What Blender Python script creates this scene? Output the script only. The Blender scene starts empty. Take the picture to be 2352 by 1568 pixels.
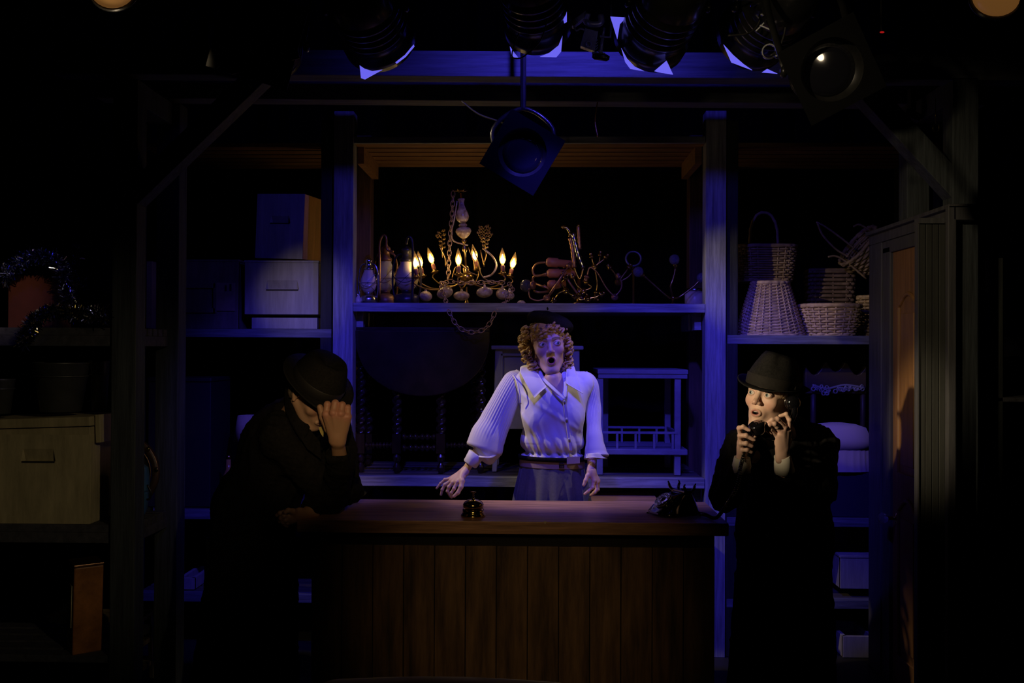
import bpy, math, random
import numpy as np
from mathutils import Vector, Matrix, Euler
R = math.radians
PI = math.pi
random.seed(7)
SC = bpy.context.scene
COL = SC.collection

# ------------------------------------------------------------------ camera
FPX, CX, CY = 2200.0, 1176.0, 784.0
EYE = Vector((0, 0, 1.6))
_yaw, _pitch, _roll = math.atan(54 / FPX), math.atan(15 / FPX), R(0.26)
_f = Vector((-math.sin(_yaw) * math.cos(_pitch), math.cos(_yaw) * math.cos(_pitch), math.sin(_pitch)))
_r0 = _f.cross(Vector((0, 0, 1))).normalized()
_u0 = _r0.cross(_f)
_r = _r0 * math.cos(_roll) + _u0 * math.sin(_roll)
_u = _u0 * math.cos(_roll) - _r0 * math.sin(_roll)
cd = bpy.data.cameras.new('camera')
cam = bpy.data.objects.new('camera', cd)
COL.objects.link(cam)
cam.matrix_world = Matrix(((_r.x, _u.x, -_f.x, EYE.x), (_r.y, _u.y, -_f.y, EYE.y), (_r.z, _u.z, -_f.z, EYE.z), (0, 0, 0, 1)))
cd.sensor_width = 36
cd.lens = FPX / 2352 * 36
cd.clip_start = 0.05
SC.camera = cam


def at(px, py, Y):
    """world point seen at a photo pixel, on the plane at depth Y"""
    d = _f * FPX + _r * (px - CX) - _u * (py - CY)
    return EYE + d * (Y / d.y)


# ------------------------------------------------------------------ world + exposure
W = bpy.data.worlds.new('world')
SC.world = W
W.use_nodes = True
W.node_tree.nodes['Background'].inputs[0].default_value = (0.55, 0.6, 1.0, 1)
W.node_tree.nodes['Background'].inputs[1].default_value = 0.0004
SC.view_settings.view_transform = 'Standard'
SC.view_settings.look = 'None'
SC.view_settings.exposure = 0
SC.view_settings.gamma = 1
SC.view_settings.use_curve_mapping = False
SC.cycles.use_denoising = True
SC.cycles.max_bounces = 5
SC.cycles.sample_clamp_indirect = 2.0

# ------------------------------------------------------------------ stage lights
BLUE = (0.075, 0.055, 1.0)
WARM = (1.0, 0.66, 0.32)
STRAW = (1.0, 0.78, 0.50)


def spot(name, loc, aim, power, color, cone, blend=0.3, radius=0.03):
    l = bpy.data.lights.new(name, 'SPOT')
    l.energy = power
    l.color = color
    l.spot_size = R(cone)
    l.spot_blend = blend
    l.shadow_soft_size = radius
    o = bpy.data.objects.new(name, l)
    COL.objects.link(o)
    o.location = loc
    o.rotation_euler = (Vector(aim) - Vector(loc)).to_track_quat('-Z', 'Y').to_euler()
    return o


# blue washes leave the gelled spots hung in front of the timber beam
spot('blue_spot', at(864, 150, 3.34), (-1.05, 5.0, 1.15), 88, BLUE, 52, 0.8)
spot('blue_spot', at(1232, 112, 3.34), (0.1, 4.5, 1.15), 84, BLUE, 44, 0.8)
spot('blue_spot', at(1490, 150, 3.32), (0.85, 5.0, 1.15), 88, BLUE, 52, 0.8)
spot('blue_spot', at(1716, 146, 3.36), (1.25, 5.0, 1.3), 26, BLUE, 40, 0.8)
# added lamp with no fitting, gives the blue spill on the beam
spot('blue_spot', (0.14, 3.30, 2.90), (0.10, 4.0, 2.78), 30, BLUE, 120, 0.9, 0.04)
# warm spots with no fittings modelled; added fills are marked
spot('key_spot', (-2.5, 1.7, 2.3), (1.04, 3.85, 1.42), 560, STRAW, 9.5, 0.9, 0.06)
spot('side_spot', (-1.45, 4.25, 2.55), (-0.10, 4.52, 1.15), 84, STRAW, 31, 0.8, 0.02)
spot('side_spot', (1.48, 4.22, 2.7), (0.20, 4.50, 1.25), 36, STRAW, 30, 0.9, 0.02)
spot('fist_spot', (0.1, -0.4, 2.5), (-0.83, 3.7, 1.32), 170, WARM, 9, 0.9, 0.06)
spot('front_spot', (-0.3, -0.5, 2.6), (-0.05, 3.85, 0.58), 56, WARM, 18, 0.9, 0.20)
spot('front_spot', (1.6, 0.0, 2.9), (-2.1, 4.0, 1.05), 70, STRAW, 21, 1.0, 0.05)
spot('front_spot', (-1.6, 0.2, 2.9), (1.76, 4.15, 1.95), 150, STRAW, 19, 1.0, 0.06)
spot('shelf_spot', (0.7, 1.0, 1.9), (-0.1, 5.2, 2.06), 52, WARM, 15, 0.6, 0.03)
spot('table_fill', (-1.2, 2.7, 2.7), (-0.35, 5.1, 1.25), 20, STRAW, 17, 0.9, 0.02)  # added fill without a fitting, for warm highlights on the table legs
spot('basket_spot', (-1.6, 3.0, 2.95), (1.36, 5.1, 1.86), 130, STRAW, 11, 0.7, 0.012)
spot('stool_fill', (0.9, 3.3, 3.1), (1.62, 5.1, 1.18), 13, STRAW, 8, 0.3, 0.012)  # added lamp without a fitting, only to warm the footstool
spot('tinsel_fill', (-0.5, 1.6, 2.7), (-2.28, 4.05, 1.84), 80, STRAW, 9, 0.9, 0.03)  # added lamp without a fitting, brightens the tinsel
spot('tinsel_fill', (-1.3, 2.6, 2.9), (-2.28, 4.05, 1.85), 14, BLUE, 18, 0.9, 0.03)  # added blue partner, also only for the tinsel
spot('box_spot', (-1.9, 2.2, 2.5), (-1.22, 5.1, 1.86), 44, STRAW, 12, 1.0, 0.02)
spot('rig_fill', (1.0, 0.4, 2.2), (0.75, 3.2, 2.78), 7, STRAW, 26, 0.8, 0.08)  # added unseen rim light to pick out the cans

# ------------------------------------------------------------------ materials
MATS = {}


def mat(name, col, rough=0.6, metal=0.0, var=0.0, scale=8.0, stretch=(1, 1, 1), bump=0.0, kind='noise', col2=None,
        emit=None, estr=0.0, trans=0.0, sheen=0.0, coat=0.0, spec=None, alpha=None, sss=0.0, attr=None):
    if name in MATS:
        return MATS[name]
    m = bpy.data.materials.new(name)
    m.use_nodes = True
    nt = m.node_tree
    b = nt.nodes['Principled BSDF']
    b.inputs['Base Color'].default_value = (*col, 1)
    b.inputs['Roughness'].default_value = rough
    b.inputs['Metallic'].default_value = metal
    if trans:
        b.inputs['Transmission Weight'].default_value = trans
        b.inputs['IOR'].default_value = 1.45
    if sheen:
        b.inputs['Sheen Weight'].default_value = sheen
    if coat:
        b.inputs['Coat Weight'].default_value = coat
    if spec is not None:
        b.inputs['Specular IOR Level'].default_value = spec
    if sss:
        b.inputs['Subsurface Weight'].default_value = sss
        b.inputs['Subsurface Radius'].default_value = (0.01, 0.004, 0.002)
        b.inputs['Subsurface Scale'].default_value = 0.6
    if emit:
        b.inputs['Emission Color'].default_value = (*emit, 1)
        b.inputs['Emission Strength'].default_value = estr
    if alpha is not None:
        b.inputs['Alpha'].default_value = alpha
    if attr:
        a = nt.nodes.new('ShaderNodeAttribute')
        a.attribute_name = attr
        nt.links.new(a.outputs['Color'], b.inputs['Base Color'])
    if var or bump or col2:
        tc = nt.nodes.new('ShaderNodeTexCoord')
        mp = nt.nodes.new('ShaderNodeMapping')
        mp.inputs['Scale'].default_value = stretch
        nt.links.new(tc.outputs['Object'], mp.inputs[0])
        if kind == 'wave':
            n = nt.nodes.new('ShaderNodeTexWave')
            n.inputs['Distortion'].default_value = 2.5
            n.inputs['Detail'].default_value = 2
            out = n.outputs['Fac']
        elif kind == 'voronoi':
            n = nt.nodes.new('ShaderNodeTexVoronoi')
            out = n.outputs['Distance']
        else:
            n = nt.nodes.new('ShaderNodeTexNoise')
            n.inputs['Detail'].default_value = 6
            n.inputs['Roughness'].default_value = 0.65
            out = n.outputs['Fac']
        n.inputs['Scale'].default_value = scale
        nt.links.new(mp.outputs[0], n.inputs['Vector'])
        if var or col2:
            cr = nt.nodes.new('ShaderNodeValToRGB')
            c1 = tuple(max(0, c * (1 - var)) for c in col)
            c2 = col2 if col2 else tuple(min(1, c * (1 + var)) for c in col)
            cr.color_ramp.elements[0].position = 0.32
            cr.color_ramp.elements[1].position = 0.68
            cr.color_ramp.elements[0].color = (*c1, 1)
            cr.color_ramp.elements[1].color = (*c2, 1)
            nt.links.new(out, cr.inputs[0])
            nt.links.new(cr.outputs[0], b.inputs['Base Color'])
        if bump:
            bp = nt.nodes.new('ShaderNodeBump')
            bp.inputs['Strength'].default_value = bump
            bp.inputs['Distance'].default_value = 0.01
            nt.links.new(out, bp.inputs['Height'])
            nt.links.new(bp.outputs[0], b.inputs['Normal'])
    MATS[name] = m
    return m


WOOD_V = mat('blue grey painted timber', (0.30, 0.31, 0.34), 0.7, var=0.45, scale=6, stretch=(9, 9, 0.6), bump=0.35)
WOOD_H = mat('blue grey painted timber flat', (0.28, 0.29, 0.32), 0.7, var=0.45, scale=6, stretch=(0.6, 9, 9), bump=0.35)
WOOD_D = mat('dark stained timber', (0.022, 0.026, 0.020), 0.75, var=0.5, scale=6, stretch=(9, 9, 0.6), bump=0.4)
FRAME_V = mat('dark frame timber', (0.045, 0.054, 0.056), 0.7, var=0.5, scale=6, stretch=(9, 9, 0.5), bump=0.4)
FRAME_H = mat('frame beam timber', (0.13, 0.14, 0.15), 0.7, var=0.4, scale=6, stretch=(0.5, 9, 9), bump=0.4)
BLACK = mat('black drape', (0.004, 0.004, 0.005), 0.95, var=0.3, scale=4, stretch=(6, 6, 0.3), spec=0.02)
BLACKM = mat('black enamelled metal', (0.012, 0.012, 0.012), 0.32, spec=0.4, var=0.3, scale=30)
BRASS = mat('aged brass', (0.50, 0.33, 0.12), 0.28, 1.0, var=0.25, scale=25)
BRIGHTBRASS = mat('polished brass', (0.62, 0.46, 0.16), 0.14, 1.0, var=0.1, scale=12)
COPPER = mat('dull copper', (0.40, 0.22, 0.12), 0.4, 1.0, var=0.3, scale=25)


# ------------------------------------------------------------------ mesh builder
PM = {}


class MB:
    def __init__(s):
        s.v, s.f, s.mi = [], [], []

    def _add(s, vs, fs, mi=0):
        o = len(s.v)
        s.v += [tuple(v) for v in vs]
        s.f += [tuple(i + o for i in f) for f in fs]
        s.mi += [mi] * len(fs)
        return s

    def box(s, lo, hi, rot=None, piv=None, mi=0):
        x0, y0, z0 = lo
        x1, y1, z1 = hi
        vs = [Vector(p) for p in ((x0, y0, z0), (x1, y0, z0), (x1, y1, z0), (x0, y1, z0), (x0, y0, z1), (x1, y0, z1), (x1, y1, z1), (x0, y1, z1))]
        if rot is not None:
            m = Euler(rot).to_matrix()
            p = Vector(piv) if piv is not None else Vector(((x0 + x1) / 2, (y0 + y1) / 2, (z0 + z1) / 2))
            vs = [m @ (v - p) + p for v in vs]
        return s._add(vs, [(0, 3, 2, 1), (4, 5, 6, 7), (0, 1, 5, 4), (1, 2, 6, 5), (2, 3, 7, 6), (3, 0, 4, 7)], mi)

    def bar(s, a, b, w, d, up=(0, 0, 1), mi=0):
        """rectangular bar from a to b, w wide and d deep"""
        a, b = Vector(a), Vector(b)
        t = (b - a).normalized()
        n = Vector(up)
        sx = t.cross(n)
        if sx.length < 1e-4:
            sx = t.cross(Vector((0, 1, 0)))
        sx.normalize()
        sy = t.cross(sx).normalized()
        vs = []
        for p in (a, b):
            for i, j in ((-1, -1), (1, -1), (1, 1), (-1, 1)):
                vs.append(p + sx * (w / 2 * i) + sy * (d / 2 * j))
        return s._add(vs, [(0, 3, 2, 1), (4, 5, 6, 7), (0, 1, 5, 4), (1, 2, 6, 5), (2, 3, 7, 6), (3, 0, 4, 7)], mi)

    def tube(s, pts, r, seg=8, closed=False, mi=0, flat=1.0, up=None, rf=None):
        pts = [Vector(p) for p in pts]
        n = len(pts)
        rs = r if isinstance(r, (list, tuple)) else [r] * n
        vs, fs = [], []
        pn = None
        for i, p in enumerate(pts):
            if closed:
                t = pts[(i + 1) % n] - pts[i - 1]
            else:
                t = pts[min(i + 1, n - 1)] - pts[max(i - 1, 0)]
            t = t.normalized() if t.length > 1e-9 else Vector((0, 0, 1))
            if pn is None:
                h = Vector(up) if up else (Vector((0, 0, 1)) if abs(t.z) < 0.9 else Vector((1, 0, 0)))
                pn = (h - t * h.dot(t)).normalized()
            else:
                pn = pn - t * pn.dot(t)
                pn = pn.normalized() if pn.length > 1e-6 else t.orthogonal().normalized()
            bn = t.cross(pn)
            for k in range(seg):
                a = 2 * PI * k / seg
                rr = rs[i] * (rf(i / max(1, n - 1), a) if rf else 1)
                vs.append(p + pn * (math.cos(a) * rr * flat) + bn * (math.sin(a) * rr))
        m = n if closed else n - 1
        for i in range(m):
            j = (i + 1) % n
            for k in range(seg):
                k2 = (k + 1) % seg
                fs.append((i * seg + k, i * seg + k2, j * seg + k2, j * seg + k))
        if not closed:
            fs.append(tuple(range(seg - 1, -1, -1)))
            fs.append(tuple((n - 1) * seg + k for k in range(seg)))
        return s._add(vs, fs, mi)

    def lathe(s, prof, o=(0, 0, 0), axis=(0, 0, 1), seg=24, mi=0, rf=None, sx=1.0, sy=1.0):
        """prof: [(radius, height)...] turned round axis at o"""
        q = Vector((0, 0, 1)).rotation_difference(Vector(axis).normalized())
        o = Vector(o)
        vs, fs = [], []
        for (r, h) in prof:
            for k in range(seg):
                a = 2 * PI * k / seg
                rr = max(r, 1e-5) * (rf(a, h) if rf else 1)
                vs.append(o + q @ Vector((rr * math.cos(a) * sx, rr * math.sin(a) * sy, h)))
        n = len(prof)
        for i in range(n - 1):
            for k in range(seg):
                k2 = (k + 1) % seg
                fs.append((i * seg + k, i * seg + k2, (i + 1) * seg + k2, (i + 1) * seg + k))
        if prof[0][0] > 1e-4:
            fs.append(tuple(range(seg - 1, -1, -1)))
        if prof[-1][0] > 1e-4:
            fs.append(tuple((n - 1) * seg + k for k in range(seg)))
        return s._add(vs, fs, mi)

    def ball(s, c, r, seg=16, rings=10, mi=0, rot=None):
        rr = r if isinstance(r, (tuple, list)) else (r, r, r)
        m = Euler(rot).to_matrix() if rot else None
        c = Vector(c)
        vs, fs = [], []
        for i in range(rings + 1):
            t = PI * i / rings
            for k in range(seg):
                a = 2 * PI * k / seg
                v = Vector((rr[0] * math.sin(t) * math.cos(a), rr[1] * math.sin(t) * math.sin(a), rr[2] * math.cos(t)))
                if m:
                    v = m @ v
                vs.append(c + v)
        for i in range(rings):
            for k in range(seg):
                k2 = (k + 1) % seg
                fs.append((i * seg + k, (i + 1) * seg + k, (i + 1) * seg + k2, i * seg + k2))
        return s._add(vs, fs, mi)

    def torus(s, c, R_, r, axis=(0, 0, 1), n=20, seg=6, sx=1.0, sy=1.0, mi=0, spin=0.0):
        q = Vector((0, 0, 1)).rotation_difference(Vector(axis).normalized())
        c = Vector(c)
        pts = []
        for i in range(n):
            a = 2 * PI * i / n
            v = Vector((R_ * sx * math.cos(a), R_ * sy * math.sin(a), 0))
            if spin:
                v = Matrix.Rotation(spin, 3, 'Z') @ v
            pts.append(c + q @ v)
        return s.tube(pts, r, seg, True, mi)

    def poly(s, outline, y0, y1, mi=0):
        """outline [(x,z)...] extruded from y0 to y1"""
        n = len(outline)
        vs = [(x, y0, z) for x, z in outline] + [(x, y1, z) for x, z in outline]
        fs = [tuple(range(n)), tuple(range(2 * n - 1, n - 1, -1))]
        for i in range(n):
            j = (i + 1) % n
            fs.append((i, i + n, j + n, j))
        return s._add(vs, fs, mi)

    def xform(s, M):
        s.v = [tuple(M @ Vector(v)) for v in s.v]
        return s

    def build(s, name, m, parent=None, smooth=False, bevel=0.0, world=True, subsurf=0):
        me = bpy.data.meshes.new(name)
        off = Vector((0, 0, 0))
        vs = s.v
        if parent is not None and world:
            inv = PM.get(parent.name, Matrix()).inverted()
            vs = [tuple(inv @ Vector(v)) for v in vs]
        me.from_pydata(vs, [], s.f)
        ms = m if isinstance(m, (list, tuple)) else [m]
        for q in ms:
            me.materials.append(q)
        if len(ms) > 1:
            me.polygons.foreach_set('material_index', s.mi)
        if smooth:
            me.polygons.foreach_set('use_smooth', [True] * len(me.polygons))
        me.update()
        o = bpy.data.objects.new(name, me)
        COL.objects.link(o)
        if parent is not None:
            o.parent = parent
            PM[o.name] = PM.get(parent.name, Matrix())
        if bevel:
            b = o.modifiers.new('bevel', 'BEVEL')
            b.width = bevel
            b.segments = 2
            b.limit_method = 'ANGLE'
        if subsurf:
            b = o.modifiers.new('sub', 'SUBSURF')
            b.levels = subsurf
            b.render_levels = subsurf
        return o


def tag(o, label=None, cat=None, group=None, kind=None):
    if label:
        o['label'] = label
    if cat:
        o['category'] = cat
    if group:
        o['group'] = group
    if kind:
        o['kind'] = kind
    return o


def thing(name, label, cat, loc=(0, 0, 0), group=None, rot=None, kind=None):
    o = bpy.data.objects.new(name, None)
    COL.objects.link(o)
    o.empty_display_size = 0.05
    o.location = loc
    if rot:
        o.rotation_euler = rot
        o.matrix_world = Matrix.Translation(Vector(loc)) @ Euler(rot).to_matrix().to_4x4()
    else:
        o.matrix_world = Matrix.Translation(Vector(loc))
    PM[o.name] = o.matrix_world.copy()
    return tag(o, label, cat, group, kind)


def dup(root, loc=None, rot=None, label=None, scale=None):
    r = root.copy()
    COL.objects.link(r)
    if loc is not None:
        r.location = loc
    if rot is not None:
        r.rotation_euler = rot
    if scale is not None:
        r.scale = (scale,) * 3 if not isinstance(scale, (tuple, list)) else scale
    if label:
        r['label'] = label
    for ch in list(root.children):
        c = ch.copy()
        COL.objects.link(c)
        c.parent = r
        for g in ch.children:
            d = g.copy()
            COL.objects.link(d)
            d.parent = c
    return r


def curve(pts, n=8):
    """Catmull-Rom through points"""
    P = [Vector(p) for p in pts]
    P = [P[0] * 2 - P[1]] + P + [P[-1] * 2 - P[-2]]
    out = []
    for i in range(1, len(P) - 2):
        for k in range(n):
            t = k / n
            a, b, c, d = P[i - 1], P[i], P[i + 1], P[i + 2]
            out.append(0.5 * ((2 * b) + (c - a) * t + (2 * a - 5 * b + 4 * c - d) * t * t + (3 * b - a - 3 * c + d) * t ** 3))
    out.append(P[-2])
    return out
# ================================================================== the room
def struct(name, mb, m, **k):
    return tag(mb.build(name, m, **k), kind='structure')


FLOORM = mat('dark stage floor', (0.02, 0.019, 0.018), 0.6, var=0.4, scale=3)
struct('floor', MB().box((-4.5, -2, -0.05), (4.5, 7, 0)), FLOORM)
# pleated black drape walls
dr = MB()
N = 120
vs, fs = [], []
for i in range(N + 1):
    x = -4.5 + 9 * i / N
    y = 6.1 + 0.04 * math.sin(i * 1.1) + 0.02 * math.sin(i * 2.7)
    vs += [(x, y, 0), (x, y, 4.2)]
for i in range(N):
    fs.append((2 * i, 2 * i + 2, 2 * i + 3, 2 * i + 1))
dr._add(vs, fs)
dr.box((-4.5, 6.2, 0), (4.5, 6.3, 4.2))
struct('wall_back', dr, BLACK, smooth=False)
struct('wall_left', MB().box((-4.6, -2, 0), (-4.5, 6.3, 4.2)), BLACK)
struct('wall_right', MB().box((4.5, -2, 0), (4.6, 6.3, 4.2)), BLACK)
struct('ceiling', MB().box((-4.6, -2, 4.2), (4.6, 6.3, 4.3)), BLACK)

# ================================================================== timber proscenium frame
FY = 4.0
fr = thing('timber_portal', 'big dark timber post and beam frame standing round the whole stage set', 'timber frame', (0, FY, 0))
for x0, x1 in ((-1.79, -1.685), (1.722, 1.828)):
    MB().box((x0, FY, 0), (x1, FY + .1, 2.73)).build('post', FRAME_V, fr, bevel=.004)
for x0, x1, zl_ in ((-1.762, -1.655, 0), (1.688, 1.79, 2.197)):
    MB().box((x0, FY + .40, zl_), (x1, FY + .5, 2.73)).build('post', FRAME_V, fr, bevel=.004)
MB().box((-2.05, FY, 2.735), (2.05, FY + .1, 2.842), rot=(0, R(.55), 0)).build('beam', FRAME_H, fr, bevel=.004)
MB().box((-2.05, FY + .4, 2.735), (2.05, FY + .5, 2.842), rot=(0, R(.55), 0)).build('beam', FRAME_H, fr, bevel=.004)
for x in (-1.74, 1.775):
    MB().box((x - .05, FY + .1, 2.63), (x + .05, FY + .4, 2.73)).build('cross_rail', FRAME_V, fr, bevel=.003)
MB().bar((-1.73, FY + .05, 2.22), (-1.17, FY + .05, 2.76), .09, .09, up=(0, 1, 0)).build('brace', FRAME_V, fr, bevel=.003)
MB().bar((1.76, FY + .05, 2.26), (1.36, FY + .05, 2.70), .095, .09, up=(0, 1, 0)).build('brace', FRAME_V, fr, bevel=.003)

# ================================================================== shelving behind the counter
CYF, CYB = 5.0, 5.67
BACKP = mat('shaded brown timber', (0.10, 0.055, 0.045), 0.75, var=0.4, scale=6, stretch=(9, 9, 0.6), bump=0.3)  # back posts coloured dark to stand in for missing blue light
cab = thing('shelf_unit', 'blue painted timber shelf unit in the middle holding chandeliers above and old tables below', 'shelves', (0, CYF, 0))
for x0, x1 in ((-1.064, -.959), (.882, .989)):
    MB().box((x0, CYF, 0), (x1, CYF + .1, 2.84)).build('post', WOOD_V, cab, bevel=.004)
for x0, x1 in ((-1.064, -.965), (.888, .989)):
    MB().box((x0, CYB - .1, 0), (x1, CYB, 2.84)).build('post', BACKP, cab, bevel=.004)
zt = 2.672


def slats(mb, x0, x1, z0, z1, y0, y1, n, gap):
    w = (y1 - y0 + gap) / n
    for i in range(n):
        mb.box((x0, y0 + i * w, z0), (x1, y0 + i * w + w - gap, z1))
    return mb


def frontboard(x0, x1, z0, z1, y=CYF, m=WOOD_H):
    return MB().box((x0, y, z0), (x1, y + .025, z1))


RAFTER = mat('bare reddish pine', (0.32, 0.17, 0.08), 0.7, var=0.35, scale=6, stretch=(0.6, 9, 9), bump=0.3)
t = slats(MB(), -.957, .88, zt, zt + .02, CYF + .03, CYB, 6, .022).build('top_shelf', RAFTER, cab)
MB().box((-.957, CYF + .005, zt), (.88, CYF + .028, zt + .035)).build('front_rail', WOOD_H, cab, bevel=.002)
for sx in (-1, 1):
    x = -.94 if sx < 0 else .86
    MB().box((x - .018, CYF + .1, zt - .09), (x + .018, CYB - .1, zt)).build('side_rail', RAFTER, cab)
    MB().box((x - .018, CYF + .1, 1.70), (x + .018, CYB - .1, 1.79)).build('side_rail', WOOD_H, cab)
    MB().box((x - .018, CYF + .1, .80), (x + .018, CYB - .1, .885)).build('side_rail', WOOD_H, cab)
SLATM = mat('shaded brown grey slat', (0.10, 0.088, 0.075), 0.7, var=0.4, scale=6, stretch=(0.6, 9, 9), bump=0.3)  # darker than the shelf edges: shade from above put into the colour
slats(MB(), -.957, .88, 1.79, 1.831, CYF + .03, CYB, 5, .02).build('shelf_slats', SLATM, cab, bevel=.002)
sh = MB()
sh.box((-.957, CYF - .002, 1.788), (.88, CYF + .028, 1.834))
sh.build('shelf_edge', WOOD_H, cab, bevel=.002)
slats(MB(), -.957, .88, .888, .924, CYF + .065, CYB, 5, .022).build('shelf_slats', SLATM, cab, bevel=.002)
sh = MB()
sh.box((-.957, CYF - .002, .875), (.88, CYF + .055, .926))
sh.build('shelf_edge', WOOD_H, cab, bevel=.002)

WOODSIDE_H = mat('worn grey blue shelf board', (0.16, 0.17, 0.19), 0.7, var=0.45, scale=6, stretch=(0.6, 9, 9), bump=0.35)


def bay(label, xa, xb, posts, z_hi, z_lo):
    u = thing('shelf_unit', label, 'shelves', ((xa + xb) / 2, CYF + .02, 0))
    for x0, x1 in posts:
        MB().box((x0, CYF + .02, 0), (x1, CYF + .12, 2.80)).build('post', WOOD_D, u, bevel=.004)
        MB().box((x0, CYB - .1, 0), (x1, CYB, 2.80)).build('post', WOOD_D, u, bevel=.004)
    slats(MB(), xa, xb, zt - .01, zt + .01, CYF + .05, CYB, 6, .022).build('top_shelf', RAFTER, u)
    for z in (z_hi, z_lo, .30):
        slats(MB(), xa, xb, z - .035, z - .003, CYF + .08, CYB, 5, .022).build('shelf_slats', SLATM, u, bevel=.002)
        s_ = MB()
        s_.box((xa, CYF + .018, z - .045), (xb, CYF + .070, z))
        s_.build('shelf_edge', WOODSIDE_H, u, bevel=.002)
    return u


bay('dark timber shelf unit left of the middle one holding grey wooden boxes', -2.1, -1.075, ((-1.135, -1.075), (-2.16, -2.1)), 1.695, .735)
bay('dark timber shelf unit right of the middle one holding wicker baskets', 1.0, 2.1, ((.995, 1.055), (2.1, 2.16)), 1.672, .725)

# ================================================================== left wing rack
LW = thing('storage_rack', 'slatted timber storage rack in the left wing with boxes and tinsel', 'rack', (-2.4, 4.2, 0))
GREYW = mat('weathered grey slat', (0.06, 0.06, 0.066), 0.75, var=0.4, scale=8, stretch=(4, 4, 4), bump=0.3)
for zb in (1.60, .765):
    m = MB()
    n = 5
    for i in range(n):
        y0 = FY + .02 + i * .098
        m.box((-3.3, y0, zb + .045), (-1.802, y0 + .075, zb + .078))
        m.box((-1.802, FY + .104 + i * .059, zb + .045), (-1.70, FY + .149 + i * .059, zb + .078))
    m.build('slat_shelf', GREYW, LW, bevel=.002)
    MB().box((-1.735, FY + .103, zb), (-1.70, FY + .397, zb + .045)).build('side_rail', GREYW, LW, bevel=.002)
    MB().box((-3.3, FY + .02, zb), (-1.80, FY + .05, zb + .045)).build('front_rail', GREYW, LW, bevel=.002)
MB().box((-3.36, FY, 0), (-3.27, FY + .09, 2.6)).build('post', FRAME_V, LW)
MB().box((-3.36, FY + .4, 0), (-3.27, FY + .49, 2.6)).build('post', FRAME_V, LW)
m = MB()
for i in range(5):
    m.box((-3.3, FY + .02 + i * .098, .26), (-1.802, FY + .095 + i * .098, .29))
m.build('slat_shelf', GREYW, LW, bevel=.002)

# ================================================================== right wing: door flat
DCAS = mat('grey painted door casing', (0.085, 0.085, 0.088), 0.6, var=0.3, scale=6, stretch=(6, 6, 0.5), bump=0.2)
DORG = mat('varnished orange brown door', (0.30, 0.15, 0.055), 0.5, var=0.25, scale=5, stretch=(8, 8, 0.5), bump=0.2)
BEAD = mat('dark green beadboard', (0.05, 0.052, 0.045), 0.6, var=0.25, scale=6, stretch=(6, 6, 0.5))
XW, YN, YFAR, ZT = 1.70, 3.94, 4.93, 2.19
d = thing('door_1', None, None, (XW, 4.5, 0), kind='structure')
MB().box((XW, YN, ZT - .06), (XW + .09, YFAR, ZT)).box((XW - .02, YN, ZT - .012), (XW + .09, YFAR, ZT + .006)).build('door_head', DCAS, d, bevel=.003)
MB().box((XW, 4.76, 0), (XW + .09, YFAR, ZT - .06)).build('door_casing', DCAS, d, bevel=.004)
MB().box((XW + .008, 4.665, 0), (XW + .10, 4.76, ZT - .09)).build('door_jamb', DCAS, d, bevel=.004)
MB().box((XW - .022, YN, 0), (XW + .012, YN + .03, ZT - .0)).build('door_casing', DCAS, d, bevel=.004)
MB().box((XW + .008, 4.08, ZT - .12), (XW + .09, 4.76, ZT - .06)).build('door_stop', DCAS, d, bevel=.004)
# the slab with arched panels
s_ = MB().box((XW + .022, 4.08, .01), (XW + .055, 4.66, 2.07))
xs = XW + .020


def arch_path(y0, y1, z0, z1, rise, n=10):
    p = [(xs, y0, z0), (xs, y1, z0), (xs, y1, z1)]
    for i in range(1, n):
        a = i / n
        p.append((xs, y1 + (y0 - y1) * a, z1 + rise * math.sin(PI * a)))
    p.append((xs, y0, z1))
    return p


for y0, y1 in ((4.09, 4.31), (4.36, 4.575)):
    s_.tube(arch_path(y0, y1, 1.02, 1.80, .06), .011, 8, True)
    s_.tube(arch_path(y0, y1, .16, .84, .06), .011, 8, True)
    for za, zb in ((1.06, 1.77), (.2, .81)):
        s_.box((xs - .006, y0 + .03, za), (xs + .01, y1 - .03, zb))
s_.build('door_slab', DORG, d, smooth=False, bevel=.003)
CRYS = mat('cut crystal', (0.9, 0.9, 0.9), 0.05, trans=0.85)
kn = MB().lathe([(.003, 0), (.018, .004), (.026, .016), (.028, .03), (.018, .042), (.003, .046)], (XW - .022, 4.60, .80), (-1, 0, 0), 8)
kn.build('door_knob', CRYS, d)
MB().lathe([(.026, 0), (.024, .006), (.009, .010), (.009, .045), (.014, .048)], (XW + .022, 4.60, .80), (-1, 0, 0), 16).build('knob_plate', BRIGHTBRASS, d, smooth=True)
# beadboard return facing the house
b_ = thing('wall_panel_return', None, None, (1.65, 4.05, 0), kind='structure')
m = MB()
for i in range(4):
    x0 = 1.603 + i * .0275
    m.box((x0 + .0016, 4.046, 0), (x0 + .0262, 4.07, 2.128))
m.box((1.603, 4.052, 0), (1.712, 4.075, 2.125))
m.build('beadboard', BEAD, b_, bevel=.0015)
MB().box((1.596, 4.04, 0), (1.602, 4.075, 2.128)).build('edge_strip', DCAS, b_)
MB().box((1.596, 4.03, 2.128), (1.712, 4.078, 2.15)).build('cap_rail', DCAS, b_)
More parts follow.
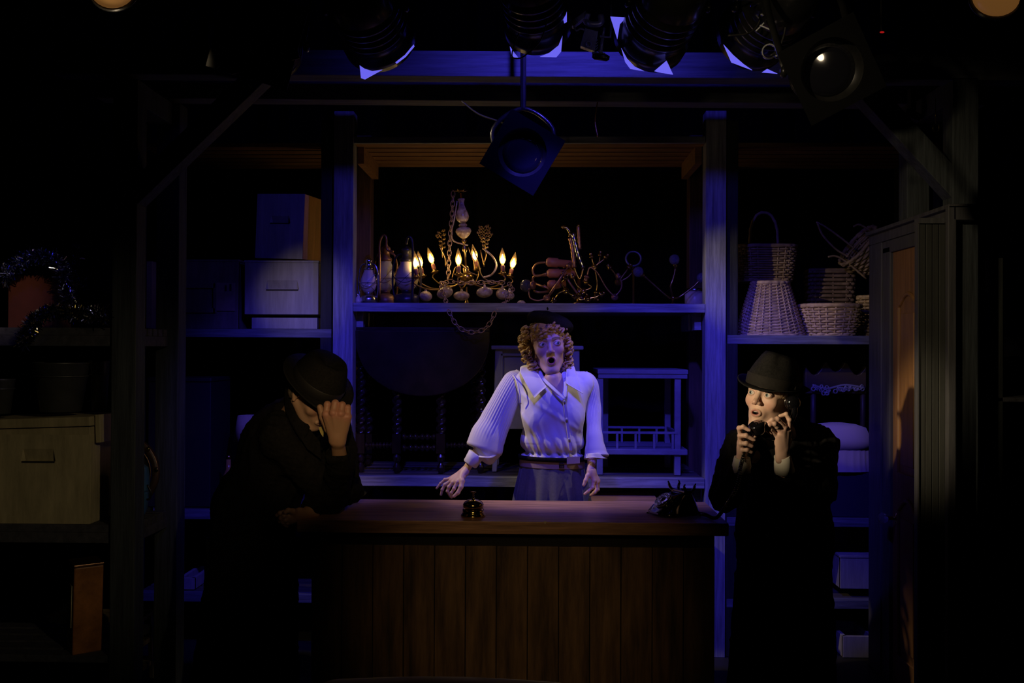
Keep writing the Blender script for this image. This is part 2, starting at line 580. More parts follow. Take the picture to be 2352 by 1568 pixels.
# ================================================================== upper shelf: chandeliers and lanterns
LY = 5.24
PORC = mat('cream porcelain with brown floral print', (0.85, 0.72, 0.52), 0.2, var=0.0, scale=38, col2=(0.30, 0.17, 0.10), coat=0.5)
GLASS = mat('smoky lamp glass', (0.75, 0.70, 0.62), 0.15, alpha=0.45, coat=0.5)
FROST = mat('frosted cream lamp glass', (0.72, 0.62, 0.46), 0.35, coat=0.3, var=0.12, scale=20)
BULBG = mat('clear candle bulb glass', (0.9, 0.62, 0.25), 0.05, alpha=0.22, coat=0.6)
GLOW = mat('glowing filament', (1, 0.8, 0.5), 0.5, emit=(1.0, 0.66, 0.25), estr=46)
SLEEVE = mat('reddish candle sleeve', (0.42, 0.16, 0.10), 0.45)
CHAINM = mat('pinkish brass chain', (0.62, 0.42, 0.30), 0.35, 0.6)
TINM = mat('bright tin', (0.55, 0.56, 0.58), 0.22, 1.0, var=0.2, scale=20)
DARKTIN = mat('dark painted tin', (0.05, 0.045, 0.05), 0.3, 0.3, var=0.3, scale=18)
REDTIN = mat('rusty painted tin', (0.20, 0.10, 0.07), 0.4, 0.4, var=0.3, scale=18)


def P(px, py, dy=0.0):
    return at(px, py, LY + dy)


def pxm(Y=LY):
    return Y / FPX


def links(mb, path, L=.034, Wd=.0105, r=.0026):
    """chain of oval links laid along a path"""
    pts = curve(path, 12)
    s = [0]
    for a, b in zip(pts, pts[1:]):
        s.append(s[-1] + (b - a).length)

    def pos(d):
        for i in range(len(s) - 1):
            if s[i + 1] >= d:
                t = (d - s[i]) / max(1e-9, s[i + 1] - s[i])
                return pts[i].lerp(pts[i + 1], t)
        return pts[-1]
    n = int(s[-1] / (L * .80))
    for i in range(n):
        a, b = pos(i * L * .80), pos(i * L * .80 + L * .8)
        t = (b - a).normalized() if (b - a).length > 1e-6 else Vector((1, 0, 0))
        side = t.cross(Vector((0, 1, 0)))
        if side.length < .1:
            side = t.cross(Vector((1, 0, 0)))
        side.normalize()
        if i % 2:
            side = (side * .45 + t.cross(side) * .9).normalized()
        c = (a + b) / 2
        ring = []
        for k in range(14):
            an = 2 * PI * k / 14
            ring.append(c + t * (L * .56 * math.cos(an)) + side * (Wd * (math.sin(an))))
        mb.tube(ring, r, 5, True)
    return mb


FLAME = [(.0001, .094), (.0028, .089), (.0065, .078), (.0125, .060), (.0170, .040), (.0175, .026), (.0135, .012), (.0075, .002), (.0075, -.006)]


def candle(root, base, tip_dir, sleeve_h=.045, lit=True, cup=True, bm=BRASS, rs=.0115):
    base = Vector(base)
    ax = Vector(tip_dir).normalized()
    if cup:
        c = MB().lathe([(.004, -.012), (.012, -.010), (.024, -.002), (.026, .002), (.014, .004), (.012, .012), (.0125, .014)], base, ax, 16)
        c.build('drip_pan', bm, root, smooth=True)
    MB().lathe([(rs, 0), (rs, sleeve_h), (rs * .8, sleeve_h + .003)], base + ax * .008, ax, 14).build('candle_sleeve', SLEEVE, root, smooth=True)
    top = base + ax * (sleeve_h + .014)
    if lit:
        b = MB().lathe(list(reversed(FLAME)), top, ax, 16).build('bulb', BULBG, root, smooth=True)
        MB().lathe([(.003, .008), (.009, .014), (.0120, .024), (.010, .034), (.005, .043), (.001, .056)], top, ax, 14).build('filament', GLOW, b, smooth=True)
    return top


ch = thing('chandelier', 'lit brass and porcelain chandelier standing on the upper shelf, candle bulbs glowing', 'chandelier', P(1070, 690))
bpy.context.view_layer.update()
# column of porcelain vases (tilted slightly)
ax = (P(1058, 440) - P(1072, 640)).normalized()
px1 = pxm()
o0 = P(1072, 640)


def col(pr, name, m, rs=1.0):
    MB().lathe([(r * px1 * rs, h * px1) for r, h in pr], o0, ax, 24).build(name, m, ch, smooth=True)


col([(3, 128), (8, 130), (13, 135), (15.5, 142), (14, 150), (10, 160), (6.5, 170), (6, 176), (8, 182), (8.6, 184), (7, 185)], 'porcelain_vase', PORC)
col([(4, 119), (9, 121), (10, 124), (8, 127), (5, 128)], 'porcelain_collar', PORC)
col([(3, 92), (8, 95), (15, 102), (18.5, 109), (17, 115), (10, 119), (3, 120)], 'porcelain_globe', PORC)
col([(2.2, 0), (2.2, 60), (5, 64), (6, 70), (3, 76), (4.5, 84), (7, 88), (3, 92), (2, 93), (2, 198)], 'stem', BRASS)
col([(3, -8), (12, -4), (17, 4), (13, 10), (6, 14), (8, 22), (5, 28), (2, 30)], 'hub', BRASS)
m = MB()
for k in range(7):
    a = 2 * PI * k / 7
    c = P(1056, 440)
    d_ = Vector((math.cos(a), math.sin(a), 0))
    m.tube([c, c + d_ * .016 + Vector((0, 0, .004)), c + d_ * .034 + Vector((0, 0, .001)), c + d_ * .044 + Vector((0, 0, .010))], [.006, .006, .004, .001], 6, flat=.4)
m.build('leaf_crown', BRASS, ch, smooth=True)
m = MB()
m.tube(curve([P(1050, 462), P(1044, 500, -.01), P(1037, 535, -.01), P(1042, 553), P(1062, 560), P(1075, 563)], 6), [.007] * 31, 8, flat=.6)
m.build('swan_neck_pipe', PORC, ch, smooth=True)
bulbs = [((957, 634), (953, 590), -.10), ((970, 632), (962, 588), .02), ((999, 622), (986, 580), .09), ((1054, 628), (1053, 592), -.11),
         ((1096, 616), (1088, 575), .06), ((1155, 626), (1154, 585), -.03), ((1172, 632), (1184, 580), .08)]
for (b0, b1, dy) in bulbs:
    base = P(b0[0], b0[1] + 2, dy)
    axd = (P(b1[0], b1[1], dy) - base)
    cb = base + Vector((0, 0, -.006))
    mid = cb.lerp(o0, .5)
    pth = curve([o0 + Vector((0, 0, .0)), o0.lerp(cb, .3) + Vector((0, 0, -.045)), o0.lerp(cb, .72) + Vector((0, 0, -.062)), cb + (cb - o0).normalized() * .012 + Vector((0, 0, -.03)), cb], 6)
    MB().tube(pth, .0042, 7).build('arm', BRASS, ch, smooth=True)
    candle(ch, base, axd, .034 if b0[0] != 1172 else .03)
# big scroll arms rising round the column
for k, pts in enumerate([
    [(1112, 572), (1132, 590), (1140, 610), (1130, 630), (1110, 637)],
    [(1086, 570), (1098, 600), (1106, 632), (1128, 648), (1140, 648)],
    [(1076, 568), (1088, 600), (1090, 622)],
    [(1060, 606), (1078, 624), (1096, 632)],
    [(1046, 612), (1038, 640)], [(1104, 574), (1112, 612)],
    [(1010, 566), (1022, 590), (1024, 612)], [(1118, 580), (1112, 604)]]):
    MB().tube(curve([P(*p, dy=.02 * ((k % 3) - 1)) for p in pts], 6), .0055 if k == 0 else .0035, 7).build('scroll_arm', PORC if k == 0 else BRASS, ch, smooth=True)
# foliate finials
for cx, cy, n, rr in ((1013, 552, 9, 13), (1112, 548, 14, 17)):
    m = MB()
    for i in range(n):
        u = i / n
        bx, by = cx + 4 * u, cy - rr * 1.5 + rr * 3.2 * u
        sg = -1 if i % 2 else 1
        L_ = random.uniform(.5, 1.0) * rr * (.5 + .6 * math.sin(PI * min(1, u + .25)))
        cw = random.uniform(.8, 1.2)
        pts = [P(bx, by, 0)]
        for q_ in range(1, 13):
            an = q_ / 12 * 2 * PI * .95 * cw
            r_ = L_ * .42 * (1 - q_ / 20)
            pts.append(P(bx + sg * (L_ * .55 - r_ * math.cos(an) * .8 + L_ * .1), by - L_ * .25 - r_ * math.sin(an), sg * .012 * math.sin(an * .5) + random.uniform(-.002, .002)))
        m.tube(pts, [.0022] * 10 + [.0018, .0015, .001], 6)
        m.ball(pts[-1], .0036, 8, 6)
        m.ball(P(bx + sg * L_, by - L_ * .5, 0), (.005, .003, .007), 8, 6)
        m.tube([P(bx, by), P(bx + sg * L_, by - L_ * .5)], .0014, 5)
    m.tube([P(cx, cy - rr), P(cx + 2, cy), P(cx + 4, cy + 40)], .0025, 6)
    m.build('foliate_finial', BRASS, ch, smooth=True)

# porcelain arm bodies hanging below: ovals resting near the shelf
for (cx, cy, w, h, dy, tilt) in ((978, 680, 15, 12, -.02, .1), (1022, 672, 19, 13, -.12, -.35), (1060, 679, 18.5, 11, -.06, 0), (1073, 645, 17, 9.5, .03, .05),
                                 (1113, 671, 19, 12.5, -.1, -.12), (1154, 675, 15, 13, -.05, .15), (1170, 678, 12, 10, .02, .3)):
    c = P(cx, cy, dy)
    MB().ball(c, (w * px1, w * px1, h * px1), 20, 12, rot=(0, tilt, 0)).lathe([(.006, 0), (.008, .006), (.004, .012), (.005, .018)], c + Vector((0, 0, h * px1 * .93)), (0, 0, 1), 10).build('porcelain_bowl', PORC, ch, smooth=True)
MB().lathe([(.03, 0), (.034, .006), (.012, .012), (.006, .03), (.004, .10)], (P(1072, 690).x, LY, 1.834), (0, 0, 1), 18).build('foot', BRASS, ch, smooth=True)

chn = links(MB(), [P(1041, 440, -.02), P(1039, 480, -.03), P(1035, 530, -.04), P(1032, 580, -.05), P(1030, 625, -.06), P(1029, 648, -.1)])
links(chn, [P(1029, 648, -.1), P(1012, 652, -.15), P(1024, 690, -.2), P(1024, 712, -.235)], L=.026)
links(chn, [P(1030, 712, -.25), P(1044, 740, -.25), P(1062, 757, -.25), P(1085, 763, -.25), P(1110, 757, -.25), P(1128, 738, -.25), P(1138, 712, -.25)])
links(chn, [P(1030, 645, -.12), P(1060, 650, -.12), P(1090, 649, -.12), P(1130, 648, -.12), P(1168, 650, -.13)], r=.0022)
links(chn, [P(1168, 650, -.13), P(1178, 665, -.15), P(1164, 690, -.2), P(1150, 704, -.225), P(1138, 714, -.25)], L=.024, r=.0022)
tag(chn.build('chain', CHAINM, smooth=True), 'pink brass link chain draped over the lit chandelier and looping below the shelf', 'chain')


# ------------------------------------------------------------------ hurricane lanterns
def lantern(label, px, h_px, w_px, dy, metal, glass, bail_up=False, tilt=0.0, base_px=690):
    base = at(px, base_px, LY + dy)
    base.z = 1.8345
    L = thing('hurricane_lantern', label, 'lantern', base, group=None)
    k = h_px * (LY + dy) / FPX
    w = w_px * (LY + dy) / FPX
    o = base
    MB().lathe([(w * .80, 0), (w * .98, .01), (w, k * .08), (w * .92, k * .15), (w * .5, k * .18), (w * .3, k * .2)], o, (0, 0, 1), 24).build('fuel_tank', metal, L, smooth=True)
    MB().lathe([(w * .35, k * .19), (w * .42, k * .22), (w * .25, k * .27)], o, (0, 0, 1), 16).build('burner', metal, L, smooth=True)
    MB().lathe([(w * .45, k * .23), (w * .78, k * .31), (w * .92, k * .40), (w * .80, k * .52), (w * .52, k * .66), (w * .5, k * .70)], o, (0, 0, 1), 24).build('glass_chimney', glass, L, smooth=True)
    MB().lathe([(w * .55, k * .69), (w * .58, k * .73), (w * .38, k * .76), (w * .36, k * .84), (w * .46, k * .86), (w * .42, k * .90), (w * .12, k * .95), (.0, k * .955)], o, (0, 0, 1), 20).build('chimney_cap', metal, L, smooth=True)
    for s in (-1, 1):
        MB().tube(curve([o + Vector((s * w * .9, 0, k * .1)), o + Vector((s * w * 1.08, 0, k * .3)), o + Vector((s * w * 1.05, 0, k * .6)), o + Vector((s * w * .8, 0, k * .78)), o + Vector((s * w * .4, 0, k * .82))], 5), .0055, 8).build('side_tube', metal, L, smooth=True)
    g = MB()
    for a in (0.5, -0.5):
        g.tube([o + Vector((-w * math.cos(a) * .95, -w * .55, k * .26)), o + Vector((0, -w * .97, k * .42)), o + Vector((w * math.cos(a) * .95, -w * .4, k * (.6 if a > 0 else .26)))], .0016, 5)
    g.torus(o + Vector((0, 0, k * .42)), w * .96, .0015, (0, 0, 1), 24, 5)
    g.build('wire_guard', metal, L)
    a0, a1 = o + Vector((-w * 1.05, 0, k * .66)), o + Vector((w * 1.05, 0, k * .66))
    if bail_up:
        pth = curve([a0, o + Vector((-w * .9, -.02, k * 1.0)), o + Vector((0, -.02, k * 1.12)), o + Vector((w * .9, -.02, k * 1.0)), a1], 6)
    else:
        pth = curve([a0, o + Vector((-w * .9, -w * .9, k * .45)), o + Vector((0, -w * 1.25, k * .34)), o + Vector((w * .9, -w * .9, k * .45)), a1], 6)
    MB().tube(pth, .0022, 6).build('bail_handle', metal, L, smooth=True)
    return L


lantern('small bright tin hurricane lantern at the left end of the upper shelf', 846, 112, 21, -.12, TINM, FROST)
lantern('rust red hurricane lantern behind and right of the small tin one', 886, 148, 25, .12, REDTIN, GLASS)
lantern('dark hurricane lantern with cream glass chimney nearest the lit chandelier', 934, 142, 30, -.03, DARKTIN, FROST)
# fat pipe loops standing above the lanterns
m = MB()
m.tube(curve([P(872, 688, .06), P(872, 600, .06), P(872, 560, .06), P(879, 541, .06), P(887, 545, .06), P(889, 572, .06), P(904, 578, .06)], 6), .0065, 8)
tag(m.build('curtain_hook_rod', COPPER, smooth=True), 'thick copper hook shaped rod standing between the two left lanterns', 'rod')
m = MB()
m.tube(curve([P(947, 690, -.10), P(948, 640, -.10), P(948, 570, -.10), P(945, 548, -.10), P(937, 545, -.10), P(933, 560, -.08)], 6), .007, 8)
tag(m.build('curtain_hook_rod', DARKTIN, smooth=True), 'dark hook shaped rod standing in front of the cream glass lantern', 'rod')
# little bottle on the shelf edge
o = at(823, 690, LY - .15)
o.z = 1.8345
b_ = thing('glass_bottle', 'tiny pale glass bottle beside the small tin lantern at the shelf end', 'bottle', o)
MB().lathe([(.016, 0), (.017, .015), (.012, .03), (.005, .04), (.005, .048)], o, (0, 0, 1), 16).build('bottle_body', FROST, b_, smooth=True)
MB().torus(o + Vector((0, 0, .056)), .008, .0018, (0, 1, 0), 14, 5).build('pull_ring', TINM, b_, smooth=True)

# ------------------------------------------------------------------ jumble of unlit light fittings, right half of the shelf
RED_BR = mat('reddish brass tube', (0.45, 0.24, 0.13), 0.35, 0.7)
f1 = thing('chandelier', 'unlit copper chandelier lying on its side, three fat reddish candle sleeves pointing right', 'chandelier', P(1250, 688))
for (x0, x1, yy, r0, dy) in ((1254, 1318, 601, 9.5, 0), (1256, 1322, 628, 9.5, .02), (1257, 1300, 653, 8.5, -.02)):
    a, b = P(x0, yy, dy), P(x1, yy - (2 if yy > 610 else -6), dy)
    d_ = b - a
    MB().lathe([(r0 * px1 * .6, 0), (r0 * px1 * 1.1, .012), (r0 * px1 * 1.15, d_.length * .42), (r0 * px1 * .9, d_.length * .44), (r0 * px1 * .9, d_.length)], a, d_, 18).build('candle_sleeve', SLEEVE, f1, smooth=True)
for pts in ([(1254, 602), (1232, 606), (1224, 622), (1232, 634), (1256, 628)], [(1256, 632), (1228, 634), (1226, 648), (1248, 658), (1272, 662), (1296, 656)],
            [(1296, 628), (1284, 646), (1272, 664), (1262, 678)], [(1296, 628), (1308, 648), (1330, 678), (1344, 690)], [(1294, 614), (1306, 612), (1316, 622)],
            [(1226, 668), (1240, 671), (1268, 668)], [(1250, 655), (1258, 662), (1268, 672)]):
    MB().tube(curve([P(*p, dy=random.uniform(-.03, .03)) for p in pts], 6), .0062, 8).build('arm', RED_BR, f1, smooth=True)
MB().ball(P(1265, 655), .012).ball(P(1292, 627), .010).build('hub', BRASS, f1, smooth=True)

f2 = thing('candelabrum', 'tall two branched brass candelabrum rising out of the middle of the jumble', 'candelabrum', P(1330, 688))
for pts, r, dy, mt in (([(1292, 521), (1302, 524), (1308, 532), (1309, 543)], 4, -.02, BRIGHTBRASS), ([(1309, 546), (1314, 566), (1317, 590), (1319, 614)], 5, -.02, RED_BR),
                       ([(1316, 535), (1322, 560), (1330, 590), (1340, 616)], 5.5, 0, TINM), ([(1328, 520), (1330, 545), (1332, 572)], 4, .03, RED_BR)):
    MB().tube(curve([P(*p, dy=dy) for p in pts], 6), r * px1, 10, rf=lambda t, a: 1 + .14 * math.sin(t * 40)).build('branch', mt, f2, smooth=True)
MB().ball(P(1329, 519, .03), .010).ball(P(1291, 521, -.02), .0065).ball(P(1302, 525, -.02), .0075).build('finial', BRIGHTBRASS, f2, smooth=True)
MB().lathe([(.035, 0), (.04, .008), (.015, .02), (.012, .05), (.02, .06), (.012, .075), (.012, .14)], (P(1330, 688).x, LY, 1.8345), (0, 0, 1), 18).build('base', BRASS, f2, smooth=True)
MB().tube(curve([P(1319, 614), P(1325, 630), P(1332, 640), P(1340, 616)], 6), .007, 8).build('yoke', BRASS, f2, smooth=True)


def fitting(label, hub, arms, mt=BRASS, cups=True, r=.0042):
    hb = P(*hub)
    f = thing('wall_sconce', label, 'light fitting', Vector((hb.x, hb.y, 1.835)), group='unlit light fittings piled on the upper shelf')
    MB().ball(hb, .012).lathe([(.018, -.004), (.02, 0), (.012, .006)], hb, (0, -1, .3), 16).build('hub', mt, f, smooth=True)
    for pts in arms:
        pp = [hb] + [P(*p) if len(p) == 3 else P(*p, dy=hub[2]) for p in pts]
        a = MB().tube(curve(pp, 6), r, 7).build('arm', mt, f, smooth=True)
        if cups:
            d_ = (pp[-1] - pp[-2]).normalized()
            MB().lathe([(.004, 0), (.012, .004), (.017, .012), (.012, .014), (.010, .03), (.0105, .032)], pp[-1], d_, 14).build('candle_cup', mt, f, smooth=True)
    return f


fitting('curled brass fitting with a loop arm low beside the tilted candle sleeves', (1256, 684, -.06), ([(1236, 690, -.06), (1218, 684, -.06), (1214, 668, -.06)], [(1272, 660, -.08), (1290, 634, -.08), (1304, 614, -.05)]), RED_BR)
fitting('brass fitting with three cups lying in the pile below the candelabrum', (1300, 668, -.08), ([(1285, 672), (1276, 684)], [(1318, 680), (1326, 678)], [(1290, 650), (1296, 642)]), BRIGHTBRASS)
fitting('dark brass fitting with crossed arms right of the candelabrum foot', (1340, 668, -.02), ([(1352, 680), (1362, 684)], [(1325, 655), (1318, 640)], [(1358, 660), (1350, 652)]), BRASS)
fitting('slender brass fitting with an S shaped arm ending near the shelf', (1412, 682, -.08), ([(1392, 660), (1372, 626), (1355, 614), (1349, 632)], [(1426, 664), (1428, 648), (1424, 640)]), RED_BR)
fitting('small brass fitting with upright cups behind the S shaped one', (1366, 612, .12), ([(1362, 602), (1360, 594)], [(1376, 602), (1378, 590)], [(1384, 598), (1388, 594)], [(1372, 650), (1370, 668)]), BRASS)
fitting('dull fitting with a curved arm reaching to the glass ball lamp', (1420, 648, .02), ([(1440, 638), (1452, 626)], [(1412, 628), (1404, 618)], [(1436, 626), (1442, 618)]), BRASS)
fitting('squat brass cups lying flat on the shelf edge', (1350, 686, -.16), ([(1334, 688), (1326, 684)], [(1368, 682), (1376, 678)]), BRIGHTBRASS)
o = at(1208, 656, LY - .05)
g = thing('glass_lamp_shade', 'round smoky glass lamp shade with a brass collar left of the copper chandelier', 'lamp shade', Vector((o.x, o.y, 1.8345)))
MB().lathe([(.008, -.03), (.026, -.022), (.036, 0), (.03, .02), (.016, .03)], o, (1, -.6, .1), 20).build('glass_globe', mat('dark smoked glass', (.06, .06, .07), .08, coat=.6), g, smooth=True)
MB().lathe([(.016, 0), (.022, .008), (.020, .02)], o + Vector((.028, -.012, 0)), (1, -.6, .1), 18).build('collar', RED_BR, g, smooth=True)
MB().lathe([(.02, 0), (.024, .01), (.012, .02)], Vector((P(1198, 668).x, o.y - .05, 1.835)), (0, 0, 1), 16).build('foot', PORC, g, smooth=True)

# atomic style lamp with balls on arms
sp = thing('ball_arm_lamp', 'unlit lamp with clear ball bulbs on spreading arms near the right post', 'lamp', (P(1548, 690).x, LY, 1.8345))
hb = P(1546, 684)
MB().lathe([(.045, 0), (.042, .006), (.01, .012), (.008, .03)], (hb.x, hb.y, 1.8345), (0, 0, 1), 20).build('base', BRASS, sp, smooth=True)
CLEARB = mat('clear ball bulb glass', (0.30, 0.30, 0.36), 0.06, alpha=.55, coat=0.8)
for pts, bc in (([(1532, 680), (1500, 652), (1480, 634)], (1466, 624)), ([(1540, 660), (1546, 640), (1552, 615)], (1549, 596)), ([(1560, 682), (1590, 660), (1606, 645)], (1612, 638)),):
    A = MB().tube(curve([hb] + [P(*p, dy=-.03) for p in pts], 5), .0055, 8).build('arm', BRASS, sp, smooth=True)
    e = P(*pts[-1], dy=-.03)
    b = P(*bc, dy=-.03)
    MB().lathe([(.008, 0), (.012, .01), (.010, .03)], e, b - e, 12).build('socket', BRIGHTBRASS, sp, smooth=True)
    MB().ball(b, .029, 18, 12).build('ball_bulb', CLEARB, sp, smooth=True)
MB().ball(hb, .013).build('hub', BRASS, sp, smooth=True)
rr = thing('metal_ring_shade', 'open metal shade ring leaning behind the clear ball bulb', 'shade ring', P(1454, 690, .16))
c = P(1455, 594, .16)
MB().torus(c, .042, .006, (0, -1, .25), 32, 8).build('ring_rim', mat('grey spun metal', (.3, .3, .34), .4, .5), rr, smooth=True)
MB().tube([c + Vector((0, .0, -.045)), Vector((c.x, c.y, 1.84))], .006, 8).build('ring_stem', BRASS, rr)
MB().lathe([(.03, 0), (.03, .008), (.01, .012)], Vector((c.x, c.y, 1.8345)), (0, 0, 1), 16).build('ring_foot', BRASS, rr)
o = at(1596, 692, LY + .1)
o.z = 1.8345
jar = thing('glass_jar', 'pale glass jar half hidden by the right blue post', 'jar', o)
MB().lathe([(.05, 0), (.056, .02), (.056, .07), (.04, .085)], o, (0, 0, 1), 20).build('jar_body', FROST, jar, smooth=True)
MB().lathe([(.044, .084), (.046, .1), (.0, .104)], o, (0, 0, 1), 20).build('jar_lid', TINM, jar, smooth=True)
# ================================================================== counter
CTOP = mat('varnished plank top', (0.46, 0.26, 0.16), 0.38, var=0.45, scale=5, stretch=(0.7, 9, 9), bump=0.15)
CPL = mat('dark brown counter plank', (0.15, 0.088, 0.040), 0.6, var=0.65, scale=4, stretch=(7, 7, 0.7), bump=0.3)
CBL = mat('black counter recess', (0.008, 0.007, 0.006), 0.8)
CZ = .914
ct = thing('shop_counter', 'long wooden counter with plank front between the hatted figures', 'counter', (-.09, 4.05, 0))
MB().box((-.945, 3.79, CZ - .05), (.763, 4.32, CZ)).build('counter_top', CTOP, ct, bevel=.003)
MB().box((-.86, 3.87, .0), (.70, 4.25, CZ - .05)).build('carcass', CBL, ct)
n = 13
for i in range(n):
    w = 1.62 / n
    x0 = -.90 + i * w
    MB().box((x0 + .0015, 3.845 + (.002 if i % 2 else 0), .02), (x0 + w - .0015, 3.87, .805)).build('front_plank', CPL, ct, bevel=.0025)
MB().box((-.90, 3.86, .0), (.72, 3.88, CZ - .05)).build('backing_board', CBL, ct)
# chips in the top edge
MB().ball(at(1252, 1201, 3.79) + Vector((0, .004, 0)), (.009, .005, .008), 8, 6).build('edge_chip', mat('pale raw wood', (.55, .45, .32), .8), ct)

# ------------------------------------------------------------------ desk bell
o = at(1087, 1188, 3.90)
o.z = CZ
b_ = thing('desk_bell', 'shiny brass reception bell with a plunger on the counter top', 'bell', o)
MB().lathe([(.049, 0), (.051, .003), (.050, .008), (.045, .014), (.044, .020), (.0435, .030), (.036, .033)], o, (0, 0, 1), 40).build('bell_base', BRIGHTBRASS, b_, smooth=True)
MB().lathe([(.030, .036), (.041, .037), (.0425, .040), (.042, .050), (.037, .059), (.028, .065), (.015, .069), (.004, .070)], o, (0, 0, 1), 40).build('dome', BRIGHTBRASS, b_, smooth=True)
MB().lathe([(.012, .03), (.012, .037)], o, (0, 0, 1), 12).build('collar', BRIGHTBRASS, b_)
MB().lathe([(.007, .068), (.0065, .075), (.004, .077), (.0032, .083), (.0042, .086), (.0028, .090), (.0045, .096), (.011, .098), (.0115, .1005), (.004, .102)], o, (0, 0, 1), 20).build('plunger', BRIGHTBRASS, b_, smooth=True)

# ------------------------------------------------------------------ telephone
BAKE = mat('black bakelite', (0.006, 0.006, 0.007), 0.12, coat=1.0, spec=0.7)
CHROME = mat('worn chrome', (0.6, 0.6, 0.6), 0.15, 1.0)
o = at(1548, 1185, 3.99)
o.z = CZ
ph = thing('rotary_telephone', 'black bakelite rotary telephone base with empty cradle on the counter', 'telephone', o, rot=(0, 0, R(-62)))
TM = PM[ph.name]


def loft(rects, seg=32, pw=4.0, mb=None, M=None, cap=True):
    """stack of superellipse sections (cx, cy, z, half width, half depth)"""
    mb = mb or MB()
    vs, fs = [], []
    for (cx, cy, z, hw, hd) in rects:
        for k in range(seg):
            a = 2 * PI * k / seg
            c, s = math.cos(a), math.sin(a)
            vs.append((cx + hw * math.copysign(abs(c) ** (2 / pw), c), cy + hd * math.copysign(abs(s) ** (2 / pw), s), z))
    if M is not None:
        vs = [M @ Vector(v) for v in vs]
    n = len(rects)
    for i in range(n - 1):
        for k in range(seg):
            k2 = (k + 1) % seg
            fs.append((i * seg + k, i * seg + k2, (i + 1) * seg + k2, (i + 1) * seg + k))
    if cap:
        fs.append(tuple(range(seg - 1, -1, -1)))
        fs.append(tuple((n - 1) * seg + k for k in range(seg)))
    return mb._add(vs, fs)


# local frame: dial slopes toward -y
loft([(0, 0, .004, .086, .098), (0, 0, .012, .088, .100), (0, .0, .018, .084, .096), (0, .004, .035, .076, .086), (0, .018, .060, .062, .064), (0, .030, .080, .052, .044), (0, .036, .088, .047, .034), (0, .038, .091, .040, .026)], M=TM, pw=3.2).build('body', BAKE, ph, smooth=True)
MB().lathe([(.006, 0), (.008, .004)], (0, 0, 0)).xform(TM @ Matrix.Translation((.07, .08, 0))).lathe([(.008, 0), (.006, .004)], TM @ Vector((-.07, -.08, 0))).build('rubber_feet', BLACK, ph)
dn = Vector((0, -.62, .78)).normalized()
dc = Vector((0, -.052, .060))
dl = MB().lathe([(.040, -.012), (.041, .006), (.038, .010), (.036, .010)], dc, dn, 32).xform(TM).build('dial_rim', CHROME, ph, smooth=True)
MB().lathe([(.0365, .006), (.036, .0085), (.001, .0088)], dc, dn, 32).xform(TM).build('dial_plate', mat('dial face', (.05, .05, .055), .3), ph, smooth=True)
q = Vector((0, 0, 1)).rotation_difference(dn)
m = MB()
for i in range(10):
    a = R(30 + i * 30)
    m.torus(dc + q @ Vector((.026 * math.cos(a), .026 * math.sin(a), .011)), .0052, .0011, dn, 12, 5)
m.torus(dc + dn * .0105, .0345, .0016, dn, 32, 5).torus(dc + dn * .0105, .016, .0016, dn, 24, 5)
m.xform(TM).build('finger_wheel', CHROME, ph, smooth=True)
MB().lathe([(.0001, .014), (.013, .012), (.014, .009)], dc, dn, 20).xform(TM).build('dial_hub', CHROME, ph, smooth=True)
MB().tube([dc + q @ Vector((.034, -.012, .012)), dc + q @ Vector((.024, -.018, .013))], .0018, 6).xform(TM).build('finger_stop', CHROME, ph)
MB().box((-.052, .020, .090), (.052, .056, .102)).xform(TM).build('cradle_bar', BAKE, ph, bevel=.004)
for sx in (-1, 1):
    for sy in (0, 1):
        p0 = Vector((sx * .047, .022 + sy * .034, .098))
        MB().tube(curve([p0, p0 + Vector((sx * .006, (sy - .5) * .012, .012)), p0 + Vector((sx * .005, (sy - .5) * .02, .024)), p0 + Vector((sx * .012, (sy - .5) * .02, .032))], 4), [.0062] * 4 + [.0055] * 4 + [.0035] * 4 + [.0025], 8).xform(TM).build('cradle_prong', BAKE, ph, smooth=True)
MB().box((-.03, -.101, .010), (.03, -.094, .016)).xform(TM).build('front_trim', CHROME, ph)

# ================================================================== lower shelf furniture
SZ = .926
MAHO = mat('dark mahogany', (0.022, 0.012, 0.008), 0.26, var=0.4, scale=5, stretch=(2, 9, 2), coat=0.4)
TY = 5.16
tb = thing('gateleg_table', 'dark gateleg table with barley twist legs and a hanging half round leaf', 'table', at(970, 1085, TY))


def twist(mb, a, b, r, turns, seg=12, amp=.34):
    a, b = Vector(a), Vector(b)
    n = int(turns * 10)
    pts = [a.lerp(b, i / n) for i in range(n + 1)]
    d = (b - a).length
    return mb.tube(pts, r, seg, rf=lambda t, an: 1 + amp * math.cos(2 * an - 2 * PI * turns * t * 1.0))


def turned(mb, a, b, r, beads=3, seg=14):
    a, b = Vector(a), Vector(b)
    L = (b - a).length
    pr = []
    for i in range(beads):
        t0 = i / beads
        for u, rr in ((.02, .45), (.12, .95), (.28, 1.0), (.42, .5), (.5, .38), (.58, .5), (.74, .95), (.88, .9), (.97, .45)):
            pr.append((r * rr, L * (t0 + u / beads)))
    return mb.lathe(pr, a, b - a, seg)


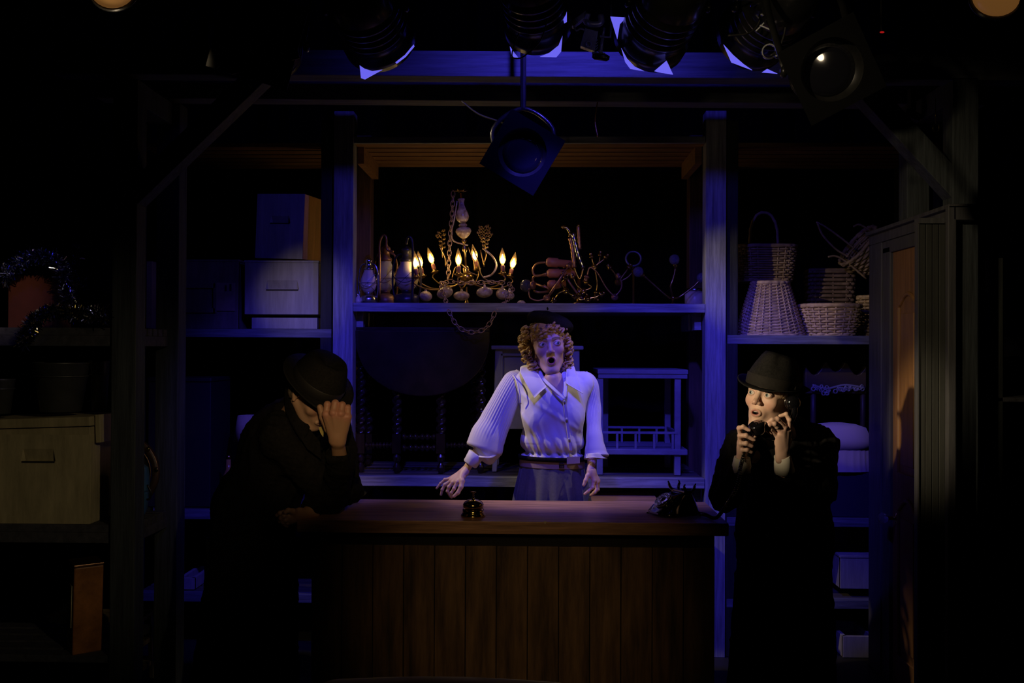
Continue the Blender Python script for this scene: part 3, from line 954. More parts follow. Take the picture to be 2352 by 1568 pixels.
def leg_at(px, top_py, dy, foot=True, block_py=(995, 1040), ttop=None):
    Y = TY + dy
    k = Y / FPX
    top, b0, b1, ft = at(px, top_py, Y), at(px, block_py[0], Y), at(px, block_py[1], Y), at(px, 1085, Y)
    ft.z = SZ + .001
    m = MB()
    twist(m, top, b0, 9.5 * k, max(1.5, (block_py[0] - top_py) / 21), amp=.30)
    m.lathe([(.012, 0), (.022, .004), (.012, .010), (.020, .016), (.014, .022)], b0 + Vector((0, 0, -.008)), (0, 0, 1), 14)
    h = 10 * k
    m.box((b0.x - h, Y - h, b1.z), (b0.x + h, Y + h, b0.z))
    z1 = b1.z - SZ
    m.lathe([(.012, 0), (.019, z1 * .15), (.022, z1 * .3), (.014, z1 * .42), (.010, z1 * .5), (.019, z1 * .62), (.022, z1 * .8), (.012, z1)], (b0.x, Y, SZ + .001), (0, 0, 1), 14)
    return m.build('leg', MAHO, tb, smooth=False)


leg_at(829, 815, 0)
leg_at(912, 880, -.03)
leg_at(1013, 880, -.03)
leg_at(1104, 812, 0)
leg_at(846, 815, .28)
leg_at(1090, 815, .28)
k = TY / FPX
turned(MB(), at(838, 1022, TY), at(902, 1022, TY), 8 * k, 4).build('stretcher', MAHO, tb, smooth=True)
turned(MB(), at(922, 1003, TY - .03), at(1003, 1003, TY - .03), 8 * k, 3).build('stretcher', MAHO, tb, smooth=True)
turned(MB(), at(922, 1028, TY - .03), at(1003, 1028, TY - .03), 8 * k, 3).build('stretcher', MAHO, tb, smooth=True)
turned(MB(), at(1023, 1022, TY), at(1094, 1022, TY), 7 * k, 4).build('stretcher', MAHO, tb, smooth=True)
c0, c1 = at(817, 758, TY - .07), at(1126, 764, TY - .07)
ol = []
n = 30
for i in range(n + 1):
    a = PI * i / n
    ol.append(((c0.x + c1.x) / 2 - math.cos(a) * (c1.x - c0.x) / 2, c0.z - math.sin(a) ** .8 * .35))
MB().poly(ol, TY - .085, TY - .065).build('drop_leaf', MAHO, tb, bevel=.005)
MB().box((c0.x, TY - .065, c0.z - .005), (c1.x, TY + .38, c0.z + .018)).build('table_top', MAHO, tb, bevel=.006)
MB().box((c0.x + .05, TY - .01, c0.z - .13), (c1.x - .05, TY + .01, c0.z - .005)).box((c0.x + .05, TY + .28, c0.z - .13), (c1.x - .05, TY + .30, c0.z - .005)).build('apron', MAHO, tb)

CREAM = mat('cream painted furniture', (0.46, 0.46, 0.38), 0.5, var=0.12, scale=6)
NY = 5.2
nt_ = thing('nightstand', 'cream painted bedside cabinet on splayed legs behind the woman in the blouse', 'cabinet', at(1235, 1088, NY))
a, b = at(1128, 793, NY), at(1340, 803, NY)
MB().box((a.x, NY - .02, b.z), (b.x, NY + .36, a.z)).build('cabinet_top', CREAM, nt_, bevel=.006)
l, r = at(1137, 803, NY).x, at(1331, 803, NY).x
zb = at(1200, 985, NY).z
MB().box((l + .03, NY + .015, zb), (r - .03, NY + .33, b.z)).build('carcass', CREAM, nt_)
for s, x in ((1, l), (-1, r)):
    MB().poly([(x, b.z), (x + s * .042, b.z), (x + s * .042, zb + .06), (x + s * .03, zb), (x + s * .022, zb - .12), (x + s * .012, SZ + .001), (x - s * .014, SZ + .001), (x - s * .006, zb - .08), (x - s * .016, zb + .02), (x - s * .018, zb + .12), (x - s * .003, zb + .22)], NY, NY + .035).build('leg', CREAM, nt_, bevel=.006)
    MB().poly([(x, b.z), (x + s * .042, b.z), (x + s * .03, zb), (x + s * .012, SZ + .001), (x - s * .014, SZ + .001)], NY + .30, NY + .335).build('leg', CREAM, nt_, bevel=.006)
m = MB()
x0, x1, z0, z1 = at(1150, 812, NY).x, r - .055, at(1150, 880, NY).z, at(1150, 812, NY).z
m.box((x0, NY - .004, z0), (x0 + .012, NY + .02, z1)).box((x1 - .012, NY - .004, z0), (x1, NY + .02, z1)).box((x0, NY - .004, z0), (x1, NY + .02, z0 + .012)).box((x0, NY - .004, z1 - .012), (x1, NY + .02, z1))
m.build('drawer_moulding', CREAM, nt_, bevel=.002)
MB().box((x0 + .02, NY + .002, z0 + .02), (x1 - .02, NY + .02, z1 - .02)).build('drawer_front', CREAM, nt_, bevel=.003)
MB().lathe([(.006, 0), (.006, .01), (.014, .016), (.012, .024), (.001, .027)], ((x0 + x1) / 2, NY + .002, (z0 + z1) / 2), (0, -1, 0), 14).build('drawer_knob', BRASS, nt_, smooth=True)

GREYP = mat('grey blue painted table', (0.25, 0.25, 0.29), 0.55, var=0.25, scale=6, stretch=(1, 6, 2))
GY = 5.13
tr = thing('tea_trolley', 'grey painted two tier side table with a low spindle gallery round its shelf', 'side table', at(1475, 1090, GY))
xl, xr = at(1372, 850, GY).x, at(1579, 850, GY).x
zt0 = at(1475, 848, GY).z
MB().box((xl, GY - .03, zt0 - .024), (xr, GY + .42, zt0)).box((xl + .003, GY - .025, zt0 - .048), (xr - .003, GY + .41, zt0 - .026)).build('table_top', GREYP, tr, bevel=.003)
legs = [(at(1556, 900, GY).x, GY), (at(1378, 900, GY).x, GY), (at(1533, 900, GY + .33).x, GY + .33), (at(1378, 900, GY + .33).x + .03, GY + .33)]
for x, y in legs:
    MB().box((x - .0165, y - .0165, SZ + .001), (x + .0165, y + .0165, zt0 - .048)).build('leg', GREYP, tr, bevel=.003)
zs = at(1475, 1030, GY).z
MB().box((xl + .01, GY - .03, zs - .03), (xr - .002, GY + .40, zs)).build('shelf', GREYP, tr, bevel=.004)
zr = at(1475, 992, GY).z
g = MB()
for y in (GY - .012, GY + .33):
    g.box((legs[1][0], y - .008, zr - .008), (legs[0][0], y + .008, zr + .004))
    for i in range(4):
        x = legs[1][0] + (legs[0][0] - legs[1][0]) * (i + (.93 if y < GY else .5)) / 4.2
        g.box((x - .006, y - .006, zs), (x + .006, y + .006, zr - .008))
g.bar((legs[0][0], GY, zr), (legs[2][0], GY + .33, zr), .014, .012)
g.build('gallery_rail', GREYP, tr, bevel=.001)

# under the lower shelf: flat wooden tray glimpsed by her hand
o = at(1440, 1150, 4.9)
tag(MB().box((o.x - .20, 4.80, .80), (o.x + .16, 5.25, .83)).box((o.x - .20, 4.80, .70), (o.x + .16, 4.82, .80)).box((o.x - .20, 5.0, 0), (o.x - .16, 5.04, .80)).box((o.x + .12, 5.0, 0), (o.x + .16, 5.04, .80)).build('work_table', RAFTER, bevel=.003),
    'low bare wood table edge glowing orange behind the counter beside the woman', 'table')

# ================================================================== left bay: wooden hive boxes
HIVE = mat('lilac grey painted pine box', (0.36, 0.35, 0.33), 0.65, var=0.22, scale=5, stretch=(5, 5, 0.6), bump=0.15)
HIVE2 = mat('shabby brown grey crate', (0.17, 0.13, 0.12), 0.7, var=0.4, scale=4, stretch=(4, 4, 1), bump=0.2)
HIVE_LIT = mat('orange lit pine', (0.50, 0.27, 0.11), 0.6, var=0.2, scale=5, stretch=(5, 5, 0.6))  # orange light on the tall box's side, put into its colour
DARKH = mat('recess shade paint', (0.20, 0.20, 0.19), 0.8)


def hive(label, px0, px1, py0, py1, Y, depth, m, grip=None, tilt=0.0, lid=True, side=None, group='wooden boxes on the left shelf', zb=None, yaw=0.0):
    a, b = at(px0, py1, Y), at(px1, py0, Y)
    if zb is None:
        zb = a.z
    w, h = (b.x - a.x), (b.z - a.z)
    th = thing('wooden_box', label, 'box', ((a.x + b.x) / 2, Y, zb), rot=(0, tilt, yaw))
    th['group'] = group
    T = PM[th.name]
    mb = MB()
    t_ = .02
    mb.box((-w / 2, .002, 0), (-w / 2 + t_, depth, h)).box((w / 2 - t_, .002, 0), (w / 2, depth, h)).box((-w / 2 + t_, depth - t_, 0), (w / 2 - t_, depth, h)).box((-w / 2 + t_, 0.01, 0), (w / 2 - t_, depth, t_))
    mb.xform(T).build('box_sides', side or m, th, bevel=.002)
    # front with a bevelled recess handgrip
    if grip:
        gx0, gx1, gz0, gz1 = grip
        gx0, gx1, gz0, gz1 = (-w / 2 + gx0 * w, -w / 2 + gx1 * w, gz0 * h, gz1 * h)
        f = MB()
        x0, x1, z0, z1 = -w / 2, w / 2, 0, h
        vs = [(x0, 0, z0), (x1, 0, z0), (x1, 0, z1), (x0, 0, z1), (gx0, 0, gz0), (gx1, 0, gz0), (gx1 - .01, 0, gz1), (gx0 + .01, 0, gz1), (gx0 + .012, .018, gz0 + .002), (gx1 - .012, .018, gz0 + .002)]
        fs = [(0, 1, 5, 4), (1, 2, 6, 5), (2, 3, 7, 6), (3, 0, 4, 7), (4, 5, 9, 8), (4, 8, 7), (5, 6, 9), (7, 8, 9, 6)]
        f._add(vs, fs)
        f.xform(T).build('front_panel', m, th)
        MB().box((gx0 + .004, -.002, gz0 - .006), (gx1 - .004, .004, gz0 + .001)).xform(T).build('grip_shadow', CBL, th)  # black strip drawn as the shadow line below the grip
    else:
        MB().box((-w / 2, -.001, 0), (w / 2, t_, h)).xform(T).build('front_panel', m, th, bevel=.002)
    if lid:
        MB().box((-w / 2 - .004, -.004, h), (w / 2 + .004, depth + .004, h + .012)).xform(T).build('lid', m, th, bevel=.002)
    return th


HY = 5.10
hive('lilac grey wooden box with a slot handgrip standing right of the dark crate', 562, 731, 608, 726, HY, .38, HIVE, (.28, .74, .48, .66), zb=1.775)
hive('shallow grey wooden tray directly under the slot handle box', 578, 729, 731, 756, HY - .02, .38, HIVE, None, lid=False, zb=1.697)
hive('tall narrow grey box tilted on top of the stack, side coloured for orange light', 580, 700, 446, 594, HY + .04, .42, HIVE, (.28, .72, .55, .66), tilt=R(2.2), lid=False, side=HIVE_LIT, zb=2.078, yaw=R(-13))
hive('dark brown crate with a sunken front panel beside the left timber post', 396, 548, 602, 755, HY, .36, HIVE2, None, zb=1.697)
o = at(470, 668, HY)
cr = bpy.data.objects['wooden_box.003']
PM[cr.name] = PM[cr.name]
MB().box((at(400, 0, HY).x, HY - .012, at(0, 660, HY).z), (at(500, 0, HY).x, HY - .002, at(0, 650, HY).z)).box((at(400, 0, HY).x, HY - .012, at(0, 716, HY).z), (at(500, 0, HY).x, HY - .002, at(0, 706, HY).z)).box((at(496, 0, HY).x, HY - .012, at(0, 716, HY).z), (at(503, 0, HY).x, HY - .002, at(0, 650, HY).z)).build('panel_frame', HIVE2, cr)
MB().tube([at(519, 655, HY - .006), at(519, 668, HY - .006)], .006, 8).tube([at(530, 652, HY - .006), at(530, 668, HY - .006)], .006, 8).build('latch_holes', BLACKM, cr)
MB().box((at(500, 0, HY).x, HY - .008, at(0, 712, HY).z), (at(545, 0, HY).x, HY - .002, at(0, 648, HY).z)).build('pale_patch', mat('rubbed pale pinkish wood', (.30, .22, .19), .7, var=.3, scale=9), cr)  # paler pinkish panel at the crate's right end
# cream framed board leaning at the far left of the bay, seen through the wing
o = at(341, 752, 5.05)
tag(MB().box((o.x - .012, 5.05, 1.697), (o.x + .016, 5.40, at(341, 600, 5.05).z)).build('framed_board', mat('cream board', (.50, .40, .25), .6, var=.2, scale=6)), 'narrow cream edge of a board standing left of the dark crate', 'board')
# cream lampshade and a chair behind the leaning man
SHADE = mat('cream parchment shade', (0.62, 0.50, 0.28), 0.7, var=.1, scale=20)
o = at(566, 1020, 5.2)
ls = thing('table_lamp', 'cream lampshade showing behind the back of the leaning man', 'lamp', (o.x, 5.25, .737))
MB().lathe([(.085, 0), (.062, .14), (.058, .14), (.081, 0)], (o.x, 5.25, at(566, 1012, 5.25).z), (0, 0, 1), 28, ).xform(Matrix.Identity(4)).build('lamp_shade', SHADE, ls, smooth=True).scale = (1, 1, 1)
MB().lathe([(.05, 0), (.05, .01), (.015, .02), (.022, .08), (.012, .16), (.01, at(566, 1012, 5.25).z - .737 + .1)], (o.x, 5.25, .737), (0, 0, 1), 18).build('lamp_base', BRASS, ls, smooth=True)
# small oddments in that bay
o = at(525, 1045, 5.15)
bt = thing('amber_bottle', 'slim amber bottle standing on the low left shelf beside the man', 'bottle', (o.x, 5.15, .737))
MB().lathe([(.03, 0), (.032, .01), (.032, .16), (.014, .2), (.012, .26)], (o.x, 5.15, .737), (0, 0, 1), 20).build('bottle_body', mat('amber glass', (.5, .25, .07), .15, coat=.5), bt, smooth=True)
MB().lathe([(.013, .255), (.014, .275), (.0, .276)], (o.x, 5.15, .737), (0, 0, 1), 12).build('stopper', BRASS, bt, smooth=True)
o = at(436, 885, 5.3)
sc_ = thing('dark_chest', 'dark wooden chest with a blue glinting latch on the low left shelf', 'chest', (o.x, 5.3, .737))
MB().box((o.x - .16, 5.12, .737), (o.x + .18, 5.45, at(436, 876, 5.12).z)).build('chest_body', mat('near black wood', (.02, .017, .02), .5), sc_, bevel=.004)
MB().box((o.x - .165, 5.11, at(436, 876, 5.12).z), (o.x + .185, 5.46, at(436, 872, 5.12).z + .012)).build('chest_lid', MATS['near black wood'], sc_, bevel=.004)
MB().box((o.x - .015, 5.112, at(430, 930, 5.12).z - .01), (o.x + .015, 5.12, at(430, 930, 5.12).z + .015)).build('latch', TINM, sc_, bevel=.002)
hive('flat pale wooden box on the bottom left shelf', 408, 446, 1490, 1516, 5.08, .3, HIVE, None, zb=.303, group='wooden boxes on the left shelf', lid=False)

# ================================================================== right bay: wicker
WICK = mat('pale wicker', (0.56, 0.42, 0.26), 0.55, var=.25, scale=30)
WICKD = mat('dark wicker', (0.17, 0.12, 0.09), 0.55, var=.3, scale=30)
WICKM = mat('mid brown wicker', (0.30, 0.22, 0.13), 0.55, var=.3, scale=30)


def basket(label, o, r0, r1, h, m, n_st=22, n_w=11, sq=2.6, rot=(0, 0, 0), dep=1.0, handle=None, lidm=False, rw=.005, name='wicker_basket', inv=False, group=None):
    """woven basket: base radius r0, rim radius r1; weavers go in front of and behind the stakes"""
    B = thing(name, label, 'basket', o, rot=rot, group=group)
    T = PM[B.name]

    def pt(t, a, off=0.0):
        r = r0 + (r1 - r0) * t + off
        c, s = math.cos(a), math.sin(a)
        return Vector((r * math.copysign(abs(c) ** (2 / sq), c), r * dep * math.copysign(abs(s) ** (2 / sq), s), h * t))
    st = MB()
    for i in range(n_st):
        a = 2 * PI * i / n_st
        st.tube([pt(0, a), pt(.5, a), pt(1, a)], rw * .9, 6)
    st.xform(T).build('stakes', m, B, smooth=True)
    wv = MB()
    for j in range(n_w):
        t = (j + .5) / n_w
        pts = []
        for i in range(n_st * 4):
            a = 2 * PI * i / (n_st * 4)
            pts.append(pt(t, a, rw * 1.5 * math.cos(i * PI / 4 + j * PI)))
        wv.tube(pts, h / n_w * .47, 6, True, flat=1.0)
    wv.xform(T).build('weave', m, B, smooth=True)
    for t, q, nm in ((0, 1.3, 'base_rim'), (1, 2.0, 'rim')):
        MB().tube([pt(t, 2 * PI * i / 60, rw * .8 * math.cos(i * 1.9)) for i in range(60)], rw * q, 8, True).xform(T).build(nm, m, B, smooth=True)
    bb = MB()
    bb._add([pt(0.01, 2 * PI * i / 40) for i in range(40)], [tuple(range(39, -1, -1))])
    if lidm:
        bb._add([pt(1, 2 * PI * i / 40) + Vector((0, 0, .004)) for i in range(40)], [tuple(range(40))])
    bb.xform(T).build('basket_base', m, B)
    if handle:
        hh, hw = handle
        pts = curve([Vector((-hw, 0, h * .6)), Vector((-hw, 0, h)), Vector((-hw * .9, 0, h + hh * .6)), Vector((-hw * .4, 0, h + hh * .97)), Vector((hw * .4, 0, h + hh * .97)), Vector((hw * .9, 0, h + hh * .6)), Vector((hw, 0, h)), Vector((hw, 0, h * .6))], 6)
        MB().tube(pts, .008, 8, rf=lambda t, a: 1 + .2 * math.sin(t * 90 + a)).xform(T).build('handle', m, B, smooth=True)
    return B


RZ = 1.674
BY = 5.17
# picnic basket sits on the upturned hamper behind
o = at(1754, 648, BY + .12)
k = (BY + .12) / FPX
basket('dark picnic basket with a tall hoop handle, on the upturned pale basket', (o.x, o.y, at(1754, 648, BY + .02).z + .012), 58 * k, 68 * k, 78 * k, WICKM, 26, 15, 4.0, handle=(78 * k, 32 * k), lidm=True, dep=.62)
o = at(1768, 762, BY)
k = BY / FPX
basket('pale upturned tapering basket, brightly lit, standing on the right shelf', (o.x, BY, RZ + .002), 76 * k, 40 * k, 118 * k, WICK, 26, 34, 2.4, dep=.75, lidm=True, rw=.0055)
o = at(1903, 762, BY)
basket('low pale waste basket shaped like a bowl beside the door frame', (o.x, BY - .02, RZ + .002), 51 * k, 66 * k, 66 * k, WICK, 24, 12, 2.4, dep=.7, rw=.0058)
o = at(1898, 690, BY + .33)
basket('tall dark square basket standing behind the low pale one', (o.x, BY + .27, RZ + .012), 46 * k, 52 * k, 152 * k, WICKD, 20, 16, 5.0, dep=.55)
o = at(2000, 755, BY + .1)
basket('blue lit round basket half hidden by the door casing', (o.x + .03, BY + .12, RZ + .002), 34 * k, 38 * k, 90 * k, WICKM, 18, 12, 2.2, dep=.7)
o = at(1965, 610, BY + .1)
tb_ = basket('tilted brown trug basket with looped handles high beside the door frame', at(2012, 600, BY + .15), .09, .13, .14, WICKM, 20, 9, 2.3, rot=(R(10), R(-52), 0), dep=.8)
T = PM[tb_.name]
for pts in ([(1875, 510), (1895, 520), (1930, 545), (1962, 570)], [(1878, 513), (1890, 540), (1920, 572), (1950, 590)], [(1902, 590), (1920, 588), (1945, 602), (1990, 640)], [(1960, 520), (1975, 516), (2000, 530)], [(1944, 590), (1965, 565), (1990, 540)]):
    MB().tube(curve([at(x, y, BY + .08) for x, y in pts], 5), .0055, 7).build('handle_loop', WICKM, tb_, smooth=True)

# carved dark mirror/settee crest with blue lit foliage, footstool, boxes below
CARV = mat('carved dark oak', (0.05, 0.035, 0.025), 0.5)
CARVB = mat('silver grey carved gesso', (0.28, 0.28, 0.30), 0.5)
sy = 5.25
sf = thing('carved_chair', 'dark carved chair back with silvery scrollwork under the basket shelf', 'chair', (at(1925, 900, sy).x, sy, .727))
x0, x1 = at(1850, 900, sy).x, at(1990, 900, sy).x
ol = [(x0, at(0, 893, sy).z)]
for i in range(21):
    t = i / 20
    ol.append((x0 + (x1 - x0) * t, at(0, 830 + 28 * abs(math.sin(t * 9.4)) - 14 * math.sin(PI * t), sy).z))
ol.append((x1, at(0, 893, sy).z))
MB().poly(ol, sy, sy + .04).build('crest_rail', CARV, sf, bevel=.004)
m = MB()
for i in range(36):
    t = random.random()
    px_, py_ = 1868 + 118 * t, 886 + random.random() * (8 + 22 * math.exp(-((t - .35) / .16) ** 2))
    m.torus(at(px_, py_, sy - .02), random.uniform(.006, .012), .0038, (random.uniform(-.5, .5), 1, random.uniform(-.5, .5)), 10, 5)
m.tube(curve([at(1866, 884, sy - .02), at(1900, 892, sy - .02), at(1940, 884, sy - .02), at(1986, 890, sy - .02)], 5), .006, 6)
m.build('scrollwork', CARVB, sf, smooth=True)
for px_ in (1868, 1982):
    MB().tube([at(px_, 890, sy + .02), at(px_, 950, sy + .02), Vector((at(px_, 1000, sy).x, sy + .02, .80))], .014, 10, rf=lambda t, a: 1 + .3 * math.sin(t * 18)).build('back_post', CARV, sf, smooth=True)
MB().box((at(1860, 0, sy).x, sy - .16, .83), (at(1990, 0, sy).x, sy + .05, .86)).build('seat', CARV, sf, bevel=.004)
for x in (at(1868, 0, sy).x, at(1982, 0, sy).x):
    for y in (sy - .14, sy + .03):
        MB().box((x - .014, y - .014, .7255), (x + .014, y + .014, .83)).build('leg', CARV, sf, bevel=.003)

oy = 5.02
CUSH = mat('pale rose upholstery', (0.62, 0.50, 0.46), 0.75, sheen=.3)
o = at(1925, 1070, oy)
o = at(1935, 1070, oy)
fo = thing('footstool', 'pale domed footstool with a gathered skirt behind the person on the telephone', 'footstool', (o.x, oy + .1, .862))
hw = 80 * oy / FPX
zt_, zm = at(0, 961, oy).z, at(0, 1020, oy).z
loft([(o.x, oy + .1, zm, hw, .10), (o.x, oy + .1, zm + .05, hw * .97, .10), (o.x, oy + .1, zt_ - .025, hw * .82, .085), (o.x, oy + .1, zt_ - .008, hw * .55, .06), (o.x, oy + .1, zt_, hw * .2, .02)], pw=2.6).build('cushion', CUSH, fo, smooth=True)
sk = MB()
vs, fs = [], []
n = 96
for z, q in ((zm, .985), (zm - .06, 1.0), (at(0, 1069, oy).z, 1.03)):
    for i in range(n):
        a = 2 * PI * i / n
        rr = q * (1 + .022 * math.sin(i * 2.1))
        vs.append((o.x + hw * rr * math.copysign(abs(math.cos(a)) ** .8, math.cos(a)), oy + .1 + .10 * rr * math.copysign(abs(math.sin(a)) ** .8, math.sin(a)), z))
for j in range(2):
    for i in range(n):
        fs.append((j * n + i, j * n + (i + 1) % n, (j + 1) * n + (i + 1) % n, (j + 1) * n + i))
sk._add(vs, fs)
sk.build('skirt', CUSH, fo, smooth=True)
tag(MB().box((o.x - .15, oy + .02, .727), (o.x + .17, oy + .19, at(0, 1070, oy).z - .002)).build('dark_box', mat('dark plum box', (.03, .025, .05), .6), bevel=.004), 'dark box under the pale domed footstool', 'box')
hw2 = 5.02
for y0, y1, lb in ((1367, 1402, 'lilac grey box on the bottom shelf under the footstool'), (1465, 1503, 'flat blue box lowest beside the door casing')):
    pass
hive('lilac wooden box standing low beside the door casing, upper of two', 1930, 2010, 1370, 1440, 5.08, .3, HIVE, None, zb=.345, group='boxes low in the right bay', lid=True)
hive('blue grey wooden box lowest beside the door casing', 1936, 2012, 1462, 1510, 5.02, .3, HIVE, None, zb=.303 - .3, group='boxes low in the right bay', lid=False)
# ================================================================== left wing props
WY = 4.06
OLIVE = mat('olive drab painted box', (0.46, 0.40, 0.22), 0.65, var=0.25, scale=5, stretch=(4, 4, 0.8), bump=0.15)
zr_ = .765 + .079
hive('big olive wooden box with a handgrip slot on the left wing rack', -60, 208, 1022, 1224, WY - .03, .36, OLIVE, (.40, .70, .70, .84), zb=zr_, lid=False, group='olive boxes in the left wing')
z2 = at(0, 1010, WY).z
lidb = thing('wooden_tray', 'shallow olive wooden tray tipped slightly on top of the big olive box', 'tray', (at(90, 0, WY).x, WY, z2), rot=(0, R(-2.4), R(-6)))
T = PM[lidb.name]
MB().box((-.33, 0, .004), (.25, .36, .05)).xform(T).build('tray_body', OLIVE, lidb, bevel=.003)
MB().box((-.335, -.006, .054), (.255, .366, .094)).xform(T).build('tray_lid', OLIVE, lidb, bevel=.003)
MB().box((.262, .02, -.02), (.285, .30, .10)).xform(T).build('end_panel', OLIVE, lidb, bevel=.003)


def bucket(label, px, py0, py1, r0, r1, Y, m, zb):
    o = at(px, py1, Y)
    k = Y / FPX
    h = at(px, py0, Y).z - zb
    b = thing('flower_bucket', label, 'bucket', (o.x, Y, zb), group='buckets above the olive boxes')
    MB().lathe([(r0 * k, 0), (r1 * k * .98, h * .97), (r1 * k * 1.04, h), (r1 * k * .95, h), (r0 * k * .9, .02)], (o.x, Y, zb), (0, 0, 1), 28).build('bucket_body', m, b, smooth=True)
    MB().torus((o.x, Y, zb + h * .72), r1 * k * .93, .004, (0, 0, 1), 32, 6).build('hoop', m, b, smooth=True)
    return b


GALV = mat('dull galvanised metal', (0.12, 0.125, 0.12), 0.45, 0.6, var=0.35, scale=7)
zt2 = z2 + .115
bucket('dull galvanised bucket in the middle above the olive tray', 140, 832, 955, 44, 62, WY + .14, GALV, zt2)
bucket('narrow metal bucket partly behind the left timber post', 228, 828, 955, 16, 22, WY + .20, GALV, zt2)
bucket('dark bucket at the far left edge above the olive tray', 2, 870, 970, 20, 30, WY + .12, GALV, zt2 - .01)
RB = mat('dark oxblood card box', (0.10, 0.02, 0.012), 0.7, var=.2, scale=6)
a, b = at(18, 722, WY + .15), at(120, 632, WY + .15)
zu = 1.60 + .079
tag(MB().box((a.x, WY + .15, zu), (b.x, WY + .33, b.z)).build('card_box', RB, bevel=.003), 'dark oxblood box behind the tinsel on the upper wing rack', 'box')
# tinsel garlands
TIN = mat('silver tinsel', (0.85, 0.85, 0.88), 0.25, 1.0)
TING = mat('gold tinsel', (0.75, 0.58, 0.20), 0.28, 1.0)
TINB = mat('blue black tinsel', (0.12, 0.14, 0.32), 0.22, 1.0)


def tinsel(label, path, n, rad, mats, Y):
    pts = curve([at(x, y, Y) for x, y in path], 12)
    mb = MB()
    for i in range(n):
        c = pts[random.randrange(len(pts))] + Vector((random.uniform(-1, 1), random.uniform(-1, 1), random.uniform(-1, 1))) * .008
        d = Vector((random.gauss(0, 1), random.gauss(0, 1), random.gauss(0, 1))).normalized()
        e = c + d * random.uniform(.4, 1) * rad
        s_ = d.cross(Vector((random.gauss(0, 1), random.gauss(0, 1), random.gauss(0, 1)))).normalized() * random.uniform(.0014, .0030)
        md = c.lerp(e, .5) + s_ * random.uniform(-2, 2)
        mb._add([c - s_, c + s_, md + s_, md - s_, e + s_, e - s_], [(0, 1, 2, 3), (3, 2, 4, 5)], random.randrange(len(mats)) if random.random() < .7 else 0)
    mb.tube(pts, .0015, 4)
    return tag(mb.build('tinsel_garland', mats), label, 'tinsel', kind='stuff')


tinsel('sparkling tinsel garland arched over the dark red box', [(5, 640), (40, 605), (80, 588), (130, 600), (152, 640), (158, 690), (165, 720), (195, 725), (238, 722)], 3200, .05, [TINB, TIN, TINB, TINB, TIN], WY + .02)
tinsel('gold and silver tinsel tail hanging off the wing rack', [(238, 728), (190, 722), (140, 715), (105, 720), (80, 735), (66, 760), (52, 790)], 3000, .042, [TINB, TING, TIN, TINB], WY - .09)
tinsel('loose tinsel tuft behind the timber post', [(170, 560), (176, 600), (172, 640), (200, 660)], 260, .035, [TINB, TINB], WY + .2)

# blue enamel canister
ENA = mat('blue enamel', (0.045, 0.14, 0.25), 0.3, coat=.5, var=.2, scale=8)
cy_ = 4.2
o = at(318, 1225, cy_)
k = cy_ / FPX
cn = thing('enamel_canister', 'blue enamel lidded canister on the left wing rack behind the post', 'canister', (at(312, 0, cy_).x, cy_, zr_))
x = at(312, 0, cy_).x
hb_ = at(0, 1125, cy_).z - zr_
MB().lathe([(.05, 0), (.062, .03), (.07, .08), (.071, hb_ * .9), (.068, hb_)], (x, cy_, zr_), (0, 0, 1), 30).build('canister_body', ENA, cn, smooth=True)
hl = at(0, 1062, cy_).z - at(0, 1125, cy_).z
MB().lathe([(.069, hb_), (.074, hb_ + .006), (.072, hb_ + .012), (.072, hb_ + hl * .5), (.066, hb_ + hl * .85), (.045, hb_ + hl), (.03, hb_ + hl + .004), (.03, hb_ + hl + .014), (.0, hb_ + hl + .016)], (x, cy_, zr_), (0, 0, 1), 30).build('canister_lid', ENA, cn, smooth=True)
MB().tube(curve([Vector((x + .071, cy_ - .01, zr_ + hb_ + .03)), Vector((x + .086, cy_ - .01, zr_ + hb_)), Vector((x + .082, cy_ - .01, zr_ + hb_ - .03)), Vector((x + .07, cy_ - .01, zr_ + hb_ - .035))], 5), .005, 7).build('side_handle', BLACKM, cn, smooth=True)
# big leather banded hoop drum standing behind
dy_ = 4.36
c = at(300, 1068, dy_)
c.x = at(288, 0, dy_).x
dr_ = thing('tambour_drum', 'round drum with a brown leather rim and brass studs behind the blue canister', 'drum', (c.x, dy_, zr_))
rr_ = 88 * dy_ / FPX
LEA = mat('dark brown leather', (0.06, 0.032, 0.016), 0.45, var=.3, scale=14, bump=.2)
cz_ = zr_ + rr_ + .004
MB().torus((c.x, dy_, cz_), rr_ - .016, .018, (0, 1, 0), 48, 10).build('drum_rim', LEA, dr_, smooth=True)
MB().torus((c.x, dy_ - .012, cz_), rr_ - .037, .003, (0, 1, 0), 48, 6).torus((c.x, dy_ - .01, cz_), rr_ - .004, .0025, (0, 1, 0), 48, 6).build('brass_piping', COPPER, dr_, smooth=True)
MB().lathe([(rr_ - .04, 0), (rr_ - .04, .004)], (c.x, dy_, cz_), (0, 1, 0), 40).build('drum_skin', mat('smoke dark hide', (.02, .018, .017), .6), dr_)
for an in (5, -35, 40, 75):
    a = R(an)
    MB().ball((c.x + (rr_ - .006) * math.cos(a), dy_ - .02, cz_ + (rr_ - .006) * math.sin(a)), (.010, .007, .012), 10, 8).build('brass_stud', BRIGHTBRASS, dr_, smooth=True)
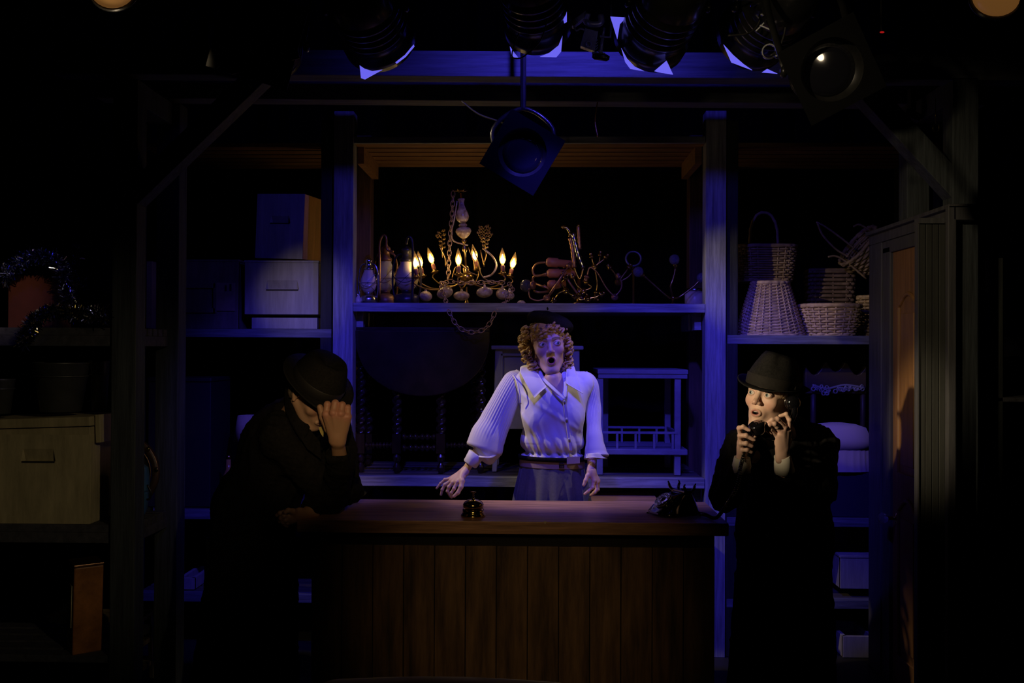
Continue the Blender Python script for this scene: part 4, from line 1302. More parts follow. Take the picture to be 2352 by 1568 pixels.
# orange tin
o = at(205, 1405, 4.1)
zl = .291
ot = thing('biscuit_tin', 'rusty orange tin with a pale label on the bottom wing rack', 'tin', (at(205, 0, 4.1).x, 4.1, zl), rot=(0, R(4), R(-52)))
T = PM[ot.name]
h = at(0, 1288, 4.1).z - zl
MB().box((-.055, -.06, 0), (.055, .06, h)).xform(T).build('tin_body', mat('rusty orange print', (.38, .15, .035), .5, var=.4, scale=12), ot, bevel=.006)
MB().box((-.03, -.064, h * .3), (.03, -.0605, h * .78)).xform(T).build('paper_label', mat('yellowed paper', (.45, .42, .24), .8), ot)
MB().box((-.058, -.063, h), (.058, .063, h + .012)).xform(T).build('tin_lid', COPPER, ot, bevel=.003)
# step stool
ALU = mat('scuffed aluminium', (0.30, 0.26, 0.18), 0.5, 0.5, var=.4, scale=16)
lx = at(335, 0, 4.6).x
sy_ = 4.62
stl = thing('step_ladder', 'small folding step ladder behind the left timber post', 'step ladder', (lx - .05, sy_, 0))
zt_ = at(0, 1410, sy_).z
for s, x in ((-1, lx - .22), (1, lx + .035)):
    MB().bar((x, sy_, zt_), (x + s * .055, sy_ - .10, .0), .02, .03, up=(0, 1, 0)).build('side_rail', ALU, stl, bevel=.002)
    MB().bar((x, sy_ + .04, zt_), (x + s * .03, sy_ + .34, .0), .018, .025, up=(0, 1, 0)).build('rear_leg', ALU, stl, bevel=.002)
m_ = mat('ribbed tread', (.22, .17, .08), .6, var=.3, scale=30)
for z, w, y in ((zt_ - .005, .0, sy_), (zt_ * .62, .02, sy_ - .04), (zt_ * .28, .04, sy_ - .07)):
    m = MB().box((lx - .22 - w, y - .10, z), (lx + .035 + w, y + .06, z + .02))
    for i in range(7):
        m.box((lx - .22 - w, y - .095 + i * .022, z + .02), (lx + .035 + w, y - .088 + i * .022, z + .024))
    m.build('tread', m_, stl, bevel=.001)
# thin upright brass strip and a crumpled rag above the ladder
tag(MB().box((at(306, 0, 4.5).x, 4.5, at(0, 1385, 4.5).z), (at(310, 0, 4.5).x, 4.51, at(0, 1280, 4.5).z)).bar((at(308, 0, 4.5).x, 4.505, 0), (at(308, 0, 4.5).x, 4.505, at(0, 1385, 4.5).z), .008, .008, up=(0, 1, 0)).build('garden_cane', COPPER), 'thin pale cane standing upright behind the left timber post', 'cane')
tag(MB().bar(at(306, 660, 4.75), at(308, 746, 4.75), .008, .01, up=(0, 1, 0)).bar(at(307, 746, 4.75), Vector((at(307, 0, 4.75).x, 4.75, 0)), .006, .008, up=(0, 1, 0)).build('blue_pole', mat('blue painted pole', (.2, .2, .6), .5)), 'thin blue pole beside the left timber post', 'pole')  # the pole itself is coloured blue

# ================================================================== right wing props (far right, almost dark)
ry = 4.2
RWR = thing('storage_rack', 'dark rack in the right wing with a strip of light on its shelf', 'rack', (2.15, ry, 0))
zs_ = at(0, 899, ry).z
MB().box((at(2288, 0, ry).x, ry, zs_ - .02), (2.9, ry + .4, zs_)).build('shelf', GREYW, RWR, bevel=.003)
MB().box((at(2288, 0, ry).x, ry, at(0, 1468, ry).z - .02), (2.9, ry + .4, at(0, 1468, ry).z)).build('shelf', GREYW, RWR, bevel=.003)
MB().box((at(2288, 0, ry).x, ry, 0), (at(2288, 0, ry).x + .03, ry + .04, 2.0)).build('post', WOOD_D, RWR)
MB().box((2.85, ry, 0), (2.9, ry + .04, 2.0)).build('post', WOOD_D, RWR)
hc = at(2300, 1180, ry + .1)
cz2 = at(0, 1468, ry).z
hp = thing('bentwood_chair', 'curved rim of a bentwood chair back glinting at the right edge', 'chair', (hc.x + .05, ry + .31, cz2))
pts = curve([Vector((hc.x - .10, ry + .31, cz2)), at(2262, 1100, ry + .31), at(2270, 1030, ry + .31), at(2310, 1011, ry + .31), at(2340, 1024, ry + .31), at(2362, 1060, ry + .31), Vector((hc.x + .22, ry + .31, cz2))], 6)
MB().tube(pts, .010, 8).build('back_hoop', mat('olive varnished beech', (.16, .14, .06), .2, coat=.6), hp, smooth=True)
MB().tube([Vector((hc.x - .1, ry + .31, cz2 + .12)), Vector((hc.x + .22, ry + .31, cz2 + .12))], .008, 8).build('cross_rail', MATS['olive varnished beech'], hp, smooth=True)
cb = at(2262, 1290, ry - .02)
sc2 = thing('suitcase', 'dark suitcase with a rounded pale corner low in the right wing', 'suitcase', (2.2, ry, .56))
zc0, zc1 = at(0, 1460, ry).z + .004, at(0, 1275, ry).z
MB().box((cb.x, ry + .05, zc0), (2.6, ry + .22, zc1)).build('case_body', mat('worn dark leatherette', (.03, .022, .015), .6, var=.4, scale=10), sc2, bevel=.02)
MB().tube(curve([Vector((cb.x - .002, ry + .045, zc1 - .06)), Vector((cb.x + .002, ry + .045, zc1 - .02)), Vector((cb.x + .03, ry + .045, zc1 + .001)), Vector((cb.x + .12, ry + .045, zc1 + .002))], 5), .006, 7).build('corner_piping', mat('tan piping', (.2, .14, .08), .6), sc2, smooth=True)
tag(MB().tube(curve([at(2142, 284, 4.05), at(2143, 297, 4.05), at(2149, 301, 4.05), at(2156, 297, 4.05), at(2156, 283, 4.05)], 5), .0028, 7).tube([at(2149, 284, 4.05), at(2149, 225, 4.05)], .0025, 6).build('shackle_hook', BRIGHTBRASS, smooth=True), 'small brass U hook hanging beside the right diagonal brace', 'hook')
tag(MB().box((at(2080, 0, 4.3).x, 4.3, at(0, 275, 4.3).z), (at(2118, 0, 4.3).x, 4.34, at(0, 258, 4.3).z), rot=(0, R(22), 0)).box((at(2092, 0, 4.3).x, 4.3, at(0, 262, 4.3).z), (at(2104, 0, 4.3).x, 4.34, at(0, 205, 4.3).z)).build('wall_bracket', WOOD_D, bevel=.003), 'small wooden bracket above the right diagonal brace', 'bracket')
tag(MB().box((at(2238, 0, 4.15).x, 4.15, 0), (at(2243, 0, 4.15).x, 4.17, at(0, 470, 4.15).z)).build('timber_batten', FRAME_V), 'thin upright batten just right of the right timber post', 'batten')

# ================================================================== lighting rig
RY = 3.15
SPB = mat('black spotlight paint', (0.014, 0.014, 0.013), 0.28, var=0.3, scale=18, coat=.3)
GELF = mat('white card gel frame', (0.55, 0.55, 0.60), 0.6)
GELD = mat('dusty black gel frame', (0.022, 0.021, 0.017), 0.6, var=.3, scale=10)
GELB = mat('blue gel sheet', (0.05, 0.05, 0.6), 0.3, trans=.4, emit=(0.10, 0.09, 1.0), estr=0.9)
rig = thing('lighting_bar', 'black scaffold tube carrying the stage spotlights across the top', 'pipe', (0, RY + .02, 2.98))
MB().tube([(-2.6, RY, 3.02), (2.6, RY, 3.02)], .024, 14).build('pipe', BLACKM, rig, smooth=True)
for x in (-2.3, 2.3):
    MB().tube([(x, RY, 3.02), (x, RY, 4.2)], .010, 8).build('suspension_rod', BLACKM, rig)


def parcan(label, front, aim, r, L, frame=None, group='stage spotlights on the bar', gel=None, ribs=4, bulge=1.0, yoke=True, lens=True, frm_rot=0.0):
    """a can spotlight: front = centre of its mouth, aim = unit direction it points"""
    front = Vector(front)
    ax = Vector(aim).normalized()
    back = front - ax * L
    s_ = thing('stage_spotlight', label, 'spotlight', back, group=group)
    pr = [(.0, 0), (r * .35, .004), (r * .62, L * .06), (r * .80 * bulge, L * .18), (r * .86 * bulge, L * .38)]
    for i in range(ribs):
        t = .42 + i * .09
        pr += [(r * .86, L * t), (r * .93, L * (t + .02)), (r * .93, L * (t + .045)), (r * .86, L * (t + .065))]
    pr += [(r * .9, L * .85), (r * 1.0, L * .9), (r * 1.0, L), (r * .95, L), (r * .93, L * .88), (r * .3, L * .84)]
    MB().lathe(pr, back, ax, 36).build('can', SPB, s_, smooth=True)
    if lens:
        MB().lathe([(r * .92, L * .86), (r * .5, L * .88), (.0005, L * .885)], back, ax, 32).build('lens', mat('dark lens glass', (.01, .01, .014), .08, coat=1.0), s_, smooth=True)
    if yoke:
        side = ax.cross(Vector((0, 0, 1)))
        side = side.normalized() if side.length > .1 else Vector((1, 0, 0))
        mid = back + ax * L * .5
        top = Vector((mid.x, RY, 3.0))
        if abs(mid.x - top.x) < .5:
            pts = [mid + side * r * 1.02, mid + side * r * 1.12 + (top - mid) * .5, top + side * .03, top - side * .03, mid - side * r * 1.12 + (top - mid) * .5, mid - side * r * 1.02]
            MB().tube(curve(pts, 5), .012, 6, flat=.35).build('yoke', SPB, s_, smooth=True)
        for sg in (1, -1):
            MB().lathe([(.006, 0), (.016, .004), (.018, .014), (.010, .02)], mid + side * sg * r * .98, side * sg, 12).build('tilt_knob', SPB, s_, smooth=True)
    if frame is not None:
        q = Vector((0, 0, 1)).rotation_difference(ax) @ Vector((1, 0, 0))
        u = (Matrix.Rotation(frm_rot, 3, ax) @ q).normalized()
        v = ax.cross(u)
        hw = r * (1.14 if lens and frame is not GELF else .90)
        fr_ = MB()
        c = front + ax * .004
        # square plate with a round hole
        n = 32
        outer, inner = [], []
        for i in range(n):
            a = 2 * PI * i / n
            ca, sa = math.cos(a), math.sin(a)
            m_ = 1 / max(abs(ca), abs(sa))
            outer.append(c + u * (hw * ca * m_) + v * (hw * sa * m_))
            inner.append(c + u * (r * .88 * ca) + v * (r * .88 * sa))
        vs = outer + inner + [p + ax * .003 for p in outer] + [p + ax * .003 for p in inner]
        fs = []
        for i in range(n):
            j = (i + 1) % n
            fs += [(i, n + i, n + j, j), (2 * n + i, 2 * n + j, 3 * n + j, 3 * n + i), (i, j, 2 * n + j, 2 * n + i), (n + i, 3 * n + i, 3 * n + j, n + j)]
        fr_._add(vs, fs)
        fr_.build('gel_frame', frame, s_)
        if gel:
            MB()._add([c + ax * .001 + u * (r * .9 * math.cos(2 * PI * i / n)) + v * (r * .9 * math.sin(2 * PI * i / n)) for i in range(n)], [tuple(range(n))]).build('gel_sheet', gel, s_)
    return s_


def axis_px(fx, fy, bx, by, dyb, Y):
    return at(fx, fy, Y), (at(fx, fy, Y) - at(bx, by, Y + dyb))


# unlit can facing the house, its square dusty frame toward us
c = at(592, 86, 3.0)
parcan('unlit spotlight with a dusty square frame facing the camera, top left', c, (.04, -1, -.12), .116, .30, GELD, frm_rot=R(-14))
s_ = bpy.data.objects['stage_spotlight']
for (x, y) in ((538, 160), (678, 127)):
    MB().box(tuple(at(x - 10, y + 9, 2.985)), tuple(at(x + 8, y - 8, 2.985) + Vector((0, .006, 0))), rot=(0, R(-15), 0)).build('tape_patch', mat('yellowing tape', (.16, .13, .07), .7, bump=.4, scale=40), s_)
m = MB().tube([at(484, 30, 3.0), at(512, 100, 3.0), at(530, 168, 3.0)], .006, 7)
m.build('frame_clip', SPB, s_, smooth=True)
f, ax_ = axis_px(872, 92, 822, -20, -.26, 3.30)
parcan('black ribbed spotlight with a glowing violet gel edge, left of centre', f, ax_, .128, .36, None, gel=GELB, frm_rot=R(30))
f, ax_ = axis_px(1236, 62, 1216, -60, -.24, 3.30)
parcan('black ribbed spotlight with a hanging safety cord, centre top', f, ax_, .118, .36, None, gel=GELB, frm_rot=R(12))
f, ax_ = axis_px(1492, 92, 1556, -30, -.26, 3.28)
parcan('large black ribbed spotlight with a strap, right of centre', f, ax_, .128, .38, None, gel=GELB, frm_rot=R(20))
f, ax_ = axis_px(1726, 84, 1806, -10, -.26, 3.32)
parcan('dark spotlight with tangled cables and a lit gel edge, upper right', f, ax_, .128, .36, None, gel=GELB, frm_rot=R(35))
c = at(1910, 160, 2.62)
parcan('unlit round spotlight almost black against the dark, far upper right', c, (-.05, -1, -.25), .096, .24, mat('shade black gel frame', (.006, .006, .006), .8, spec=.05), frm_rot=R(25))  # frame coloured blacker than the others to stand in for deep shade
c = at(1200, 350, 3.75)
dsp = parcan('spotlight behind a diamond turned blue black frame over the upper shelf', c, (-.02, -1, -.10), .108, .22, mat('navy card gel frame', (.004, .004, .006), .95, spec=.02), frm_rot=R(58), yoke=False)
dm = c + Vector((0, .11, 0))
MB().tube(curve([dm + Vector((-.105, 0, 0)), dm + Vector((-.12, 0, .12)), dm + Vector((0, 0, .20)), dm + Vector((.12, 0, .12)), dm + Vector((.105, 0, 0))], 6), .009, 6).build('yoke', SPB, dsp, smooth=True)
MB().tube([dm + Vector((0, 0, .20)), Vector((dm.x, dm.y, 4.2))], .012, 8).build('drop_rod', SPB, dsp)
GLOWG = mat('glowing violet gel', (0.1, 0.1, 0.6), 0.4, emit=(0.17, 0.15, 1.0), estr=0.85)
_sp = [o for o in bpy.data.objects if o.name.startswith('stage_spotlight') and 'ribbed' in o.get('label', '') or 'tangled' in o.get('label', '')]
_by = {('left of centre' if 'left of' in o['label'] else 'centre top' if 'centre top' in o['label'] else 'right of centre' if 'right of' in o['label'] else 'upper right'): o for o in _sp}
for k_, polys in {'left of centre': [[(826, 150), (829, 179), (838, 182), (878, 160), (855, 163), (838, 158)], [(908, 143), (930, 126), (950, 102), (952, 106), (932, 130), (911, 146)]],
                  'centre top': [[(1240, 130), (1262, 121), (1283, 104), (1292, 82), (1289, 118), (1278, 131)], [(1171, 106), (1175, 130), (1192, 134), (1182, 122)], [(1290, 30), (1302, 8), (1302, 50), (1296, 53)]],
                  'right of centre': [[(1427, 110), (1436, 142), (1448, 158), (1480, 163), (1458, 153), (1440, 134)], [(1503, 163), (1531, 139), (1546, 171), (1520, 167)], [(1402, 38), (1438, 40), (1424, 55), (1418, 90)]],
                  'upper right': [[(1662, 102), (1680, 143), (1728, 161), (1708, 147), (1684, 126)], [(1750, 166), (1762, 158), (1786, 169)]]}.items():
    for pl in polys:
        pp = [at(x, y, 3.20) for x, y in pl]
        n_ = len(pp)
        MB()._add(pp + [p + Vector((0, .003, 0)) for p in pp], [tuple(range(n_)), tuple(range(2 * n_ - 1, n_ - 1, -1))] + [(i, i + n_, (i + 1) % n_ + n_, (i + 1) % n_) for i in range(n_)]).build('gel_sheet', GLOWG, _by[k_])
# spotlights at the two top corners, warm light in their lenses
LIT = mat('warm lit fresnel lens', (0.5, 0.3, 0.12), 0.3, emit=(1.0, 0.42, 0.10), estr=.10, var=.0)
for c, aim, lb in ((at(262, 6, 2.4), (.55, -.5, -.8), 'warm glowing spotlight lens at the top left corner'), (at(2284, 26, 2.4), (-.55, -.45, -.8), 'warm glowing spotlight lens at the top right corner')):
    s_ = parcan(lb, c + Vector((0, 0, .03)), aim, .062, .22, None, yoke=False, lens=False)
    ax_ = Vector(aim).normalized()
    b0 = c + Vector((0, 0, .03)) - ax_ * .01
    MB().lathe([(.056, 0), (.05, .008), (.03, .016), (.0005, .02)], b0, ax_, 28, rf=lambda a, h: 1).build('fresnel_lens', LIT, s_, smooth=True)
    MB().tube([b0 - ax_ * .1, Vector((b0.x, b0.y + .1, 4.2))], .010, 8).build('drop_rod', SPB, s_)

# clamp with plates and a T handle between the centre spotlights
CL = mat('bare steel fitting', (0.42, 0.42, 0.46), 0.35, 0.5, var=.25, scale=20)
cy2 = 3.30
cl = thing('rig_clamp', 'steel hook clamp with a bolt handle hanging between the centre spotlights', 'clamp', at(1365, 20, cy2))


def quad(mb, pts, d=.03, Y=cy2):
    return mb._add([at(x, y, Y) for x, y in pts] + [at(x, y, Y) + Vector((0, d, 0)) for x, y in pts], [(0, 1, 2, 3), (7, 6, 5, 4), (0, 4, 5, 1), (1, 5, 6, 2), (2, 6, 7, 3), (3, 7, 4, 0)])


quad(MB(), [(1344, 64), (1374, 72), (1366, 117), (1333, 105)]).build('side_plate', CL, cl, bevel=.002)
quad(MB(), [(1347, 50), (1376, 58), (1374, 72), (1344, 63)], .026).build('hook_jaw', SPB, cl, bevel=.002)
quad(MB(), [(1309, 51), (1345, 24), (1350, 36), (1317, 61)], .03).build('locking_arm', CL, cl, bevel=.002)
m = MB()
for i in range(4):
    a, b = at(1313 + i * 3.4, 48 - i * 2.6, cy2 - .002), at(1320 + i * 3.4, 58 - i * 2.6, cy2 - .002)
    m.tube([a, b], .0012, 5)
m.build('arm_grooves', SPB, cl)
MB().torus(at(1352, 101, cy2 - .004), .009, .0035, (0, 1, 0), 16, 6).ball(at(1350, 107, cy2 - .004), .006, 8, 6).build('stamped_eye', CL, cl, smooth=True)
MB().tube(curve([at(1350, 30, cy2), at(1346, 46, cy2 + .01), at(1352, 54, cy2), at(1366, 56, cy2), at(1380, 52, cy2), at(1380, 34, cy2)], 5), .011, 8).build('pipe_hook', CL, cl, smooth=True)
MB().tube([at(1384, 88, cy2), at(1380, 122, cy2)], .0055, 10).tube([at(1380, 116, cy2), at(1379, 121, cy2)], .008, 8).tube([at(1388, 64, cy2), at(1385, 82, cy2)], .004, 8).build('bolt', CL, cl, smooth=True)
MB().tube([at(1360, 121, cy2), at(1377, 124, cy2)], .005, 8).tube([at(1383, 124, cy2), at(1390, 124, cy2)], .005, 8).build('tee_handle', CL, cl, smooth=True)
MB().lathe([(.006, -.03), (.012, -.02), (.012, .02), (.006, .03)], at(1380, 131, cy2), (1, 0, -.15), 12).build('rubber_grip', SPB, cl, smooth=True)
MB().tube([at(1378, 83, cy2), at(1402, 86, cy2), at(1404, 50, cy2), at(1404, 10, cy2)], .004, 6).build('safety_bracket', CL, cl, smooth=True)
m = MB()
for i in range(4):
    m.tube([at(1367, 115 - i * 6, cy2 - .003), at(1373, 109 - i * 6, cy2 - .003)], .0015, 5)
m.tube(curve([at(1318, 61, cy2), at(1324, 70, cy2), at(1333, 66, cy2), at(1342, 68, cy2)], 5), .003, 6)
m.build('threaded_edge', CL, cl, smooth=True)

CAB = mat('black rubber cable', (0.02, 0.018, 0.016), 0.45)
CORDY = mat('yellowish safety cord', (0.35, 0.27, 0.10), 0.6)
tag(MB().tube(curve([at(1262, -20, 3.12), at(1258, 40, 3.12), at(1240, 95, 3.13), at(1205, 128, 3.14), at(1188, 134, 3.14), at(1176, 128, 3.14), at(1182, 100, 3.13), at(1192, 76, 3.13)], 7), .0022, 6).build('safety_cord', CORDY, smooth=True), 'thin yellow cord looping in front of the centre spotlight', 'cord')
cab_specs = [([(1530, -30), (1600, -6), (1720, 0), (1790, 20), (1804, 60), (1790, 110), (1770, 128)], 3.05, 'cable hanging in a loop over the upper right spotlight'),
             ([(1745, 10), (1744, 50), (1720, 76), (1672, 82)], 3.06, 'thin cable drooping across the front of the upper right spotlight'),
             ([(480, -10), (482, 20), (486, 50)], 2.95, 'short shiny cable left of the dusty framed spotlight'),
             ([(1374, 226), (1369, 256), (1367, 280), (1373, 314)], 4.41, 'orange cable end dangling right of the diamond framed spotlight'),  # copper coloured, unlike the black cables
             ([(1060, 232), (1100, 262), (1150, 280), (1190, 300)], 3.9, 'dark cable sagging to the diamond framed spotlight')]
for pts, Y, lb in cab_specs:
    tag(MB().tube(curve([at(x, y, Y) for x, y in pts], 6), .0035, 6).build('cable', COPPER if 'orange' in lb else CAB, smooth=True), lb, 'cable')
# tangle of small clips on the upper right spotlight
m = MB()
for i in range(14):
    p = at(random.uniform(1735, 1785), random.uniform(5, 60), 3.04)
    m.bar(p, p + Vector((random.uniform(-.03, .03), random.uniform(-.02, .02), random.uniform(-.03, .03))), .007, .004)
m.torus(at(1766, 118, 3.06), .022, .004, (0, 1, .3), 16, 6)
m.ball(at(1784, 128, 3.05), .009, 8, 6)
tag(m.build('cable_clips', TINM), 'bunch of metal clips and tie wraps by the upper right spotlight', 'clips', kind='stuff')
_led = tag(MB().ball(at(2026, 74, 3.2), (.008, .004, .003), 8, 6).build('indicator_light', mat('red indicator', (.5, 0, 0), .5, emit=(1, .02, .02), estr=.35)), 'tiny red indicator light in the dark at the upper right', 'indicator')
MB().tube([at(2026, 74, 3.2) + Vector((0, .004, .002)), at(2026, 74, 3.2) + Vector((0, .01, .05)), Vector((at(2026, 74, 3.2).x, 3.21, 4.2))], .003, 6).build('wire', CAB, _led)
# seat back in the auditorium at the bottom edge
tag(loft([(0, 0, 0, .50, .06), (0, 0, .38, .50, .07), (0, 0, .50, .46, .06), (0, 0, .56, .30, .05), (0, 0, .575, .1, .02)], M=Matrix.Translation((at(1030, 0, 2.4).x, 2.4, .195))).build('audience_seat', mat('dark red plush', (.035, .012, .01), .9, sheen=.4), smooth=True), 'dark rounded seat back at the very bottom edge in front of the counter', 'seat')
# ================================================================== sculpting: smooth unions of round shapes on a grid
class Sdf:
    def __init__(s, lo, hi, h):
        s.lo, s.h = np.array(lo, float), h
        s.n = np.ceil((np.array(hi) - s.lo) / h).astype(int) + 1
        s.ax = [(s.lo[i] + h * np.arange(s.n[i])).astype(np.float32) for i in range(3)]
        s.d = np.full(tuple(s.n), 0.5, np.float32)

    def _sl(s, lo, hi):
        a = np.clip(np.floor((np.array(lo) - s.lo) / s.h).astype(int), 0, s.n)
        b = np.clip(np.ceil((np.array(hi) - s.lo) / s.h).astype(int) + 1, 0, s.n)
        return tuple(slice(int(a[i]), int(b[i])) for i in range(3))

    def _grid(s, sl):
        return (s.ax[0][sl[0]][:, None, None], s.ax[1][sl[1]][None, :, None], s.ax[2][sl[2]][None, None, :])

    def _mix(s, sl, v, k, sub):
        o = s.d[sl]
        if o.size == 0:
            return
        if sub:
            h = np.clip(.5 - .5 * (o + v) / k, 0, 1)
            s.d[sl] = o * (1 - h) - v * h + k * h * (1 - h)
        else:
            h = np.clip(.5 + .5 * (o - v) / k, 0, 1)
            s.d[sl] = o * (1 - h) + v * h - k * h * (1 - h)

    def cap(s, a, b, ra, rb=None, k=.01, sub=False, flat=None, bul=0.0):
        """round cone a->b; flat=(direction, ratio) squashes it along direction"""
        rb = ra if rb is None else rb
        a, b = np.array(a, float), np.array(b, float)
        m = max(ra, rb) * (1 + abs(bul)) + k + 2 * s.h
        sl = s._sl(np.minimum(a, b) - m, np.maximum(a, b) + m)
        X, Y, Z = s._grid(sl)
        ab = b - a
        L2 = max(1e-12, float(ab @ ab))
        px, py, pz = X - a[0], Y - a[1], Z - a[2]
        t = np.clip((px * ab[0] + py * ab[1] + pz * ab[2]) / L2, 0, 1)
        qx, qy, qz = px - t * ab[0], py - t * ab[1], pz - t * ab[2]
        if flat is not None:
            f = np.array(flat[0], float)
            f /= np.linalg.norm(f)
            c = (qx * f[0] + qy * f[1] + qz * f[2]) * (1 / flat[1] - 1)
            qx, qy, qz = qx + c * f[0], qy + c * f[1], qz + c * f[2]
        r = ra + (rb - ra) * t
        if bul:
            r = r * (1 + bul * 4 * t * (1 - t))
        v = np.sqrt(qx * qx + qy * qy + qz * qz) - r
        if flat is not None:
            v = v * min(1.0, flat[1] * 1.35)
        s._mix(sl, v.astype(np.float32), k, sub)
        return s

    def ell(s, c, r, Rm=None, k=.01, sub=False):
        c, r = np.array(c, float), np.array(r, float)
        m = r.max() + k + 2 * s.h
        sl = s._sl(c - m, c + m)
        X, Y, Z = s._grid(sl)
        px, py, pz = X - c[0], Y - c[1], Z - c[2]
        if Rm is not None:
            Q = np.array(Rm, float)
            px, py, pz = (px * Q[0, i] + py * Q[1, i] + pz * Q[2, i] for i in range(3))
        k0 = np.sqrt((px / r[0]) ** 2 + (py / r[1]) ** 2 + (pz / r[2]) ** 2)
        k1 = np.sqrt((px / r[0] ** 2) ** 2 + (py / r[1] ** 2) ** 2 + (pz / r[2] ** 2) ** 2)
        v = k0 * (k0 - 1) / np.maximum(k1, 1e-6)
        s._mix(sl, v.astype(np.float32), k, sub)
        return s

    def chain(s, pts, rs, k=.006, **kw):
        for i in range(len(pts) - 1):
            s.cap(pts[i], pts[i + 1], rs[i], rs[i + 1], k, **kw)
        return s

    def plane_cut(s, p, n, k=.004):
        """keep the side the normal points away from"""
        n = np.array(n, float)
        n /= np.linalg.norm(n)
        X, Y, Z = s._grid((slice(None),) * 3)
        v = (X - p[0]) * n[0] + (Y - p[1]) * n[1] + (Z - p[2]) * n[2]
        s.d = np.maximum(s.d, v.astype(np.float32))
        return s

    def disp(s, fn):
        X, Y, Z = s._grid((slice(None),) * 3)
        s.d = s.d + fn(X, Y, Z).astype(np.float32)
        return s

    def mesh(s):
        d, n = s.d, s.n
        d[0, :, :] = d[-1, :, :] = d[:, 0, :] = d[:, -1, :] = d[:, :, 0] = d[:, :, -1] = np.maximum(.01, 0)
        ins = d < 0
        c = np.zeros(tuple(n - 1), np.int8)
        for i in (0, 1):
            for j in (0, 1):
                for l in (0, 1):
                    c += ins[i:n[0] - 1 + i, j:n[1] - 1 + j, l:n[2] - 1 + l]
        act = (c > 0) & (c < 8)
        I = np.argwhere(act)
        idx = np.full(act.shape, -1, np.int64)
        idx[act] = np.arange(len(I))
        acc = np.zeros((len(I), 3))
        cnt = np.zeros(len(I))
        cor = [(i, j, l) for i in (0, 1) for j in (0, 1) for l in (0, 1)]
        val = {q: d[I[:, 0] + q[0], I[:, 1] + q[1], I[:, 2] + q[2]] for q in cor}
        for q in cor:
            for a in range(3):
                if q[a]:
                    continue
                q2 = list(q)
                q2[a] = 1
                v0, v1 = val[q], val[tuple(q2)]
                m = (v0 < 0) != (v1 < 0)
                t = v0[m] / (v0[m] - v1[m])
                p = np.array(q, float)[None].repeat(m.sum(), 0)
                p[:, a] = t
                acc[m] += p
                cnt[m] += 1
        V = (I + acc / cnt[:, None]) * s.h + s.lo
        F = []
        for a in range(3):
            b, e = (a + 1) % 3, (a + 2) % 3
            s0 = [slice(None)] * 3
            s1 = [slice(None)] * 3
            s0[a] = slice(0, -1)
            s1[a] = slice(1, None)
            A, B = ins[tuple(s0)], ins[tuple(s1)]
            E = np.argwhere(A != B)
            ok = (E[:, b] > 0) & (E[:, e] > 0) & (E[:, b] < n[b] - 1) & (E[:, e] < n[e] - 1)
            E = E[ok]
            fl = A[E[:, 0], E[:, 1], E[:, 2]]
            q = []
            for ob, oe in ((1, 1), (0, 1), (0, 0), (1, 0)):
                k_ = E.copy()
                k_[:, b] -= ob
                k_[:, e] -= oe
                q.append(idx[k_[:, 0], k_[:, 1], k_[:, 2]])
            Q = np.stack(q, 1)
            Q[~fl] = Q[~fl][:, ::-1]
            F.append(Q)
        return V, np.concatenate(F)


def mesh_obj(name, pieces, m, parent, paint=None, smooth_it=0):
    """pieces: [(V, F)...] joined into one mesh; paint(V) -> colours"""
    Vs, Fs, o = [], [], 0
    for V, F in pieces:
        Vs.append(V)
        Fs.append(F + o)
        o += len(V)
    V, F = np.concatenate(Vs), np.concatenate(Fs)
    for _ in range(smooth_it):
        e = np.concatenate([F[:, [0, 1]], F[:, [1, 2]], F[:, [2, 3]], F[:, [3, 0]]])
        acc = np.zeros_like(V)
        cn = np.zeros(len(V))
        np.add.at(acc, e[:, 0], V[e[:, 1]])
        np.add.at(cn, e[:, 0], 1)
        V = .45 * V + .55 * acc / np.maximum(cn, 1)[:, None]
    inv = np.array(PM.get(parent.name, Matrix()).inverted()) if parent else np.eye(4)
    L = V @ inv[:3, :3].T + inv[:3, 3]
    me = bpy.data.meshes.new(name)
    me.vertices.add(len(L))
    me.vertices.foreach_set('co', L.astype(np.float32).ravel())
    me.loops.add(F.size)
    me.loops.foreach_set('vertex_index', F.astype(np.int32).ravel())
    me.polygons.add(len(F))
    me.polygons.foreach_set('loop_start', np.arange(0, F.size, 4, dtype=np.int32))
    me.polygons.foreach_set('loop_total', np.full(len(F), 4, np.int32))
    me.polygons.foreach_set('use_smooth', np.ones(len(F), bool))
    me.update(calc_edges=True)
    me.validate()
    if paint is not None:
        C = np.concatenate([np.clip(paint(V), 0, 1), np.ones((len(V), 1))], 1).astype(np.float32)
        at_ = me.color_attributes.new('skin_colour', 'FLOAT_COLOR', 'POINT')
        at_.data.foreach_set('color', C.ravel())
    me.materials.append(m)
    ob = bpy.data.objects.new(name, me)
    COL.objects.link(ob)
    if parent:
        ob.parent = parent
        PM[ob.name] = PM.get(parent.name, Matrix())
    return ob


class HeadFrame:
    """head local frame: face looks along -y, z up, x to the figure's left; anchored by the point between the eyes"""

    def __init__(s, eye_mid, yaw, pitch, roll, scale):
        s.R = (Matrix.Rotation(R(yaw), 3, 'Z') @ Matrix.Rotation(R(pitch), 3, 'X') @ Matrix.Rotation(R(roll), 3, 'Y'))
        s.s = scale
        s.o = Vector(eye_mid) - s.R @ (Vector((0, -.082, .003)) * scale)

    def w(s, x, y, z):
        return s.o + s.R @ (Vector((x, y, z)) * s.s)

    def d(s, x, y, z):
        return s.R @ Vector((x, y, z))

    def loc(s, V):
        Rm = np.array(s.R)
        return ((V - np.array(s.o)) @ Rm) / s.s


